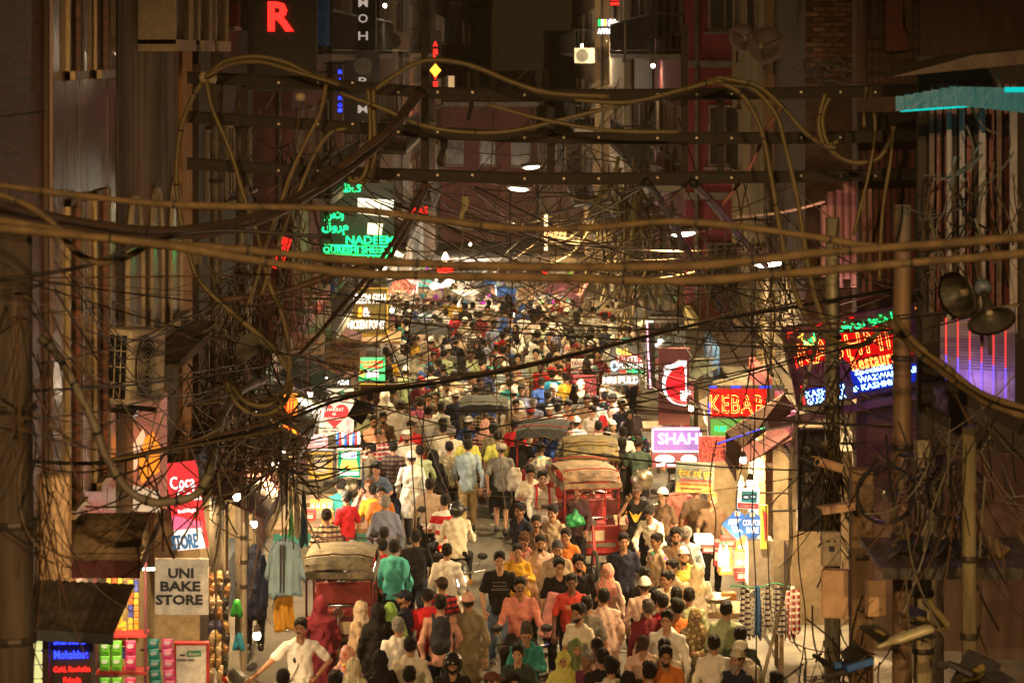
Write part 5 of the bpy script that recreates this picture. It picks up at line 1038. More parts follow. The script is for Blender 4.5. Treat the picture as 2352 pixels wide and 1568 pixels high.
def rickshaw(u, v, ztop, face, label, body, canopy, cloth=None, driver=None, h=1.9, goods=False):
    Y = F*(HC-ztop)/(v-VH); x = (u-UC)/F*Y; t = empty('rickshaw', (x, Y, 0), R(face), label, 'rickshaw', 'rickshaws in the crowd'); z = ztop
    P_ = lambda n, c: mat('rick_'+n, c, .4, var=.25, scale=4)
    bm_, cm = P_('body_'+body, tuple(c*.7 for c in PAL[body])), mat('rick_top_'+canopy, tuple(c*.6 for c in PAL[canopy]), .75, var=.55, scale=6, bump=1.0, bscale=9)
    W2, y0, y1 = .48, -.5, .75
    mb = MB()
    n = 8
    for i in range(n):      # arched roof with drooping front edge
        a, b = -1+2*i/n, -1+2*(i+1)/n; f = lambda q: z-.05*abs(q)**3-.006*math.sin(q*9)
        for (ya, yb, da, db) in ((y0-.18, y0, .17, .02), (y0, y0+.5, .02, 0), (y0+.5, y1, 0, .05), (y1, y1+.1, .05, .2)):
            mb.quad((a*W2*1.06, ya, f(a)-da), (b*W2*1.06, ya, f(b)-da), (b*W2*1.06, yb, f(b)-db), (a*W2*1.06, yb, f(a)-db))
    for s in (-1, 1): mb.quad((s*W2*1.06, y0-.18, z-.22), (s*W2*1.06, y1+.1, z-.25), (s*W2*1.07, y1+.1, z-.40), (s*W2*1.07, y0-.18, z-.37))
    mb.quad((-W2*1.06, y0-.18, z-.22), (W2*1.06, y0-.18, z-.22), (W2*1.06, y0-.2, z-.31), (-W2*1.06, y0-.2, z-.31))
    for yy in (y0-.02, y1-.04): MB().tube([(q_*W2*1.07, yy, f(q_)+.012-.02*0) for q_ in [k_/5-1 for k_ in range(11)]], .011, 4).build('hood_rib', bm_, t)
    MB().tube([(q_*W2*1.06, y0-.205, z-.315+.012*math.sin(q_*14)) for q_ in [k_/12-1 for k_ in range(25)]], .012, 4).build('fringe', bm_, t)
    cn = mb.build('canopy', cm, t); cn.modifiers.new('s', 'SOLIDIFY').thickness = .02
    for s in (-1, 1):
        for yy in (y0-.1, y1): MB().tube([(s*W2, yy, .5), (s*W2, yy, z-.12)], .018, 6).build('post', bm_, t)
        MB().tube([(s*W2, y0-.1, z-.35), (s*W2, y1, z-.35)], .012, 5).build('side_rail', CHROME, t)
    MB().box((-W2, y0-.12, .42), (W2, y0-.06, .92)).box((-W2, y0-.06, .38), (W2, y1, .44)).box((-W2, y1-.05, .44), (W2, y1, 1.0)).build('body', bm_, t, bevel=.02)
    MB().box((-W2+.04, y1-.35, .62), (W2-.04, y1-.06, .78)).build('seat', P_('seat', (.22, .03, .03)), t, bevel=.03); MB().box((-W2+.04, y1-.12, .8), (W2-.04, y1-.05, 1.15)).build('backrest', P_('seat', (.22, .03, .03)), t, bevel=.03)
    MB().box((-W2+.06, y0-.132, .55), (W2-.06, y0-.122, .62)).build('trim', CHROME, t); MB().box((-.22, y0-.135, .66), (.22, y0-.125, .84)).build('panel', P_('panel', (.5, .40, .28)), t)
    MB().tube(spline([(-.30, y0-.02, 1.02), (-.12, y0-.08, 1.06), (.12, y0-.08, 1.06), (.30, y0-.02, 1.02)], 5), .016, 6).build('handlebar', CHROME, t)
    MB().lathe([(.03, 0), (.075, .04), (.085, .09), (.07, .10)], 12, Matrix.Translation((0, y0-.08, .98)) @ Matrix.Rotation(R(90), 4, 'X')).build('headlight', CHROME, t)
    for s in (-1, 1): MB().tube(spline([(.22*s, y0-.05, 1.04), (.30*s, y0-.10, 1.15), (.36*s, y0-.12, 1.2)], 3), .006, 4).build('mirror_arm', CHROME, t); wheel(t, (s*(W2+.03), .45, .28), .25, .035)
    wheel(t, (0, y0-.45, .28), .25, .035); MB().tube([(0, y0-.45, .28), (0, y0-.2, .95)], .03, 6).build('fork', bm_, t)
    return t, x, Y
def motorbike(x, Y, face, label, col='black', light=False, tail=False, lean=0):
    t = empty('motorbike', (x, Y, 0), R(face), label, 'motorbike', 'motorbikes and scooters'); pc = mat('bike_paint_'+col, PAL[col], .25, var=.1, bump=0)
    wheel(t, (0, -.62, .30), .26, .045, 10); wheel(t, (0, .62, .30), .26, .05, 10)
    v = Vol((-.25, -.5, .4), (.25, .95, 1.1), .025); v.cap((0, -.18, .84), (0, .12, .78), .13, .12, .04, (1, 1, .75)); me = v.mesh('tank'); link('tank', me, pc, t)
    MB().tube([(0, .12, .80), (0, .45, .80), (0, .78, .86)], [.11, .13, .09], 8).build('seat', PLAST, t, smooth=True)
    MB().tube([(0, .5, .70), (0, .88, .80)], [.11, .06], 8).build('tail_fairing', pc, t); MB().box((-.16, -.22, .30), (.16, .22, .62)).build('engine', mat('engine', (.15, .14, .13), .4, metal=.7), t, bevel=.04)
    for s in (-1, 1):
        MB().tube([(.075*s, -.62, .30), (.075*s, -.40, .92)], .022, 6).build('fork', CHROME, t)
        MB().tube(spline([(.06*s, -.40, .96), (.22*s, -.42, 1.0), (.38*s, -.28, 1.0)], 4), .013, 6).build('handlebar', CHROME, t)
        MB().tube(spline([(.24*s, -.38, 1.0), (.30*s, -.42, 1.14), (.33*s, -.42, 1.22)], 4), .007, 4).build('mirror_arm', CHROME, t)
        MB().lathe([(.02, 0), (.07, .01), (.075, .02), (.05, .035)], 10, Matrix.Translation((.35*s, -.40, 1.25)) @ Matrix.Rotation(R(-90), 4, 'X') @ Matrix.Diagonal((1.2, .8, 1, 1))).build('mirror', PLAST, t)
        MB().lathe([(.01, 0), (.03, .02), (.03, .05)], 8, Matrix.Translation((.17*s, -.50, .88)) @ Matrix.Rotation(R(90), 4, 'X')).build('indicator', mat('indicator', (.6, .22, .02), .3), t)
        MB().tube([(.12*s, .1, .30), (.14*s, .6, .30)], .035 if s > 0 else .02, 7).build('exhaust' if s > 0 else 'footrest_bar', CHROME, t)
    MB().lathe([(.04, 0), (.10, .05), (.105, .10)], 14, Matrix.Translation((0, -.46, .90)) @ Matrix.Rotation(R(90), 4, 'X')).build('headlight', pc, t)
    MB().lathe([(.092, 0), (.088, .012)], 14, Matrix.Translation((0, -.56, .90)) @ Matrix.Rotation(R(90), 4, 'X')).build('lens', glow('headlamp_on', (1, .95, .8), 12) if light else GLASS, t)
    MB().tube(spline([(0, -.95, .36), (0, -.80, .58), (0, -.58, .62), (0, -.36, .5)], 4), .055, 6).build('mudguard', pc, t); MB().tube(spline([(0, .36, .5), (0, .6, .64), (0, .86, .56), (0, .95, .4)], 4), .055, 6).build('mudguard', pc, t)
    MB().box((-.09, .87, .74), (.09, .93, .81)).build('tail_light', glow('tail_on', (1, .10, .02), 5) if tail else mat('tail_off', (.35, .01, .01), .3), t, bevel=.01)
    MB().box((-.12, .93, .50), (.12, .94, .60)).build('number_plate', pm('cream'), t)
    if tail: lamp('POINT', (0, 1.1, .78), 6, (1, .15, .05), .05, parent=t)
    return t
rickshaw(785, 1258, 1.80, 0, 'maroon cycle rickshaw with a pale rolled canopy in front of the check shirted man', 'maroon', 'drab')
rickshaw(1346, 1066, 1.90, 8, 'red rickshaw with a dusty pink canopy and a driver reaching across', 'red', 'tan')
rickshaw(1355, 1006, 1.95, 0, 'rickshaw with a grey green canopy and fringe behind the pink canopied one', 'maroon', 'olive')
rickshaw(1112, 912, 1.9, 180, 'dark topped auto rickshaw with a yellow roof rail deep in the crowd', 'mustard', 'black'); 
rickshaw(1250, 966, 1.85, 175, 'bright red backed rickshaw with a dark roof rail', 'red', 'black'); 
rickshaw(985, 742, 1.9, 180, 'dark rickshaw at the far left end of the crowd', 'black', 'dgrey')
def gx(u, Y): return (u-UC)/F*Y
motorbike(gx(1018, 42.0), 42.0, 184, 'motorbike with a glowing red tail light carrying two riders away', 'red', tail=True)
motorbike(gx(1196, 34.2), 34.0, 2, 'motorbike facing the camera ridden by the man in pink', 'maroon'); motorbike(gx(1040, 31.0), 30.7, 0, 'dark motorbike under the helmeted rider at the bottom', 'black', light=False)
motorbike(gx(600, 32), 32, 35, 'white motorbike parked at lower left under the shaded bulb', 'cream', light=True); motorbike(gx(1466, 44.5), 44.5, -10, 'cream motorbike standing by the fruit barrow', 'cream')
motorbike(gx(812, 40.5), 40.5, 5, 'black and white motorbike behind the grey haired man', 'black'); motorbike(gx(1058, 38.5), 38.8, 0, 'motorbike with lit headlamp behind the man in the white shirt', 'cream', light=True)
motorbike(gx(1560, 49), 49, -20, 'dusty motorbike parked behind the metal pot', 'dgrey')

# ------------------------------------------------------------------ stalls and goods
r = random.Random(12)
def cart(u, v, Y, w, d, h, label, col='teal', wheels=True):
    t = empty('handcart', (gx(u, Y), Y, 0), 0, label, 'cart', 'handcarts and stall tables')
    MB().box((-w/2, -d/2, h-.08), (w/2, d/2, h)).build('table_top', mat('cart_wood', (.24, .15, .08), .8, var=.4), t)
    MB().box((-w/2, -d/2-.01, h-.30), (w/2, -d/2+.01, h-.08)).build('front_panel', pm(col), t)
    for s in (-1, 1):
        for e in (-1, 1): MB().box((s*w/2*.92-.03, e*d/2*.85-.03, 0), (s*w/2*.92+.03, e*d/2*.85+.03, h-.08)).build('leg', mat('cart_wood', (.24, .15, .08), .8), t)
        if wheels: wheel(t, (s*w/2*.9, 0, .32), .28, .03)
    return t
cart(745, 1140, 42.6, 1.7, 1.0, .95, 'stall table with a teal front and orange cartons on the left'); cart(800, 1110, 45, 1.5, .9, .95, 'drinks stall table below the lit green menu', 'white', False)
cart(1495, 1240, 43.2, 1.3, .9, .9, 'fruit barrow heaped with pink apples', 'maroon'); cart(1405, 960, 53.6, 2.2, 1.0, 1.0, 'dazzling lit food counter on the right', 'white', False); cart(1655, 1380, 36.2, 1.9, .8, .95, 'snack table with trays below the lit case', 'white', False)
FR = MB().lathe([(.01, -.035), (.035, -.025), (.042, 0), (.032, .028), (.008, .034)], 7).mesh('apple', True); FRM = mat('apple_skin', (.42, .10, .12), .35, objcol=True, var=.2)
for layer, n in ((0, 7), (1, 5), (2, 3)):
    for i in range(n):
        for j in range(n-2):
            o = link('apple', FR, FRM, None, (gx(1492, 43.2)-.085*n/2+i*.088+r.uniform(-.01, .01)-.1, 43.0+j*.088-.2, .93+layer*.07), (r.uniform(0, 3), 0, r.uniform(0, 3)), color=(.40+r.uniform(-.1, .1), .10+r.uniform(0, .08), .13))
            tag(o, 'pink apple in the heap on the fruit barrow', 'fruit', 'apples heaped on the barrow')
for i in range(6): tag(link('mango', FR, FRM, None, (gx(1508, 43)+.1*(i % 3), 42.85, .94+.07*(i//3)), color=(.55, .45, .06)), 'yellow mango at the edge of the fruit barrow', 'fruit', 'mangoes at the edge of the barrow')
def pack(name, u, v, w, h, Y, col, label, cat, group=None, d=.05, e=.0, roll=0):
    t = empty(name, at(u, v, Y), 0, label, cat, group); t.rotation_euler = (0, R(roll), 0); k = Y/F; w *= k; h *= k
    me = CACHE.get(('pk', round(w, 2), round(h, 2), d))
    if not me:
        mb = MB(); n = 6; prof = [(-h/2, .004), (-h*.42, .012), (-h*.2, d/2), (h*.2, d/2), (h*.42, .012), (h/2, .004)]
        rings = []
        for z, dd in prof: rings.append([(-w/2, 0, z), (-w*.3, -dd, z), (w*.3, -dd*.9, z), (w/2, 0, z), (w*.3, dd, z), (-w*.3, dd, z)])
        vs = [p for q in rings for p in q]; fs = [(i*6+k_, i*6+(k_+1) % 6, (i+1)*6+(k_+1) % 6, (i+1)*6+k_) for i in range(5) for k_ in range(6)]
        me = MB().add(vs, fs+[(0, 5, 4, 3, 2, 1), (30, 31, 32, 33, 34, 35)]).mesh('packet'); CACHE[('pk', round(w, 2), round(h, 2), d)] = me
    link('wrapper', me, mat('foil', (.5, .5, .5), .28, objcol=True, var=.12, scale=9, bump=.3), t, color=col)
    MB().prism([(a*w*.34, b*h*.16) for a, b in circ(0, 0, 1, 1, 10)], -d/2-.006, -d/2+.002).build('logo', mat('foil_logo', (.6, .55, .45), .4, objcol=True, var=.3), t, (0, 0, h*.14), color=tuple(min(1, c*.5+.35) for c in col)); return t
cols = [(.10, .40, .03), (.12, .42, .03), (.55, .03, .12)]
shelf = empty('rack', at(270, 1460, 29.4), 0, 'red iron rack holding rows of chip packets at lower left', 'rack')
for dv in (1462, 1548): p = at(220, dv, 29.4)-shelf.location; MB().box((p.x, -.03, p.z), (p.x+.62, .25, p.z+.035)).build('shelf', pm('red'), shelf)
for uu in (216, 331): p = at(uu, 1640, 29.4)-shelf.location; MB().box((p.x, 0, p.z), (p.x+.03, .03, p.z+2.0)).build('post', pm('maroon'), shelf)
words = {0: 'green', 1: 'bright green', 2: 'magenta'}
for j, (v, nm_) in enumerate(((1487, 'upper'), (1522, 'middle'), (1572, 'lower'))):
    for i, u in enumerate((241, 268, 300)):
        pack('chips_packet', u, v, 24, 34, 29.3, cols[i], '%s chips packet, %s row, %s column of the red rack' % (words[i], nm_, ('left', 'centre', 'right')[i]), 'snack packet', 'chip packets on the red rack')
for j in range(6):
    for i, (u, c, n_) in enumerate(((352, (.02, .24, .20), 'teal'), (384, (.62, .08, .22), 'pink'))):
        pack('chips_packet', u+j*1.5, 1478+j*24, 26, 25, 30.3-.05*j, c, '%s hanging snack packet, number %s down the string' % (n_, ('one', 'two', 'three', 'four', 'five', 'six')[j]), 'snack packet', 'hanging strings of snack packets', roll=(-6 if j % 2 else 5))
SACH = [(.62, .30, .03), (.55, .42, .04), (.60, .12, .03), (.06, .07, .30), (.50, .36, .05), (.65, .22, .05)]
for (u0, n, rows, v0, c) in ((250, 3, 10, 1325, 0), (300, 2, 10, 1330, 1), (272, 2, 6, 1425, 5)):
    for i in range(n):
        st = empty('sachet_strip', at(u0+i*13, v0, 29.6), 0, 'hanging strip of small %s sachets, column %d from the left near u%d' % (('orange', 'yellow', 'red')[c % 3], i+1, u0), 'sachet strip', 'strips of sachets hanging at the snack shop')
        st['label'] = 'strip of %s sachets in the snack shop, %s of its bunch' % ({0: 'orange', 1: 'yellow', 5: 'blue'}[c], ('leftmost', 'middle', 'rightmost')[i])
        for j in range(rows):
            o = MB().box((-.03, -.008, -.036), (.03, .008, .036)).build('sachet', mat('foil', (.5, .5, .5)), st, (0, r.uniform(-.01, .01), -.04-j*.078), (r.uniform(-.2, .2), 0, r.uniform(-.15, .15)), color=SACH[(c+i*2+j//2) % 6], bevel=.008)
lamp('AREA', at(290, 1300, 28.6), 36, (1, .76, .46), .9, (R(20), 0, 0)); ll = empty('tube_light', at(262, 1306, 29.9), 0, 'tube light hidden under the curved awning over the snack packets', 'shop light'); MB().tube([(-.5, 0, 0), (.5, 0, 0)], .018, 6).build('tube', TUBE, ll)
wb = empty('glass_block_wall', at(20, 1500, 26), 0, 'lit wall of greenish glass blocks at the lower left corner', 'glass block wall')
for i in range(4):
    for j in range(5): MB().box((-.15+i*.13, 0, -.42+j*.15), (-.035+i*.13, .05, -.285+j*.15)).build('glass_block', glow('glassblock', (.62, .62, .25), .55), wb, bevel=.01)
for (nm_, y, dz) in (('curved', 29.5, 0),):
    ca = empty('awning', at(230, 1250, 29), 0, 'bulky curved brown awning above the sachets with a red valance', 'awning')
    mb = MB(); n = 8
    for i in range(n):
        a, b = i/n, (i+1)/n; f = lambda q: (1.0-.42*(1-math.cos(q*1.57)), -.30-.62*q, .38*math.cos(q*1.57)-.05)
        (xa, ya, za), (xb, yb, zb) = (0, -.9*math.sin(a*1.57), .35*math.cos(a*1.57)), (0, -.9*math.sin(b*1.57), .35*math.cos(b*1.57))
        mb.quad((-.75, ya, za), (.62, ya, za), (.62, yb, zb), (-.75, yb, zb))
    mb.build('cover', mat('awning_mud', (.30, .21, .12), .85, var=.5, scale=3, bump=.5), ca).modifiers.new('s', 'SOLIDIFY').thickness = .03
    MB().box((-.75, -.93, -.20), (.62, -.90, 0)).build('valance', pm('maroon'), ca); MB().tube([(.62, -.93, -.1), (.80, -.2, .45)], .035, 6).build('rail', mat('pipe_bright', (.5, .4, .3)), ca)
fl = empty('awning', at(150, 1400, 26), 0, 'dark flat tin awning over the blue and red LED board', 'awning'); mbt = MB(); [mbt.quad((-1+i*.045, -.6, .018*(i % 2)), (-1+(i+1)*.045, -.6, .018*((i+1) % 2)), (-1+(i+1)*.045, .8, .018*((i+1) % 2)), (-1+i*.045, .8, .018*(i % 2))) for i in range(36)]; mbt.build('tin_sheet', mat('tin_dusty', (.17, .14, .11), .6, metal=.2, var=.5, scale=3, bump=.3), fl, rot=(R(9), R(3), 0)).modifiers.new('s', 'SOLIDIFY').thickness = .01; MB().box((-1.0, -.62, -.10), (.62, -.58, .02)).build('valance', mat('edge_blue', (.06, .075, .085), .6), fl, rot=(R(9), R(3), 0))
# sandals on their rack
SL = MB(); SL.tube([(0, 0, -.12), (0, -.01, -.05), (0, -.01, .05), (0, 0, .12)], [.030, .040, .045, .036], 8); slm = SL.mesh('sole', True); slm.transform(Matrix.Diagonal((1, .35, 1, 1)))
STR = MB().tube(spline([(-.04, -.01, .0), (-.015, -.04, .04), (.015, -.04, .04), (.04, -.01, .0)], 4), .010, 5).mesh('strap', True)
kk = 0
for i, u in enumerate((487, 503, 519)):
    for j in range(9):
        Y = 33+.05*i; c = r.choice([(.03, .025, .025), (.20, .10, .04), (.30, .20, .08), (.05, .05, .12), (.4, .3, .2), (.02, .02, .02)])
        t = empty('sandal', at(u+r.uniform(-3, 3), 1330+j*27, Y), R(r.uniform(-20, 20)), 'sandal on the hanging rack, row %s, %s column' % (('one', 'two', 'three', 'four', 'five', 'six', 'seven', 'eight', 'nine')[j], ('left', 'middle', 'right')[i]), 'sandal', 'sandals hanging in rows on a rack')
        t.rotation_euler = (0, R(r.uniform(-8, 8)), R(r.uniform(-20, 20))); link('sole', slm, LEATHER, t, color=c); link('strap', STR, LEATHER, t, color=tuple(min(1, q*1.8+.03) for q in c))
for u, v, c, lb in ((540, 1395, (.03, .35, .04), 'bright green pair of slippers hanging by the pipe'), (545, 1472, (.03, .30, .45), 'sky blue pair of slippers hanging by the pipe')):
    t = empty('slippers', at(u, v, 32.5), 0, lb, 'slippers'); link('sole', slm, LEATHER, t, (0, 0, 0), (0, R(20), 0), color=c); link('sole', slm, LEATHER, t, (.05, -.03, 0), (0, R(-15), 0), color=c)
# hanging clothes
def cloth(u, v, Y, w, h, col, label, name='hanging_garment', cat='garment', pat=None, shape=None, yaw=0, stripes=None, hanger=True):
    k = Y/F; t = empty(name, at(u, v, Y), R(yaw), label, cat); w *= k; h *= k; rs = random.Random(len(label)*7+int(u)); ph = [rs.uniform(0, 6) for _ in range(4)]
    def sheet(mb, f, nx=14, nz=12):
        vs = [f(i/nx*2-1, j/nz) for j in range(nz+1) for i in range(nx+1)]
        return mb.add(vs, [(j*(nx+1)+i, j*(nx+1)+i+1, (j+1)*(nx+1)+i+1, (j+1)*(nx+1)+i) for j in range(nz) for i in range(nx)])
    def fold(a, q): return (.25+q)*w*.09*(math.sin(a*5+ph[0]+q*1.5)+.6*math.sin(a*11+ph[1])+.3*math.sin(a*17+q*3+ph[2]))
    mb = MB()
    if shape == 'shirt':
        for sg in (-1, 1):
            sheet(mb, lambda a, q: (a*w*(.20+.16*min(1, q*6)+.04*q)+.01*math.sin(q*7+ph[3]), sg*w*.10*(1-a*a)**.5*(.4+q)+fold(a, q)*.6, h*(.47-q*.95+.03*math.sin(a*3+ph[1])*q)-abs(a)*h*.05*(1-q)))
            sheet(mb, lambda a, q: (sg*(w*.24+q*w*.22+a*w*.10*(1-.3*q)), fold(a, q)*.4, h*(.40-q*.62)-a*sg*h*.04), 6, 8)
    else:
        w0 = .55 if shape == 'drape' else .3
        sheet(mb, lambda a, q: (a*w*.5*(w0+(1-w0)*q**.6)+w*.05*math.sin(q*5+ph[3]), fold(a, q)*1.4, h*(.48-q*(.96+.05*math.sin(a*4+ph[2])))))
    o_ = mb.build('fabric', CL[pat], t, smooth=True, color=col); o_.modifiers.new('s', 'SOLIDIFY').thickness = .008
    if stripes:
        for dx in stripes: MB().box((dx*w-.012, -.115, -h*.40), (dx*w+.012, -.10, h*.38)).build('stripe', pm('black'), t)
    if hanger: MB().tube([(0, 0, h*.48), (0, 0, h*.48+.12)], .006, 4).build('hook', CHROME, t)
    return t
cloth(655, 1300, 35, 92, 140, (.22, .34, .45), 'pale blue striped jersey hanging on a chain at left', shape='shirt', stripes=(-.10, -.02)); cloth(655, 1405, 35.2, 56, 90, (.50, .26, .04), 'mustard cloth hanging below the blue jersey', shape='drape')
for i, (u, v, w, h, c, lb) in enumerate(((668, 1180, 12, 110, (.05, .3, .06), 'narrow green garment hanging by the mannequin rail'), (682, 1175, 18, 120, (.35, .30, .22), 'beige garment hanging beside the green one'), (698, 1190, 20, 130, (.03, .06, .09), 'dark teal long garment hanging on the left rail'), (640, 1380, 24, 120, (.015, .015, .018), 'black garment hanging under the blue jersey'), (560, 1270, 20, 60, (.30, .18, .08), 'brown folded bundle hanging left of the bulb'), (604, 1330, 26, 120, (.02, .03, .07), 'navy dress on the stall dummy at left'), (622, 1400, 22, 60, (.38, .36, .33), 'grey towel pinned beside the navy dress'))):
    cloth(u, v, 35.6, w, h, c, lb)
hang = empty('hanging_rail', at(1745, 1345, 34.5), 0, 'round green rail from which the chequered scarves hang', 'rail'); MB().tube([(-.42+.84*i/10, -.1*math.sin(i*.314*2), .02*math.sin(i)) for i in range(11)], .012, 5).build('rail', pm('green'), hang)
for i in range(12):
    u = 1705+i*11.5; p_ = ('check', 'redcheck', 'darkprint', None)[(0, 0, 2, 3, 2, 0, 2, 0, 0, 1, 1, 1)[i]]
    cloth(u, 1402+r.uniform(-8, 10), 34.5+r.uniform(-.15, .15), 15, 108+r.uniform(-10, 14), {'check': (.45, .42, .38), 'redcheck': (.32, .03, .04), 'darkprint': (.42, .40, .36), None: (.04, .10, .25)}[p_], '%s scarf hanging on the green rail, place %s from the left' % ({'check': 'black and white chequered', 'redcheck': 'red and white chequered', 'darkprint': 'pale spotted', None: 'plain blue'}[p_], ('one', 'two', 'three', 'four', 'five', 'six', 'seven', 'eight', 'nine', 'ten', 'eleven', 'twelve')[i]), 'scarf', 'scarf', pat=p_, shape='drape', hanger=False)
# cartons and small goods
def carton(u0, v0, u1, v1, Y, col, label, d=.25, e=0, group='cartons and boxes on the stalls', name='carton'):
    k = Y/F; c = at((u0+u1)/2, (v0+v1)/2, Y); w, h = (u1-u0)*k/2, (v1-v0)*k/2; t = empty(name, c, R(r.uniform(-8, 8)), label, name, group)
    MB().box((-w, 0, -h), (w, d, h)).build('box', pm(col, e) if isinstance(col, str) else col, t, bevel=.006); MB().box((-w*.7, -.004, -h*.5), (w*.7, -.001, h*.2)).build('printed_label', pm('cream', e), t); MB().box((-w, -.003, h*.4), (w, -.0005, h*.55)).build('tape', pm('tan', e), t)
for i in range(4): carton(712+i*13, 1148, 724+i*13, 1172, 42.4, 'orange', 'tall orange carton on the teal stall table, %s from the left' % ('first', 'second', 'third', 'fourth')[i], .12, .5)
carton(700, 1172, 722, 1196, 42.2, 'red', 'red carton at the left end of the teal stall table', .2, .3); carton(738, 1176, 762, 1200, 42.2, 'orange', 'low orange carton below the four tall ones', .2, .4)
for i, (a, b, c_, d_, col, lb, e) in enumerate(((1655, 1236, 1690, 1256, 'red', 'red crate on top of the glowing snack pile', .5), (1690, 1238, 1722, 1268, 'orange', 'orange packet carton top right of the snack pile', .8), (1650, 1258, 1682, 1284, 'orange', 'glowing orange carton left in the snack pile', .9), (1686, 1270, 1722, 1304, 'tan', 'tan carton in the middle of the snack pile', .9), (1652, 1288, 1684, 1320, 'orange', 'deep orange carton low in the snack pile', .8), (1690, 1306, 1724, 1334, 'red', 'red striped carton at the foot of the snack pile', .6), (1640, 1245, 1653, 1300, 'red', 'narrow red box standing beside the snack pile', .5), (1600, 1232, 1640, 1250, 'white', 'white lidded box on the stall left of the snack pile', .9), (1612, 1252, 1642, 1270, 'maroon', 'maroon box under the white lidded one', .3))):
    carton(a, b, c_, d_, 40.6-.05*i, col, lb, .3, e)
for (u, lb) in ((1655, 'clear bottle hanging at the left of the snack pile'), (1668, 'tall white bottle in front of the snack pile')):
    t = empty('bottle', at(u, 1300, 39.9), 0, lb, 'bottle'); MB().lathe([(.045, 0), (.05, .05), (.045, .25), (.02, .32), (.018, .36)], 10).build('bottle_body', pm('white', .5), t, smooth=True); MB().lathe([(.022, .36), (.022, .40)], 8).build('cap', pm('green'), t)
t = empty('white_cabinet', at(1742, 1330, 38.6), 0, 'plain pale metal cabinet beneath the lit case', 'cabinet'); MB().box((-.17, 0, -.1), (.24, .4, .62)).build('cabinet_body', mat('cab', (.36, .32, .29), .5), t, bevel=.01); MB().box((-.13, -.01, 0), (.2, -.002, .54)).build('door', mat('cab2', (.40, .36, .32), .5), t)
def lathe_thing(name, u, v, Y, prof, m, label, cat, rot=(0, 0, 0), extra=None):
    t = empty(name, at(u, v, Y), 0, label, cat); t.rotation_euler = rot; MB().lathe(prof, 20).build(name+'_body', m, t, smooth=True); return t
ALU = mat('aluminium', (.42, .38, .30), .35, metal=.85, var=.25, scale=6)
pt = lathe_thing('cooking_pot', 1475, 1100, 46, [(.02, -.16), (.16, -.15), (.21, -.08), (.21, .03), (.15, .10), (.17, .13)], ALU, 'big dented aluminium pot carried by the man in olive', 'pot', (R(25), R(20), 0))
lathe_thing('cooking_pot', 1640, 1345+30, 36, [(.02, -.05), (.15, -.04), (.24, .02), (.26, .05), (.245, .05)], ALU, 'wide shallow steel pan on the snack table', 'pan'); lathe_thing('cooking_pot', 800, 1118, 44.3, [(.02, -.2), (.16, -.18), (.2, 0), (.15, .14), (.06, .18)], ALU, 'round silver cooking pot under the lit green menu', 'pot')
for i in range(10): o = link('fritter', FR, FRM, None, at(1662+(i % 5)*6, 1372-(i//5)*8, 36), (i, 0, 0), color=(.45, .2, .05)); tag(o, 'golden fried snack in the heap beside the steel pan', 'snack', 'fried snacks beside the steel pan')
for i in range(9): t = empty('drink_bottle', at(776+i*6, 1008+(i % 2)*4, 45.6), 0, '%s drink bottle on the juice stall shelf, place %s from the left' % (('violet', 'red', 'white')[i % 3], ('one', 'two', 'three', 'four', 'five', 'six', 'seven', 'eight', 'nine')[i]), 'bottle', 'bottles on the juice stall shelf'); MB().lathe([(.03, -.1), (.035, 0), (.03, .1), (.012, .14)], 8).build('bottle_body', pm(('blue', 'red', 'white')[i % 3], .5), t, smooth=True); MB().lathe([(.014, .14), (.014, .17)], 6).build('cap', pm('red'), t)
gb_ = empty('carrier_bag', at(1322, 1195, 42.3), 0, 'green plastic bag bulging on the front of the red rickshaw', 'bag'); v = Vol((-.25, -.2, -.25), (.25, .2, .25), .02); v.cap((-.06, 0, 0), (.07, 0, .0), .12, .10, .04); v.cap((0, 0, .05), (.02, 0, .16), .06, .03, .04); v.folds(.014, 3, 40, 30); link('bag_film', v.mesh('bag'), mat('green_film', (.03, .30, .10), .3, var=.3, bump=.5), gb_); MB().tube(spline([(-.04, 0, .12), (0, 0, .2), (.05, 0, .12)], 4), .006, 4).build('bag_handle', pm('green'), gb_)
# near right: boxes on posts, cameras, speakers
def box_thing(name, u0, v0, u1, v1, Y, d, m, label, cat, yaw=0, lid=True):
    k = Y/F; c = at((u0+u1)/2, (v0+v1)/2, Y); w, h = (u1-u0)*k/2, (v1-v0)*k/2; t = empty(name, c, R(yaw), label, cat); MB().box((-w, 0, -h), (w, d, h)).build('casing', m, t, bevel=.008)
    if lid: MB().box((-w*.86, -.012, -h*.93), (w*.86, -.001, h*.93)).build('door', m, t, bevel=.003); MB().lathe([(.006, -.02), (.01, -.012)], 8, Matrix.Translation((w*.6, -.012, 0)) @ Matrix.Rotation(R(90), 4, 'X')).build('lock', IRON, t)
    return t
TANB = mat('meter_box_tan', (.72, .46, .26), .55, var=.25, scale=4)
box_thing('meter_box', 1886, 1310, 1948, 1420, 26, .14, TANB, 'larger tan meter box on the timber post', 'meter box', -14); box_thing('meter_box', 1994, 1332, 2038, 1416, 26, .12, TANB, 'smaller tan meter box right of the timber post', 'meter box', 12)
t = box_thing('fuse_box', 1888, 1222, 1932, 1300, 26, .1, mat('fuse_plastic', (.42, .34, .22), .6, var=.3), 'old two holed fuse box above the larger meter box', 'fuse box')
for q in (-.035, .035): MB().lathe([(.014, 0), (.014, .01)], 8, Matrix.Translation((q, -.014, .09)) @ Matrix.Rotation(R(90), 4, 'X')).build('hole', PLAST, t)
MB().box((-.03, -.016, -.02), (.03, -.012, .04)).build('hole', PLAST, t)
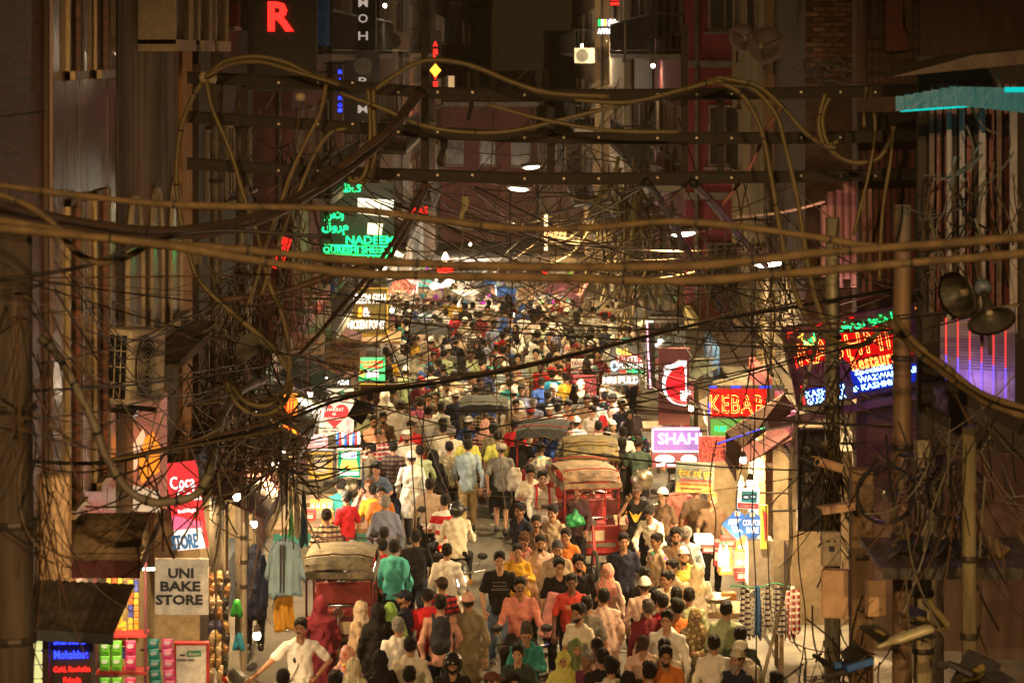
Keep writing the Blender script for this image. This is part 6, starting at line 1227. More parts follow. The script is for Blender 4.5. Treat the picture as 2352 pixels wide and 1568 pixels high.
t = box_thing('signal_box', 92, 1092, 160, 1330, 21, .16, mat('signal_cream', (.75, .52, .33), .6, var=.2), 'tall tan cabinet strapped to the concrete pole at far left', 'cabinet', 14); MB().box((-.16, -.03, -.46), (-.14, -.01, .46)).box((.12, -.03, -.46), (.14, -.01, .46)).box((-.16, -.03, .44), (.14, -.01, .46)).build('rim', mat('rim_tan', (.36, .24, .14), .6), t)
def cctv(u, v, Y, yaw, pit, label):
    t = empty('security_camera', at(u, v, Y), R(yaw), label, 'security camera', 'security cameras on the timber post'); M = Matrix.Rotation(R(pit), 4, 'Y')
    MB().box((-.20, -.05, -.035), (.17, .05, .045), M).build('housing', TANB, t, bevel=.01); MB().box((-.24, -.06, .045), (.18, .06, .055), M).build('sun_hood', TANB, t); MB().lathe([(.03, 0), (.03, .015)], 10, M @ Matrix.Translation((-.205, 0, 0)) @ Matrix.Rotation(R(90), 4, 'Y')).build('lens', GLASS, t); MB().tube([M @ Vector((.1, 0, -.03)), Vector((.22, .02, -.08)), Vector((.26, .03, -.02))], .014, 5).build('bracket', IRON, t)
cctv(1928, 1168, 26, 10, -6, 'long tan security camera pointing left on the timber post'); cctv(1905, 1070, 26, 40, 18, 'upper security camera tilted down to the left')
GRN = mat('horn_metal', (.065, .06, .045), .45, metal=.3, var=.35)
def horn(u, v, Y, rad, yaw, pit, label):
    t = empty('horn_loudspeaker', at(u, v, Y), 0, label, 'loudspeaker', 'horn loudspeakers at right'); M = Matrix.Rotation(R(yaw), 4, 'Z') @ Matrix.Rotation(R(90+pit), 4, 'X')
    prof = [(rad*.14, -rad*1.5), (rad*.18, -rad*1.0), (rad*.30, -rad*.6), (rad*.55, -rad*.25), (rad, 0)]; MB().lathe(prof+[(rad*.97, -.004), (rad*.5, -rad*.25), (rad*.25, -rad*.6), (rad*.1, -rad)], 28, M).build('bell', GRN, t, smooth=True)
    MB().lathe([(rad*.05, -rad*.9), (rad*.14, -rad*.8), (rad*.16, -rad*.35), (rad*.08, -rad*.28)], 12, M).build('centre_horn', mat('horn_tan', (.3, .25, .17), .5), t, smooth=True); MB().lathe([(rad*.28, -rad*1.85), (rad*.34, -rad*1.8), (rad*.34, -rad*1.5), (rad*.16, -rad*1.45)], 14, M).build('driver_unit', mat('driver_blue', (.10, .13, .17), .5), t, smooth=True)
    MB().tube([M @ Vector((0, 0, -rad*1.3)), (M @ Vector((0, 0, -rad*1.3)))+Vector((.05, .02, -.45))], .014, 6).build('bracket', IRON, t)
horn(2196, 678, 18.5, .185, -52, 8, 'left horn loudspeaker turned side on to the street'); horn(2278, 738, 18, .185, 8, 48, 'right horn loudspeaker with its bell facing down to the camera')
t = ac_unit(at(303, 838, 30.6), R(62), 'white air conditioner unit with a black grid side on the stained wall', s=1.0); t.rotation_euler = (0, R(3), R(58)); t.scale = (.80, 1.75, 1.55)
g = MB(); W_ = MATS['ac_casing']
bk = MB().box((-.425, -.12, -.26), (-.42, .12, .26)).build('side_grille', PLAST, t)
for i in range(5): g.box((-.432, -.12+.0575*i-.004, -.26), (-.424, -.12+.0575*i+.004, .26)).box((-.432, -.12, -.26+.13*i-.004), (-.424, .12, -.26+.13*i+.004))
g.build('grille_bars', W_, t)
ac_unit(at(1560, 100, 68), R(-20), 'small air conditioner below a dark window on the grey right building'); ac_unit(at(1345, 128, 94), R(-20), 'air conditioner beside the lit window far right of centre'); ac_unit(at(905, 95, 73), R(20), 'air conditioner on the balcony right of the letters M O H')
sp = empty('hanging_box', at(825, 947, 29), 0, 'black square box dangling from the thick cable left of centre', 'box'); MB().box((-.10, -.04, -.11), (.10, .05, .11)).build('casing', PLAST, sp, rot=(0, R(32), R(20)), bevel=.01); MB().tube([(0, 0, .1), (-.05, 0, .2)], .006, 4).build('hook', IRON, sp)
for (u, v, Y, s, lb) in ((1462, 975, 44, .5, 'dark lump of wrapped meters hanging right of the bright counter'), (1318, 905, 31, .25, 'dark hanging junction lump on the thick wire right of centre'), (2160, 915, 24, .4, 'brown grilled box hanging below the red neon sign')):
    t = empty('junction_box', at(u, v, Y), 0, lb, 'junction box', 'boxes hanging among the wires'); v = Vol((-.2*s*2, -.15, -.4*s*2), (.2*s*2, .15, .4*s*2), .02); v.cap((0, 0, .22*s), (0, 0, -.2*s), .10*s*1.6, .14*s*1.6, .03, (1, .6, 1)); v.folds(.012, 2); link('casing', v.mesh('lump'), RUST, t); MB().tube([(0, 0, .3*s), (0, 0, .6*s)], .008, 4).build('strap', IRON, t)
# bicycle and junk on the ledge at lower right
bi = empty('bicycle', at(2130, 1105, 24), R(12), 'old bicycle hung above the junk ledge at right', 'bicycle'); wheel(bi, (.32, .05, -.12), .29, .016, 24, (0, 0, R(80))); wheel(bi, (-.42, .05, -.12), .29, .016, 24, (0, 0, R(80)))
MB().tube([(-.42, 0, -.12), (-.12, 0, -.12), (-.22, 0, .22), (.18, 0, .24), (-.12, 0, -.12)], .013, 6).tube([(.32, 0, -.12), (.18, 0, .24), (.16, 0, .32)], .013, 6).build('frame', IRON, bi); MB().tube(spline([(.16, 0, .32), (.25, -.1, .36), (.32, -.25, .30)], 4), .010, 5).build('handlebar', CHROME, bi); MB().box((-.30, -.05, .25), (-.12, .05, .29)).build('saddle', LEATHER, bi, bevel=.02, color=(.02, .02, .02))
lg = empty('ledge', at(2180, 1290, 23.5), 0, 'dirty ledge crowded with discarded things at lower right', 'ledge'); MB().box((-.7, -.3, -.05), (.9, 1.2, 0)).build('slab', TIN, lg); MB().box((-.7, -.32, -.10), (.9, -.30, .01)).build('edge', CHROME, lg)
def heap(u, v, Y, n, sx, sz, label, cols_, name='scrap_heap'):
    t = empty(name, at(u, v, Y), 0, label, 'scrap heap'); rr_ = random.Random(n+int(u))
    for i in range(n):
        a = Euler((rr_.uniform(-.5, .5), rr_.uniform(-.9, .9), rr_.uniform(-.6, .6))).to_matrix().to_4x4(); a.translation = Vector((rr_.uniform(-sx, sx), rr_.uniform(-.2, .3), rr_.uniform(-sz, sz))); w, d, h = rr_.uniform(.04, .18), rr_.uniform(.05, .2), rr_.uniform(.008, .05)
        MB().box((-w, -d, -h), (w, d, h), a).build('scrap_piece', mat('scrap_%s' % (rr_.choice(cols_)), PAL[rr_.choice(cols_)], .6, var=.4), t, bevel=.01)
heap(2180, 1262, 23.7, 14, .5, .08, 'heap of dusty boards and bags on the ledge under the bicycle', ['dark', 'black', 'dgrey', 'olive']); heap(2100, 1440, 22.5, 9, .40, .10, 'pile of broken panels below the ledge at right', ['dark', 'dgrey', 'dark', 'black']); heap(2260, 1550, 21, 8, .35, .08, 'dark rubbish heap in the lower right corner', ['dark', 'black', 'dark', 'dgrey'])
heap(240, 1235, 30.5, 10, .35, .12, 'old sheets and boxes piled on the curved awning', ['dark', 'olive', 'grey', 'tan']); heap(1940, 1530, 24.5, 6, .14, .10, 'dark boxes hung at the foot of the timber post', ['black', 'blue', 'dark', 'dgrey'])
sc = empty('scooter_panel', at(2075, 1466, 21.8), 0, 'pale curved scooter body panel lying in the junk at right', 'panel'); v = Vol((-.4, -.2, -.2), (.4, .2, .2), .018); v.cap((-.22, 0, -.07), (.22, 0, .09), .03, .06, .03, (1, 1, .6)); v.cap((-.05, 0, 0), (.2, 0, .08), .07, .05, .04, (1, 1, .5)); link('shell', v.mesh('shell'), mat('panel_cream', (.48, .44, .25), .25, var=.3), sc)
# teal canopy, slats, bars and light strips on the building at right
tc_ = empty('canopy', at(2210, 205, 24), 0, 'scalloped teal plastic canopy fascia lit from within at upper right', 'canopy')
TEAL = mat('teal_plastic', (.012, .13, .13), .3, var=.3, scale=4, emit=(.0, .20, .21), es=.12)
for i in range(15):
    x = -.66+i*.088; zz = -.015*abs(i-6)*.6; MB().box((x, -.012-.006*(i % 2), -.16+zz), (x+.084, .01, -.015+zz+.007*i)).build('corrugation', TEAL, tc_)
MB().box((-.62, .02, -.185), (.15, .05, -.165)).build('light_strip', glow('teal_strip', (.0, .50, .48), .55), tc_, rot=(0, R(-4), 0)); MB().box((.42, -.03, -.03), (.66, -.015, .02)).build('lit_pane', glow('teal_strip', (0, .75, .72), 1.5), tc_)
MB().prism([(-.72, .12), (.70, .26), (.70, .40), (.1, .34)], -.1, 1.6).build('roof_sheet', TIN, tc_); lamp('POINT', (0, .3, -.3), 3, (.1, .9, .9), .1, parent=tc_)
mm = mat('post_pale', (.38, .33, .33), .5, var=.2)
bd = empty('balcony_front', at(2200, 600, 26), 0, 'balcony front of thin pale posts before red shutters under the teal canopy', 'balcony')
for u, w_ in ((2180, 10), (2210, 11), (2256, 14), (2328, 16)): a = at(u, 700, 26)-bd.location; MB().box((a.x-w_*.0025, 0, a.z-.3), (a.x+w_*.0025, .05, a.z+2.1)).build('post', mm, bd)
MB().box((-.30, .75, -2.2), (.9, .9, 2.2)).build('back_wall', WALLS['dark'], bd)
RW = mat('red_slat', (.16, .025, .018), .3, var=.4, streak=True, spec=.6)
for i in range(12): x = -.22+i*.082; MB().box((x, .5, -.6), (x+.055, .54, 1.9)).build('slat', RW if i % 3 else mat('slat_brown', (.14, .07, .05), .5, var=.4), bd)
wl_ = empty('panelling', at(2080, 500, 31), 0, 'glossy red brown vertical panelling behind the racks at right', 'panelling')
for i in range(16): x = -.56+i*.078; MB().box((x, 0, -.95), (x+.05, .04, 1.1)).build('slat', RW, wl_)
MB().box((-.6, .06, -1.0), (.9, .2, 1.35)).build('backing', WALLS['dark'], wl_)
bs = empty('column_screen', at(1950, 550, 33.5), 0, 'screen of pinkish turned columns lit from below at right', 'screen'); PK = mat('column_pink', (.36, .20, .17), .5, var=.25, streak=True)
for i, (u, v0, v1) in enumerate(((1893, 470, 640), (1908, 440, 650), (1928, 435, 660), (1945, 415, 640), (1962, 425, 660), (1982, 410, 650), (1998, 408, 640))):
    a, b = at(u, v1, 33.5)-bs.location, at(u, v0, 33.5)-bs.location; prof = [(.045, 0), (.06, .03), (.045, .08)]+[(.052, .1+(b.z-a.z-.2)*k/6+.0) for k in range(7)]+[(.065, b.z-a.z-.07), (.045, b.z-a.z-.03), (.06, b.z-a.z)]
    MB().lathe(prof, 12).build('column', PK, bs, (a.x, 0, a.z), smooth=True)
lamp('POINT', (0, -.5, -1.0), 10, (1, .55, .45), .15, parent=bs)
lv = empty('lit_front', at(2245, 850, 23.5), R(-20), 'slanting louvred shop front with red to blue light strips at right', 'shop front')
MB().prism([(-.36, -.05), (.36, -.40), (.36, .62), (-.36, .45)], 0, .06).build('panel', mat('louvre', (.20, .16, .19), .5, var=.2), lv)
for i in range(16): MB().box((-.34, -.02, .0+i*.028), (.34, 0, .008+i*.028), Matrix.Rotation(R(0), 4, 'Y')).build('louvre_slat', mat('louvre', (.2, .16, .19)), lv)
for i in range(6):
    x = -.30+i*.115
    for (z0, z1, c, n_) in ((.14-.02*i, .50, (1, .06, .05), 'r'), (-.10-.03*i, .14-.02*i, (.22, .12, 1), 'b')):
        MB().tube([(x, -.03, z0), (x, -.03, z1)], .007, 5).build('light_strip', glow('strip_'+n_, c, .6), lv)
lamp('POINT', (0, -.3, -.1), 5, (.5, .25, 1), .1, parent=lv)
# ------------------------------------------------------------------ people near enough to tell apart
BLUE, NAVY, PINKW = (.10, .16, .30), (.018, .022, .045), (.62, .42, .36)
TT = dict(W=WHITE, B=BLACK, N=NAVY, P=(.55, .29, .23), R=(.48, .02, .03), C=(.62, .56, .44), G=(.16, .15, .13), OL=(.22, .18, .11), BR=(.14, .09, .06), TE=(.03, .22, .20), Y=(.62, .36, .04), O=(.55, .17, .04), S=(.30, .38, .42), LG=(.34, .40, .24), M=(.16, .02, .035), BE=(.40, .30, .21), PK=(.60, .42, .36), LB=(.20, .22, .34), RB=(.04, .09, .32), AQ=(.08, .42, .40), LY=(.52, .50, .10), DG=(.03, .05, .04), PU=(.14, .03, .10), CO=(.58, .22, .18), KH=(.32, .23, .11), J=(.10, .15, .24), GR=(.26, .40, .10))
# (u, v, facing, pose, top, colour, pattern, legs, leg colour, hair, hair colour, skin, beard, extras, female, label, turn)
def q(u, v, face, pose, top, c, label, pat=None, legs='trousers', lc='B', hair='hair', hc=None, skin=0, beard=None, ex=(), fem=False, turn=0, h=1.70, at_=None):
    return person(u, v, face, pose, top, TT[c] if isinstance(c, str) else c, pat, legs, TT[lc] if isinstance(lc, str) else lc, hair, TT[hc] if isinstance(hc, str) else (hc or (.012, .009, .008)), skin, h, beard, ex, label, fem=fem, turn=turn, at_=at_)
GREY, DK = (.30, .28, .26), (.012, .009, .008)
q(690, 1420, 8, 'hip', 'tee', 'W', 'moustached man in a white short shirt leaning one hand on the parked motorbike', beard='moustache', turn=-20, lc='G', skin=1, h=1.75)
q(650, 1538, 180, 'stand', 'tee', 'B', 'dark haired head showing at the bottom edge below the man in the white shirt'); q(770, 1545, 175, 'stand', 'tee', 'G', 'dark haired head at the bottom edge below the yellow scarf', hair='thick')
q(797, 1484, 200, 'stand', 'kurta', 'P', 'woman in a peach patterned headscarf at the bottom left', hair='shawl', hc=(.62, .30, .20), ex=('prints',), fem=True, h=1.58); q(812, 1512, 170, 'stand', 'kurta', 'LY', 'woman in a pale yellow striped headscarf at the bottom', pat='vstripe', hair='shawl', hc=(.60, .52, .25), ex=('vstripe',), fem=True, h=1.55)
q(873, 1494, 185, 'stand', 'abaya', 'B', 'woman in a plain black headscarf seen from behind at the bottom', hair='shawl', hc=BLACK, fem=True, h=1.60); q(915, 1420, 190, 'stand', 'shirt', 'W', 'grey haired man in a cream shirt seen from behind', hc=GREY, hair='hair')
q(942, 1464, 180, 'stand', 'shirt', 'C', 'dark haired man in a pale shirt directly before the grey haired man', h=1.72); q(940, 1532, 175, 'stand', 'tee', 'BR', 'short dark haired head at the bottom edge left of the helmeted rider')
q(1012, 1370, 182, 'walk1', 'shirt', 'P', 'man in a peach shirt carrying a navy backpack', ex=('backpack',), lc='N', h=1.74); q(1075, 1366, 180, 'walk2', 'kurta', 'OL', 'man in an olive kurta and pale pink skullcap seen from behind', hair='skullcap', hc=(.62, .34, .26), h=1.72)
q(1040, 1500, 0, 'ride', 'shirt', 'B', 'rider in a black helmet with a yellow stripe and glasses at the bottom', hair='helmet', hc=(.02, .02, .022), beard='beard', ex=('glasses',))
q(736, 1370, 182, 'walk1', 'abaya', 'M', 'woman in a long maroon robe and maroon scarf seen from behind', hair='shawl', hc=TT['M'], fem=True, h=1.68); q(815, 1380, 80, 'reach', 'kurta', 'BE', 'woman in a beige spotted headscarf looking right with a black handbag', hair='shawl', hc=(.42, .33, .27), ex=('floral',), fem=True, h=1.60)
q(868, 1386, 184, 'stand', 'abaya', 'B', 'woman in black scarf and black speckled dress beside the green scarf', pat='darkprint', hair='shawl', hc=BLACK, fem=True, h=1.62); q(897, 1386, 186, 'walk2', 'kurta', 'GR', 'woman in a leaf green headscarf and flowered green tunic', pat='floral', hair='shawl', hc=(.22, .40, .10), fem=True, h=1.60, legs='loose', lc='LG')
q(930, 1355, 265, 'stand', 'shirt', 'N', 'bearded man in a navy cap looking left', hair='cap', hc=NAVY, beard='beard', skin=1); q(982, 1354, 178, 'walk1', 'tee', 'R', 'man in a bright red T-shirt and black cap seen from behind', hair='cap', hc=BLACK)
q(1016, 1326, 200, 'stand', 'shirt', 'R', 'man in a dark cap and red black plaid shirt', pat='check', hair='cap', hc=(.05, .03, .03)); q(905, 1244, 176, 'walk2', 'hood', 'AQ', 'youth in a turquoise hooded top seen from behind', hair='thick', lc='N', h=1.66)
q(882, 1212, 180, 'stand', 'tee', 'G', 'dark haired head just above the turquoise hooded youth', h=1.66); q(878, 1240, 205, 'stand', 'tee', 'R', 'youth in a red shirt pressed beside the turquoise top', h=1.55, hair='thick')
q(955, 1220, 182, 'walk1', 'tee', 'B', 'man in a plain black T-shirt seen from behind', lc='N'); q(1026, 1250, 178, 'stand', 'shirt', 'W', 'man in a loose white shirt seen from behind before the lit headlamp', lc='C', legs='loose')
q(886, 1140, 182, 'stand', 'kurta', 'LB', 'grey haired man in a long blue grey kurta seen from behind', hc=GREY, h=1.76); q(750, 1170, 184, 'stand', 'shirt', 'BE', 'man in a brown and cream checked shirt seen from behind', pat='check', h=1.74)
q(857, 1114, 180, 'stand', 'tee', 'Y', 'boy in a yellow T-shirt with dark sleeves', h=1.60); q(848, 1100, 350, 'ear', 'shirt', 'PK', 'man in a pink shirt with a hand to his ear near the yellow T-shirt', hc=(.20, .08, .03), h=1.68)
q(797, 1130, 215, 'stand', 'tee', 'R', 'boy in a red T-shirt looking towards the stall', h=1.60, hair='thick'); q(782, 1100, 210, 'stand', 'tee', 'TE', 'young man in a teal shirt at the stall table', hair='thick'); q(875, 1118, 10, 'stand', 'tee', 'O', 'face in an orange shirt behind the yellow T-shirt boy', skin=1, h=1.62)
q(864, 1060, 5, 'reach', 'tee', 'J', 'stall man in a blue T-shirt looking down to the left', hair='thick', turn=-35, h=1.72); q(903, 1014, 184, 'stand', 'shirt', 'BR', 'man in a brown and cream plaid shirt seen from behind', pat='check', h=1.78, lc='N')
q(852, 1018, 255, 'stand', 'shirt', 'OL', 'bearded man in an olive shirt in profile at the juice stall', beard='beard'); q(933, 988, 8, 'stand', 'kurta', 'C', 'bearded man in a brightly lit cream kurta and white cap facing the camera', hair='skullcap', hc=WHITE, beard='beard')
q(965, 1024, 182, 'walk1', 'shirt', 'LG', 'man in a pale green shirt seen from behind', h=1.74); q(946, 1040, 190, 'walk2', 'kurta', 'W', 'person in a white kurta close beside the pale green shirt', hair='skullcap', hc=WHITE); q(996, 1034, 176, 'stand', 'abaya', 'B', 'woman in a full black robe with only her eyes showing', hair='shawl', hc=BLACK, fem=True, ex=('veil',), h=1.62)
q(1075, 1011, 181, 'walk2', 'shirt', 'S', 'man in a pale blue shirt and khaki trousers walking away mid street', lc='KH', h=1.80); q(1151, 1019, 178, 'walk1', 'tee', 'G', 'man in a grey shirt, dark shorts and striped head cloth with a cloth bag', legs='shorts', hair='turban', hc=(.28, .24, .20), ex=('shoulder_bag',), h=1.74)
q(1217, 1070, 12, 'phone', 'tee', 'C', 'bearded man in a cream T-shirt looking down at his phone', hair='thick', beard='beard', ex=('phone',)); q(1244, 1082, 10, 'walk1', 'shirt', 'W', 'man in a white shirt with red backpack straps', ex=('straps',), hair='quiff', h=1.74)
RD = dict(at_=(gx(1020, 41.6), 41.9, .0)); q(0, 0, 184, 'ride', 'tee', 'R', 'pillion rider in a red striped T-shirt on the tail lit motorbike', pat='band', at_=(gx(1022, 41.3), 41.3, .02)); q(0, 0, 184, 'ride', 'shirt', 'C', 'motorbike driver in a cream kurta and black helmet', hair='helmet', hc=(.03, .03, .03), at_=(gx(1050, 40.9), 40.7, .0))
q(987, 1100, 182, 'stand', 'shirt', 'BE', 'man in a peach beige shirt seen from behind beside the red stripes', h=1.74)
bt = q(1147, 1267, 2, 'walk1', 'tee', 'B', 'young man in a black T-shirt and faded jeans striding towards the camera', hair='quiff', lc='J', h=1.78, skin=3)
text('BALENCIAGA', .045, pm('grey'), bt, (0, -.180, 1.22), .24, bold=0, depth=.004, name='shirt_print'); MB().tube([(-.09, -.185, 1.27), (.09, -.185, 1.27), (.10, -.18, 1.32), (-.10, -.18, 1.32), (-.09, -.185, 1.27)], .003, 4).build('shirt_print', pm('grey'), bt)
q(1188, 1250, 8, 'cross', 'kurta', 'Y', 'woman in a mustard yellow sari looking at the camera', hair='bun', fem=True, h=1.62, legs='loose', lc='Y'); q(1204, 1224, 350, 'phone', 'shirt', 'CO', 'man in an orange red shirt with bowed head behind the yellow sari', hair='hair', hc=(.10, .03, .015), beard='beard', skin=1)
q(1196, 1156, 320, 'back', 'tee', 'N', 'man in a navy T-shirt with hands behind his back looking right', turn=-10, skin=2, h=1.74); q(1231, 1184, 0, 'stand', 'shirt', 'BR', 'man in a dark shirt behind the phone caller', skin=2, h=1.74, beard='moustache'); q(1271, 1162, 330, 'stand', 'shirt', 'BE', 'moustached man in a beige shirt with a quiff', hair='quiff', beard='moustache')
q(1300, 1214, 345, 'stand', 'kurta', 'O', 'man in an orange kurta near the front of the red rickshaw', skin=1); q(1241, 1230, 5, 'ear', 'kurta', 'PK', 'bearded man in a pale pink kurta holding a phone to his ear', beard='beard', ex=('phone_ear',)); q(1280, 1245, 5, 'stand', 'kurta', 'BE', 'man in a white dotted dark cap and beige kurta', hair='skullcap', hc=(.06, .06, .08), beard='beard')
pk = q(1284, 1283, 8, 'cross', 'tee', 'B', 'young man in glasses and a black T-shirt looking down with a pink bag', hair='thick', ex=('glasses',), skin=3); MB().box((-.10, -.04, -.34), (.09, .05, .34)).build('pink_bag', pm('pink'), pk, (-.18, -.26, .95), (0, R(14), 0), bevel=.03)
q(1328, 1275, 10, 'stand', 'shirt', 'B', 'bearded man in a black shirt facing the camera', hair='thick', beard='beard', h=1.74); rt = q(1313, 1319, 0, 'stand', 'tee', (.50, .06, .045), 'slim man in a coral red T-shirt with pale stripes', skin=4); [MB().box((-.10+.01*i, -.178, 1.30-.022*i), (.07-.01*i, -.172, 1.308-.022*i)).build('shirt_print', pm('cream'), rt) for i in range(3)]
q(1395, 1296, 340, 'stand', 'kurta', 'PK', 'woman in a pink flowered headscarf glancing left', pat='floral', hair='shawl', hc=(.62, .26, .22), ex=('floral',), fem=True, h=1.60, turn=-15); q(1432, 1225, 5, 'stand', 'tee', 'N', 'broad man in a navy T-shirt beside the fruit barrow', h=1.78)
q(1348, 1371, 180, 'stand', 'tee', 'G', 'dark haired man in a grey T-shirt seen from behind the cream T-shirt man'); q(1388, 1355, 184, 'walk1', 'kurta', 'PK', 'man in a long pale pink kurta seen from behind', h=1.74, legs='loose', lc='W'); q(1331, 1388, 318, 'stand', 'tee', 'C', 'bearded man in a cream T-shirt looking to the right', hair='quiff', beard='beard', h=1.74)
q(1190, 1371, 2, 'ride', 'shirt', 'CO', 'moustached rider with glasses in a salmon pink shirt', beard='moustache', ex=('glasses',), skin=1, at_=(gx(1194, 34.6), 34.55, .04), h=1.76)
q(1209, 1434, 0, 'phone', 'shirt', 'TE', 'bearded man in a tall chequered cap and dark teal shirt with a phone', hair='tallcap', hc=(.07, .06, .055), beard='beard', ex=('phone',), h=1.68); q(1190, 1481, 350, 'stand', 'tee', 'DG', 'boy in a dark green T-shirt looking up at the camera', hair='thick', h=1.58, skin=3)
q(1129, 1543, 60, 'stand', 'tee', 'M', 'head in a rust brown cap at the bottom edge', hair='cap', hc=(.14, .05, .03)); q(1179, 1548, 10, 'stand', 'tee', 'G', 'dark haired head at the bottom edge below the boy in green', hair='thick')
q(1322, 1469, 15, 'stand', 'abaya', 'DG', 'young woman in a sage green headscarf', hair='shawl', hc=(.13, .17, .07), fem=True, h=1.60); q(1294, 1496, 355, 'stand', 'kurta', 'LY', 'woman in a lemon yellow headscarf looking down', hair='shawl', hc=(.52, .50, .14), fem=True, h=1.58)
q(1372, 1462, 200, 'stand', 'shirt', 'PK', 'bald dark skinned man seen between the headscarves', hair='receding', skin=4); q(1349, 1496, 330, 'stand', 'tee', 'PU', 'man with a grey moustache in a purple shirt at the bottom', hc=GREY, beard='moustache-g', skin=2, h=1.60); q(1385, 1491, 185, 'stand', 'tee', 'B', 'dark haired head right of the man with the grey moustache'); q(1404, 1513, 200, 'stand', 'shirt', 'C', 'wavy haired head at the bottom right of centre', hair='thick')
kb = q(1463, 1113, 350, 'ear', 'tee', 'B', 'youth in a black T-shirt with a yellow bird print holding a phone', hair='cap', hc=(.08, .05, .03), skin=1, ex=('phone_ear',)); MB().prism([(-.12, .10), (-.04, .02), (0, .05), (.04, .02), (.12, .10), (.06, -.03), (.02, -.10), (-.02, -.10), (-.06, -.03)], -.004, .004).build('bird_print', pm('yellow'), kb, (0, -.175, 1.20))
q(1522, 1123, 330, 'stand', 'tee', 'BR', 'bearded man in a bright white skullcap looking left', hair='skullcap', hc=(.85, .85, .85), beard='beard', skin=3, turn=-30); q(1508, 1157, 330, 'lean', 'shirt', 'C', 'man in a cream polo shirt leaning over the fruit', hair='thick', skin=2); q(1562, 1098, 175, 'stand', 'kurta', 'CO', 'person in a long coral kurta seen from behind the faded green board', h=1.78)
q(1600, 1110, 182, 'stand', 'tee', 'BR', 'broad man in a taupe T-shirt seen from behind at the bright stall', h=1.76); q(1636, 1131, 5, 'stand', 'tee', 'BR', 'man with stall light painted blond into his hair, dark T-shirt, behind stall', hair='hair', hc=(.45, .30, .10), skin=3)  # blond hair colour carries the stall light falling on it
q(1510, 1226, 300, 'stand', 'shirt', 'BE', 'man in a peach print shirt looking up to the right', pat='prints', turn=0, skin=1); q(1552, 1213, 0, 'stand', 'tee', 'BR', 'bearded man in a dark brown T-shirt lit from the right', hair='thick', beard='beard', skin=1, h=1.76); q(1577, 1211, 195, 'stand', 'shirt', 'S', 'grey haired man in a pale blue shirt at the bright stall', hc=GREY)
q(1569, 1260, 10, 'stand', 'kurta', 'LY', 'smiling bearded man in a white cap and pale yellow kurta', hair='skullcap', hc=(.75, .72, .66), beard='beard', skin=3); q(1545, 1286, 310, 'stand', 'abaya', 'BE', 'person wearing a dark face mask beside the smiling bearded man', hair='bun', ex=('veil',), fem=True); q(1534, 1312, 310, 'stand', 'shirt', 'C', 'man in a cream shirt looking right towards the veiled woman', skin=1)
q(1601, 1295, 175, 'stand', 'abaya', 'C', 'woman in a cream scarf and cream robe seen from behind', hair='shawl', hc=(.60, .50, .32), fem=True, h=1.64); q(1481, 1304, 180, 'stand', 'tee', 'B', 'dark haired head above the white cap'); q(1481, 1330, 182, 'walk2', 'kurta', 'PK', 'man in a white cap and long pink kurta seen from behind', hair='skullcap', hc=(.85, .8, .75), legs='loose', lc='PK')
q(1508, 1358, 190, 'stand', 'tee', 'G', 'dark haired head between the pink kurta and the red collar'); q(1522, 1366, 195, 'stand', 'tee', 'R', 'man with cropped hair and a red collar seen from behind'); q(1554, 1350, 180, 'stand', 'tee', 'BR', 'dark haired head left of the cream robed woman'); q(1583, 1352, 178, 'stand', 'shirt', 'LG', 'dark haired man in a pale green shirt behind the leopard scarf')
q(1489, 1378, 190, 'stand', 'shirt', 'M', 'greying man in a maroon shirt seen from behind', hc=(.12, .10, .09)); q(1556, 1378, 200, 'stand', 'tee', 'O', 'curly haired man in an orange shirt turned away', hair='thick'); q(1533, 1403, 340, 'stand', 'hood', 'W', 'stout man in a white long sleeved top looking down left', hair='quiff', skin=3, h=1.78)
q(1597, 1398, 5, 'arms', 'abaya', 'OL', 'woman in glasses and a leopard print veil with folded arms', pat='floral', hair='shawl', hc=(.20, .14, .06), ex=('floral', 'glasses', 'veil'), fem=True, h=1.62); q(1668, 1382, 165, 'stand', 'shirt', 'LG', 'man in a mint green shirt seen from behind near the scarves', h=1.74)
q(1478, 1460, 350, 'phone', 'kurta', 'PK', 'youth in a dark cap with a yellow W badge', hair='cap', hc=(.05, .03, .025), h=1.66); q(1526, 1468, 170, 'stand', 'shirt', 'C', 'dark haired man behind the bearded man in mustard'); q(1529, 1486, 0, 'ear', 'hood', 'O', 'bearded man in a mustard hooded top holding a phone', hair='thick', beard='beard', ex=('phone_ear',), skin=1)
q(1640, 1460, 178, 'stand', 'shirt', 'W', 'man in a crisp white shirt seen from behind near the bottom', h=1.70); q(1694, 1494, 320, 'stand', 'shirt', 'N', 'old man with a long grey beard, cream skullcap and navy shirt', hair='skullcap', hc=(.55, .50, .38), beard='longbeard-g', h=1.66); q(1741, 1470, 300, 'lean', 'kurta', 'C', 'bent old man with a white cap and white beard at bottom right', hair='skullcap', hc=(.75, .7, .62), beard='longbeard-g', skin=2, h=1.72)
q(1443, 1543, 180, 'stand', 'abaya', 'B', 'black covered head at the bottom edge below the W cap', hair='shawl', hc=BLACK, fem=True); q(1492, 1524, 185, 'stand', 'tee', 'G', 'curly dark head at the bottom edge left of the mustard top', hair='thick'); q(1700, 1440, 170, 'stand', 'tee', 'DG', 'person half hidden under the hanging scarves'); q(1783, 1545, 190, 'stand', 'tee', 'R', 'person in a red and white striped shirt at bottom right', pat='band')
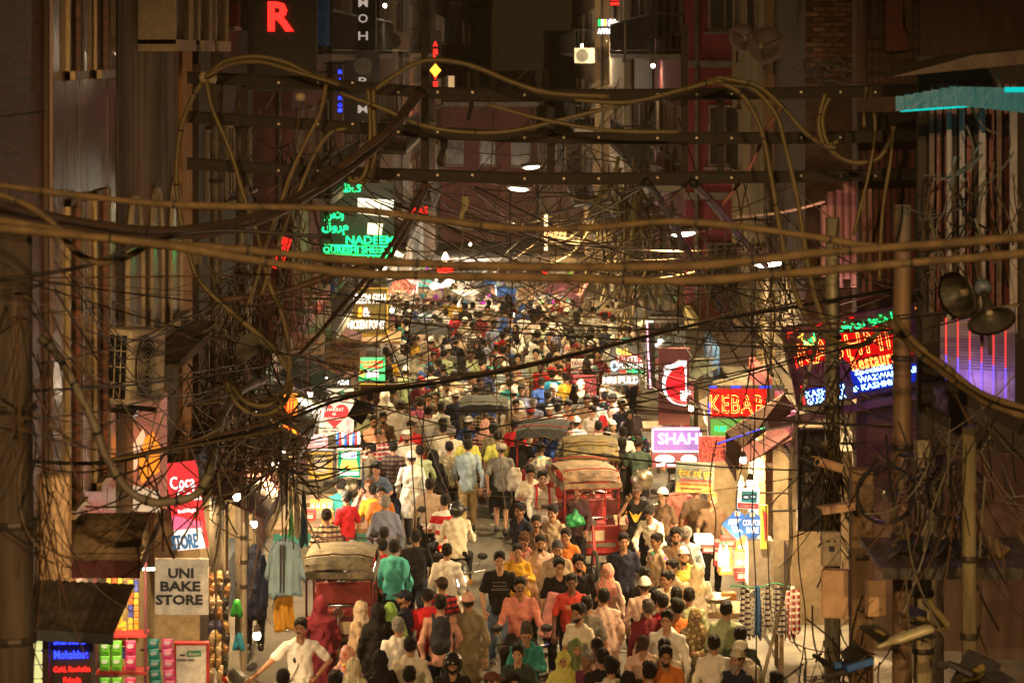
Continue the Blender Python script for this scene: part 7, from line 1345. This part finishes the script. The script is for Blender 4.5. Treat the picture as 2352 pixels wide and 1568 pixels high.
# middle distance
q(1242, 1018, 178, 'stand', 'shirt', 'C', 'man in a cream shirt printed with red and green patches seen from behind', pat='prints'); q(1260, 975, 5, 'ear', 'shirt', 'RB', 'man in a royal blue shirt with a hand at his mouth', skin=4); q(1303, 980, 30, 'stand', 'tee', 'G', 'man in a grey polo shirt beside the red rickshaw'); q(1197, 992, 180, 'stand', 'tee', 'B', 'man in a black T-shirt with white letters on the back')
q(1143, 991, 184, 'stand', 'tee', 'LY', 'man in a light green T-shirt near the grey shirted man'); q(1469, 1008, 190, 'reach', 'tee', 'DG', 'man in an olive T-shirt carrying the aluminium pot', h=1.76); q(1417, 905, 285, 'reach', 'shirt', 'PK', 'cook in a pink white shirt with an apron strap at the lit counter', skin=1); q(1347, 905, 5, 'reach', 'tee', 'BE', 'vendor in a sand brown T-shirt behind the lit counter', skin=3, h=1.78)
q(1369, 910, 190, 'stand', 'tee', 'W', 'man in a glaringly lit white shirt at the counter', h=1.72); q(1244, 868, 180, 'stand', 'tee', 'RB', 'man in a royal blue T-shirt seen from behind', skin=4); q(1268, 850, 185, 'stand', 'tee', (.02, .22, .42), 'youth in a bright azure T-shirt'); q(1300, 857, 190, 'stand', 'tee', 'Y', 'man in a yellow shirt with a black shoulder strap'); q(1286, 839, 10, 'stand', 'shirt', 'C', 'bearded man in a cream shirt behind the yellow shirt', beard='beard')
q(1185, 918, 8, 'stand', 'kurta', 'BE', 'man in a lit cream waistcoat facing the camera', skin=1); q(1225, 914, 182, 'stand', 'shirt', 'LB', 'grey haired man in a lavender shirt seen from behind', hc=GREY); q(1197, 886, 10, 'stand', 'shirt', 'LB', 'man in a pale violet shirt facing the camera', skin=2); q(1180, 893, 200, 'stand', 'kurta', 'C', 'man in a white cap and pale kurta mid crowd', hair='skullcap', hc=WHITE); q(1263, 929, 350, 'stand', 'tee', 'W', 'man in a white and green baseball cap', hair='cap', hc=(.6, .6, .55))
q(1281, 927, 182, 'stand', 'kurta', 'W', 'man in a brilliantly white long kurta seen from behind'); q(1305, 922, 340, 'stand', 'tee', 'O', 'man in an orange shirt before the maroon menu'); q(1319, 966, 350, 'stand', 'kurta', 'Y', 'boy in a yellow tunic before the counter', h=1.45); q(1171, 870, 180, 'stand', 'tee', 'TE', 'person in a teal shirt beneath the ring of cable'); q(1375, 968, 182, 'stand', 'shirt', 'BE', 'man in a pale striped shirt behind the olive canopy', pat='vstripe'); q(1394, 982, 182, 'stand', 'tee', 'G', 'man in a horizontally striped grey shirt', pat='stripe'); q(1431, 982, 200, 'stand', 'tee', 'W', 'man in a white shirt left of the olive T-shirt'); q(1429, 1006, 190, 'stand', 'abaya', 'B', 'woman in black left of the man with the pot', hair='long', fem=True)
q(859, 955, 5, 'stand', 'shirt', 'P', 'bearded man in an orange brown shirt at the juice stall', beard='beard', skin=1); q(880, 947, 8, 'stand', 'shirt', 'BR', 'bearded man in a brown jacket beside the drinks stall', beard='beard', skin=2); q(868, 984, 5, 'reach', 'shirt', 'R', 'man in a red and white plaid shirt bending at the stall', pat='redcheck', hc=(.12, .10, .08)); q(950, 956, 182, 'stand', 'shirt', 'OL', 'man in an olive shirt with a white scarf on his head', hair='turban', hc=(.6, .55, .45)); q(983, 934, 186, 'stand', 'tee', 'W', 'person in a white shirt and black hair left of the auto')
q(964, 914, 200, 'stand', 'tee', (.5, .12, .22), 'person in a pink top left of the auto rickshaw', hair='thick'); q(984, 905, 10, 'stand', 'kurta', 'BR', 'woman with a pale face looking back from the crowd', hair='long', fem=True); q(1018, 973, 182, 'stand', 'kurta', 'C', 'man in a cream kurta behind the black robed woman'); q(1032, 1015, 184, 'stand', 'tee', 'OL', 'man in a khaki patterned T-shirt beside the pale blue shirt', pat='floral'); q(1074, 992, 182, 'stand', 'tee', 'LY', 'man in a lime yellow T-shirt seen above the pale blue shirt'); q(1037, 980, 180, 'stand', 'shirt', 'C', 'greying man in a pale cream shirt seen from behind', hc=GREY)
q(1018, 837, 182, 'stand', 'shirt', 'N', 'broad man in a navy shirt deep in the crowd'); q(990, 840, 178, 'stand', 'tee', 'C', 'man in a pale T-shirt left of the navy shirt'); q(1042, 853, 182, 'stand', 'shirt', 'BE', 'man in a sandy shirt right of the navy shirt'); q(1093, 886, 182, 'stand', 'shirt', 'W', 'man in a white shirt before the dark topped auto'); q(1110, 900, 182, 'stand', 'tee', 'RB', 'person in a blue and red top before the dark topped auto')
q(0, 0, 345, 'point', 'shirt', (.06, .03, .035), 'rickshaw driver in a dark maroon shirt stretching an arm across', skin=2, at_=(gx(1325, 42.6), 42.5, .0), h=1.62); q(0, 0, 0, 'sit', 'shirt', 'BE', 'passenger with a dark beard under the olive rickshaw canopy', beard='beard', skin=2, at_=(gx(1340, 46.6), 46.9, .45)); q(590, 1290, 185, 'stand', 'kurta', 'N', 'woman in a navy headscarf beside the bulb lit sacks', hair='shawl', hc=NAVY, fem=True, at_=(gx(585, 37), 37, .1), h=1.6)
# ------------------------------------------------------------------ the crowd deeper in the street
def far_crowd():
    rr_ = random.Random(31); pts = []; occ = [(o.location.x, o.location.y) for o in COL.objects if o.name.startswith(('person', 'rickshaw'))]
    tops = [('white', 'W'), ('black', 'B'), ('navy', 'N'), ('peach', 'P'), ('red', 'R'), ('cream', 'C'), ('grey', 'G'), ('olive', 'OL'), ('brown', 'BR'), ('teal', 'TE'), ('yellow', 'Y'), ('pale green', 'LG'), ('maroon', 'M'), ('beige', 'BE'), ('pale pink', 'PK'), ('lavender', 'LB'), ('royal blue', 'RB'), ('pale blue', 'S'), ('white', 'W'), ('black', 'B'), ('cream', 'C'), ('grey', 'G'), ('white', 'W'), ('navy', 'N'), ('black', 'B'), ('beige', 'BE'), ('white', 'W'), ('grey', 'G')]
    n = 0; tries = 0; used = {}
    while n < 190 and tries < 9000:
        tries += 1; y = 49+26*rr_.random()**1.05; x = rr_.uniform(-3.3, 3.2 if y > 60 else 2.6)
        if any((x-a)**2+((y-b)*.8)**2 < (.36 if not 0 else .3) for a, b in occ): continue
        occ.append((x, y)); n += 1; nm_, c = rr_.choice(tops); back = rr_.random() < .66
        fem = rr_.random() < .18; top = rr_.choice(['kurta', 'abaya']) if fem else rr_.choice(['tee', 'shirt', 'shirt', 'kurta', 'tee']); pose = rr_.choice(['walk1', 'walk2', 'stand', 'stand'])
        hair = 'shawl' if fem else rr_.choice(['hair', 'hair', 'thick', 'hair', 'skullcap', 'quiff', 'cap'])
        col = TT[c]; hc = (col if rr_.random() < .6 else BLACK) if hair == 'shawl' else (WHITE if hair == 'skullcap' else (rr_.choice([NAVY, BLACK, (.3, .03, .03)]) if hair == 'cap' else DK))
        zone = 'left' if x < -1.1 else ('right' if x > 1.1 else 'middle'); far = 'near' if y < 54 else ('half way' if y < 60 else ('far' if y < 70 else 'farthest'))
        garm = {'tee': 'T-shirt', 'shirt': 'shirt', 'kurta': 'kurta' if not fem else 'tunic', 'abaya': 'robe'}[top]; hd_ = {'shawl': 'headscarf', 'skullcap': 'white skullcap', 'cap': 'cap'}.get(hair, {'hair': 'short hair', 'thick': 'thick hair', 'quiff': 'swept hair'}.get(hair, 'hair'))
        lab = '%s in a %s %s with %s, %s, %s' % ('woman' if fem else 'man', nm_, garm, hd_, 'walking away' if back else 'coming nearer', {'near': 'near %s', 'half way': 'half way back %s', 'far': 'far back %s', 'farthest': 'very end %s'}[far] % zone)
        person(None, None, (180 if back else 0)+rr_.uniform(-35, 35), pose, top, col, rr_.choice([None, None, None, None, 'check', 'vstripe', 'prints']), rr_.choice(['trousers', 'trousers', 'loose']), rr_.choice([BLACK, NAVY, (.10, .08, .06), (.3, .25, .18), TT['J']]), hair, hc, rr_.randrange(5), rr_.uniform(1.55, 1.78), rr_.choice([None, None, 'beard']) if not fem and not back else None, (), lab, group='people deeper in the crowd', fem=fem, at_=(x, y, 0), near=False)
far_crowd()
for o in list(COL.objects):
    if o.name.startswith('person') and not o.get('group'): o['group'] = 'people in the street crowd'
# ------------------------------------------------------------------ cables and wires
WM = {'ochre': mat('cable_ochre', (.125, .082, .036), .85, var=.45, scale=7, bump=.2), 'green': mat('cable_green', (.17, .125, .04), .5, var=.2, scale=3, bump=.1), 'black': mat('cable_black', (.012, .010, .008), .6, var=.3), 'brown': mat('cable_brown', (.10, .058, .032), .6, var=.3), 'grey': mat('cable_grey', (.17, .15, .105), .6, var=.3), 'pink': mat('cable_pink', (.42, .15, .12), .5, var=.3), 'white': mat('cable_white', (.55, .48, .36), .5, var=.2)}
def cable(pts, w, c, label, Y=18, Y2=None, group='thick cables strung across the street', name='cable', ties=True, seg=7):
    n = len(pts); P_ = [at(p[0], p[1], (p[2] if len(p) > 2 else Y+((Y2-Y)*i/(n-1) if Y2 else 0))) for i, p in enumerate(pts)]
    ym = sum(p.y for p in P_)/n; r_ = w*ym/F/2; o0 = P_[0].copy(); sp_ = spline([p-o0 for p in P_], seg)
    rw = random.Random(len(label)+int(w*10)); m = len(sp_)
    rr_ = [r_*(1+.09*math.sin(i*.7+len(label))+rw.uniform(-.06, .06)) for i in range(m)]
    t = empty(name, o0, 0, label, name, group); MB().tube(sp_, rr_, 8).build('sheath', WM[c], t, smooth=True)
    if ties:
        for i in range(5, m-3, 9):
            d = (sp_[i+1]-sp_[i]).normalized(); M = Matrix.Translation(sp_[i]) @ d.to_track_quat('Z', 'Y').to_matrix().to_4x4(); MB().lathe([(r_*1.12, -r_*.35), (r_*1.16, 0), (r_*1.12, r_*.35)], 8, M).build('cable_tie', WM['black'], t)
    return t
cable([(-20, 423), (150, 445), (400, 470), (790, 480), (1000, 505), (1180, 524), (1350, 524), (1562, 509), (1824, 537), (2000, 565), (2150, 568), (2380, 540)], 16, 'ochre', 'uppermost thick brown cable sagging right across the picture', 17)
cable([(-20, 503), (286, 553), (570, 575), (860, 600), (1223, 613), (1571, 611), (1750, 596), (1900, 579), (2380, 543)], 20, 'ochre', 'upper of the twin heavy cables crossing mid picture', 16.5)
cable([(-20, 522), (351, 559), (612, 602), (860, 630), (1223, 637), (1571, 645), (1806, 628), (2050, 607), (2380, 580)], 20, 'ochre', 'lower of the twin heavy cables crossing mid picture', 16)
cable([(-20, 468), (150, 503), (330, 528), (480, 520), (600, 490), (700, 440), (790, 380), (870, 322), (962, 205)], 17, 'brown', 'cable rising from the far left to the foot of the upright post', 18, 29.5)
cable([(-20, 486), (150, 515), (330, 540), (500, 536), (620, 500), (720, 445), (800, 392), (880, 325), (972, 212)], 16, 'brown', 'second cable rising beside it to the upright post', 18.2, 29.5)
cable([(-20, 440), (60, 470), (130, 520), (170, 575), (230, 603), (290, 590), (345, 560)], 15, 'ochre', 'short loop of cable hanging below the left end of the heavy pair', 17)
for i, (pts, w, lb) in enumerate((([(468, 183), (440, 230), (415, 300), (405, 400), (412, 480), (430, 570), (462, 650), (545, 728), (620, 790), (655, 840), (668, 890), (640, 938), (590, 953), (545, 928), (520, 878)], 12, 'olive yellow cable looping down from the insulator to the left pole'),
        ([(474, 186), (488, 250), (530, 350), (560, 450), (592, 540), (618, 650), (645, 715), (662, 790), (660, 880), (622, 928), (570, 925), (530, 885)], 11, 'yellow cable curving inside the large loop at left'),
        ([(750, 190), (735, 260), (700, 330), (668, 400), (640, 480), (612, 560), (590, 640), (570, 700)], 10, 'yellow green cable slanting down from the second upright'), ([(795, 295), (760, 305), (725, 350), (690, 430), (655, 520), (625, 600), (600, 680)], 9, 'thinner yellow cable bending under the middle beam'),
        ([(480, 170), (520, 140), (590, 130), (660, 145), (720, 175), (775, 190)], 12, 'upper arched cable over the red letter board'), ([(470, 178), (530, 148), (600, 143), (680, 165), (780, 195)], 10, 'lower arched cable over the red letter board'),
        ([(858, 205), (858, 270), (862, 350), (850, 400), (832, 420), (815, 408)], 12, 'cable hanging in a hook left of the tall upright'), ([(845, 205), (850, 280), (848, 350), (836, 402), (812, 418), (800, 405)], 10, 'twin cable hanging in a hook beside it'),
        ([(862, 205), (905, 175), (950, 148), (1000, 138), (1080, 150), (1180, 190), (1265, 214), (1400, 222)], 12, 'arched cable passing behind the tall upright post'), ([(780, 214), (880, 250), (960, 285), (1060, 303), (1180, 300), (1350, 260), (1500, 225)], 10, 'cable drooping below the top beam in the middle'),
        ([(1120, 240), (1250, 275), (1400, 300), (1560, 303)], 9, 'cable drooping to the right below the top beam'), ([(1320, 230), (1440, 235), (1560, 208), (1650, 180), (1700, 185)], 10, 'cable rising over the right half of the top beam'),
        ([(1575, 205), (1640, 190), (1700, 215), (1745, 290), (1770, 400), (1790, 520), (1812, 620), (1838, 700), (1872, 752), (1905, 775)], 12, 'olive cable falling from the top beam to the pale pole'), ([(1640, 185), (1720, 198), (1780, 260), (1802, 330), (1830, 450), (1848, 560), (1862, 640), (1885, 720), (1912, 770)], 12, 'second olive cable falling beside it to the pale pole'),
        ([(1905, 775), (1945, 795), (1985, 790), (2025, 755), (2050, 735)], 12, 'U shaped cable running over the red neon letters'), ([(1660, 180), (1740, 198), (1800, 250), (1850, 305), (1895, 333), (1925, 325)], 11, 'cable hooked over the right end of the middle beam'),
        ([(1905, 225), (1888, 270), (1905, 340), (1955, 372), (2015, 365), (2045, 320), (2052, 290)], 12, 'large U of yellow cable under the middle beam at right'), ([(2052, 290), (2045, 370), (2030, 460), (2022, 560), (2020, 645)], 9, 'yellow cable hanging from the middle beam end'),
        ([(1895, 215), (1880, 280), (1892, 330), (1920, 340)], 10, 'short hooked cable left of the large U'), ([(1990, 200), (1984, 250), (1985, 292)], 9, 'short straight cable under the top beam at right'), ([(2000, 205), (2010, 300), (1995, 400), (1975, 480), (1960, 540)], 8, 'thin olive cable crossing the pink columns'))):
    cable(pts, w, 'green', lb, 29.3-.07*i, group='olive and yellow cables looped over the racks', ties=i % 3 == 0)
cable([(970, 212), (925, 262), (890, 300), (800, 370), (700, 440), (640, 480)], 17, 'brown', 'stiff brown conduit running down left from the upright post', 29, 25); cable([(975, 425), (940, 490), (900, 560), (840, 640), (780, 710), (730, 770), (690, 812)], 11, 'brown', 'very thick dark bundle slanting from the lowest beam to the left pole', 29.5, 35, ties=True)
cable([(985, 425), (950, 500), (910, 570), (850, 650), (790, 722)], 9, 'brown', 'thinner bundle hugging the thick dark one', 29.3, 34); cable([(1485, 415), (1530, 480), (1570, 560), (1620, 650), (1690, 760)], 15, 'black', 'dark bundle slanting down right from the lowest beam', 29.5, 34); cable([(1590, 418), (1640, 470), (1700, 545), (1760, 610)], 18, 'black', 'thick dark bundle beside the right street lamp', 29.5, 34)
cable([(1660, 470), (1720, 390), (1760, 300), (1800, 240)], 8, 'pink', 'ribbed pink hose rising to the right beam end', 31)
cable([(2045, 735), (2080, 775), (2120, 815), (2180, 860), (2240, 905), (2300, 935), (2380, 960)], 24, 'ochre', 'bundle of brown cables dropping to the right edge', 20); cable([(2060, 730), (2100, 785), (2170, 840), (2260, 905), (2380, 945)], 14, 'ochre', 'slimmer brown cable above the bundle at the right edge', 19.8)
cable([(90, 775), (120, 800), (170, 880), (215, 970), (245, 1050), (290, 1120), (345, 1152), (400, 1150), (450, 1135), (480, 1090)], 20, 'grey', 'grey conduit curling down from the far left pole', 22); cable([(480, 1090), (495, 1010), (510, 960), (535, 915), (575, 885), (605, 875)], 20, 'grey', 'stout grey cable bending up to the left pole', 26, 33)
cable([(-10, 1055), (240, 1062), (430, 1018), (600, 985), (800, 912), (1000, 880), (1180, 848), (1400, 795), (1600, 745), (1850, 700), (2050, 665)], 8, 'black', 'long black cable rising from lower left to the middle right', 24, 30); cable([(240, 1060), (600, 975), (800, 905), (1180, 842), (1500, 768), (1850, 690)], 6, 'brown', 'brown cable twisted along the long black one', 24.5, 30)
cable([(-10, 645), (200, 610), (320, 560), (500, 530), (760, 545)], 9, 'black', 'black cable crossing the metal panels at far left', 19); cable([(500, 690), (640, 672), (740, 640), (830, 615), (900, 600)], 16, 'brown', 'horizontal brown pipe-like cable right of the left pole', 31)
cable([(1750, 1568), (1812, 1300), (1815, 1100), (1830, 960), (1858, 850), (1880, 770)], 9, 'white', 'pale cable hanging beside the dark R K W board', 31); cable([(1690, 498), (1780, 490), (1850, 475), (1895, 462)], 7, 'white', 'white cable leading to the pink columns', 33)
t = empty('insulator', at(480, 178, 29.2), 0, 'white glazed spool insulator at the left end of the top beam', 'insulator'); MB().lathe([(.03, -.12), (.075, -.09), (.075, -.04), (.04, -.02), (.08, .02), (.08, .07), (.03, .1)], 14, Matrix.Rotation(R(90), 4, 'Y')).build('porcelain', mat('porcelain', (.50, .40, .26), .3), t, smooth=True); MB().tube([(-.2, 0, 0), (.2, 0, 0)], .012, 5).build('pin', IRON, t)
t = empty('insulator', at(690, 222, 29.6), 0, 'round porcelain insulator hanging under the top beam at left', 'insulator'); MB().lathe([(.02, .05), (.06, .03), (.075, -.02), (.05, -.05), (.02, -.06)], 14).build('porcelain', mat('porcelain', (.5, .4, .26)), t, smooth=True); MB().tube([(0, 0, -.05), (-.04, 0, -.4)], .014, 5).build('rod', WM['ochre'], t)
ring = empty('cable_coil', at(1149, 836, 29), 0, 'small ring of coiled wire hanging on the long black cable', 'wire coil')
for k in range(3): MB().tube([((.075+.006*k)*math.cos(a), .01*k, (.08+.005*k)*math.sin(a)) for a in [i*math.pi/9 for i in range(19)]], .004, 4).build('wire_turn', WM['black'], ring)
co = empty('cable_coil', at(1900, 180, 30.5), 0, 'dark coil of spare cable sitting on the top beam at right', 'wire coil'); rc_ = random.Random(8)
for k in range(7): a0, rx_, rz_ = rc_.uniform(0, 3), rc_.uniform(.12, .34), rc_.uniform(.10, .26); MB().tube([(rx_*math.cos(a+a0)-.05*k+.15, rc_.uniform(-.02, .02)*0+.02*k, rz_*math.sin(a)+.05) for a in [i*math.pi/10 for i in range(18)]], .011, 5).build('cable_turn', WM['black'], co)
for (u, v, s_, lb) in ((1015, 350, .35, 'dark rag dangling below the middle beam by the tall upright'), (1080, 255, .22, 'small dark rag caught under the top beam'), (1495, 255, .24, 'torn dark rag hanging right of the middle under the top beam'), (1065, 480, .30, 'pale torn cloth strip caught on the wires in the middle'), (745, 225, .16, 'pale scrap of plastic caught on the beam')):
    t = empty('rag', at(u, v, 30), 0, lb, 'rag', 'rags caught on the racks'); mb = MB(); rg = random.Random(int(u)); vs = [((a*.05*(1-q_*.55)+.03*math.sin(q_*5+rg.random()))*s_*6*.5, .02*math.sin(a*3+q_*6), s_*(.5-q_)) for q_ in [j/8 for j in range(9)] for a in (-1, -.3, .4, 1)]
    mb.add(vs, [(j*4+i, j*4+i+1, j*4+i+5, j*4+i+4) for j in range(8) for i in range(3)]); mb.build('cloth', mat('rag_pale', (.42, .36, .18), .8) if 'pale' in lb else mat('rag_dark', (.03, .025, .02), .9), t).modifiers.new('s', 'SOLIDIFY').thickness = .008
# thin single wires
rw = random.Random(77); WORDS = {'black': 'black', 'brown': 'brown', 'grey': 'dull grey', 'white': 'pale', 'ochre': 'tan', 'green': 'olive yellow'}
ANCH_L = [(556, 560, 37), (556, 700, 37), (498, 640, 36), (498, 880, 36), (560, 1040, 36), (700, 600, 45), (820, 560, 50), (430, 930, 30), (240, 1060, 22), (30, 640, 20), (30, 900, 20), (620, 1080, 37), (560, 830, 37), (975, 425, 30), (1090, 430, 30), (1265, 400, 30)]
ANCH_R = [(1912, 640, 30), (1912, 800, 30), (1912, 950, 30), (2072, 560, 25), (2072, 760, 25), (2145, 640, 34), (1765, 560, 47), (1572, 430, 30), (1830, 420, 30), (1700, 470, 47), (1500, 420, 30), (2072, 980, 25), (1912, 1080, 30), (2340, 700, 18), (1345, 520, 70)]
for i in range(104):
    a, b = rw.choice(ANCH_L), rw.choice(ANCH_R)
    if i % 3 == 0: a = (rw.uniform(780, 1150), rw.uniform(425, 520), 45)
    if i % 4 == 1: b = (rw.uniform(1300, 1600), rw.uniform(430, 560), 60)
    if i % 5 == 2: a = (rw.uniform(-10, 200), rw.uniform(560, 1000), 19); b = (rw.choice((498, 556)), rw.uniform(600, 1050), 36)
    if i % 5 == 3 and i % 3: a = (rw.choice((1572, 1655, 1765)), rw.uniform(420, 620), 33); b = (rw.uniform(1850, 2352), rw.uniform(560, 1250), 24)
    sag = rw.uniform(10, 110); pts = []
    for k in range(6): q_ = k/5; pts.append((a[0]+(b[0]-a[0])*q_, a[1]+(b[1]-a[1])*q_+sag*4*q_*(1-q_)+rw.uniform(-4, 4), a[2]+(b[2]-a[2])*q_))
    c = rw.choice(['black', 'black', 'brown', 'ochre', 'green', 'grey', 'white' if i % 6 == 0 else 'brown'])
    o = cable(pts, rw.uniform(1.6, 3.6), c, '', group='thin wires strung over the street', name='wire', ties=False, seg=4)
    ch = o.children[0]; ch.parent = None; ch.location = o.location; bpy.data.objects.remove(o); ch.name = 'wire'
    tag(ch, 'thin %s wire among the many strung between the poles and racks' % WORDS[c], 'wire', 'thin wires strung over the street')
# verticals dangling
for i, (u, v0, v1, c) in enumerate(((945, 660, 1335, 'black'), (978, 700, 1290, 'black'), (1168, 440, 990, 'black'), (1640, 1010, 1300, 'black'), (1735, 560, 1568, 'black'), (1700, 1010, 1260, 'brown'), (870, 470, 1000, 'brown'), (1060, 430, 640, 'grey'), (1760, 880, 1400, 'grey'), (1842, 880, 1560, 'brown'), (1462, 620, 940, 'black'))):
    pts = [(u+rw.uniform(-10, 10), v0+(v1-v0)*k/5, 30) for k in range(6)]; o = cable(pts, 3, c, '', name='wire', ties=False, seg=4); ch = o.children[0]; ch.parent = None; ch.location = o.location; bpy.data.objects.remove(o); ch.name = 'wire'
    tag(ch, 'thin %s wire dangling straight down over the street, %s from the left' % (WORDS[c], ('first', 'third', 'fifth', 'sixth', 'ninth', 'seventh', 'topmost', 'fourth', 'tenth', 'last', 'middle one')[i]), 'wire', 'dangling wires')
# tangles nobody could count
def tangle(u0, v0, u1, v1, Y, n, label, cols_=('black', 'brown', 'grey'), seed=1, vert=.5, w=(2, 5), L=(40, 170), dY=1.2):
    rt = random.Random(seed); mbs = {c: MB() for c in cols_}
    for i in range(n):
        c = rt.choice(cols_); u, v = rt.gauss((u0+u1)/2, (u1-u0)*.27), rt.gauss((v0+v1)/2, (v1-v0)*.27); y = Y+rt.uniform(-dY, dY)*.5; l_ = rt.uniform(*L); a = (1.57+rt.gauss(0, .35)) if rt.random() < vert else rt.uniform(0, 6.28)
        cv = rt.gauss(0, .07); pts = []; sg = rt.uniform(.03, .22)*l_*abs(math.cos(a)); v0_ = v
        for k in range(7):
            pts.append(at(u, v+sg*4*(k/6)*(1-k/6), y)); u += math.cos(a)*l_/6; v += math.sin(a)*l_/6; a += cv*rt.uniform(.2, 1.8); y += rt.uniform(-.05, .05)
        mbs[c].tube(spline(pts, 2), rt.uniform(*w)*Y/F/2, 4, caps=False)
    t = empty('wire_tangle', at((u0+u1)/2, (v0+v1)/2, Y), 0); first = None
    for c, mb in mbs.items():
        if not mb.v: continue
        for k, p in enumerate(mb.v): mb.v[k] = tuple(Vector(p)-t.location)
        mb.build('strands', WM[c], t)['kind'] = 'stuff'
    tag(t, label, 'wire tangle', kind='stuff')
tangle(470, 600, 640, 1150, 35.5, 260, 'dense tangle of wires wrapped round the left pole', seed=1, vert=.65); tangle(560, 980, 700, 1120, 34, 90, 'mat of wires sprawling from the left pole over the stalls', seed=2, vert=.15, L=(60, 200))
tangle(620, 480, 740, 800, 40, 90, 'hanging curtain of thin wires left of the fish and chicken sign', cols_=('brown', 'grey', 'brown', 'pink'), seed=3, vert=.9, w=(1.6, 3.2)); tangle(220, 980, 620, 1190, 24, 36, 'matted wires sagging across the lower left', seed=4, vert=.1, L=(100, 300)); tangle(-20, 560, 150, 1300, 20, 70, 'snarl of wires around the far left concrete pole', cols_=('black', 'brown', 'brown'), seed=5, vert=.93, w=(2, 5), L=(150, 420))
tangle(1885, 860, 1950, 1300, 29.3, 110, 'tangle of wires clinging to the pale grey pole at right', cols_=('black', 'black', 'brown', 'green'), seed=6, vert=.8); tangle(1560, 420, 1860, 760, 31, 80, 'web of slanting wires behind the right street lamp', cols_=('black', 'grey', 'green', 'brown'), seed=7, vert=.4, w=(1.6, 4), L=(80, 260)); tangle(2040, 900, 2352, 1250, 22.5, 80, 'thicket of old cables over the junk ledge at right', cols_=('black', 'black', 'brown', 'grey'), seed=8, vert=.85, w=(2, 6), L=(100, 320))
tangle(1850, 1440, 2000, 1600, 25.2, 50, 'wiry clump at the foot of the timber post', cols_=('black', 'black', 'brown'), seed=9, vert=.4); tangle(1380, 400, 1520, 640, 56, 110, 'bundle of pale ochre cables hanging in the distance right of centre', cols_=('ochre', 'green', 'ochre'), seed=10, vert=.95, w=(4, 9), L=(90, 200)); tangle(1000, 330, 1500, 560, 62, 50, 'far web of grey wires between the distant facades', cols_=('grey', 'brown', 'black'), seed=11, vert=.05, w=(1.2, 2.6), L=(120, 420))
tangle(760, 620, 1600, 800, 40, 18, 'many thin black wires crossing before the distant lights', cols_=('black', 'black', 'brown'), seed=12, vert=.0, w=(1.4, 3), L=(250, 600), dY=6); tangle(2100, 240, 2340, 700, 25, 60, 'cables hanging over the balcony front at right', cols_=('grey', 'brown', 'black'), seed=13, vert=.9, w=(2, 7)); tangle(560, 260, 760, 560, 36, 60, 'wires and brackets hanging before the dark building at left', seed=14, vert=.7)
# grey flexible leads fanned from the left pole
for i in range(9): cable([(540, 800+6*i), (565+5*i, 770+4*i), (605+6*i, 775+6*i), (628+7*i, 800+5*i)], 5, 'grey', 'grey flexible lead fanned out of the left pole, number %s from the top' % ('one', 'two', 'three', 'four', 'five', 'six', 'seven', 'eight', 'nine')[i], 34, group='grey leads fanned out of the left pole', ties=False, seg=4)
# ------------------------------------------------------------------ warm dusty air over the street
if HAZE:
    hz = MB().box((-16, -2, -1), (16, 216, 19.6)).build('haze', None); tag(hz, kind='stuff'); m = bpy.data.materials.new('haze'); m.use_nodes = True; hz.data.materials.append(m)
    nt = m.node_tree; nt.nodes.remove(nt.nodes['Principled BSDF']); pv = nt.nodes.new('ShaderNodeVolumePrincipled'); pv.inputs['Density'].default_value = .0003; pv.inputs['Color'].default_value = (.95, .80, .50, 1); nt.links.new(pv.outputs[0], nt.nodes['Material Output'].inputs['Volume'])
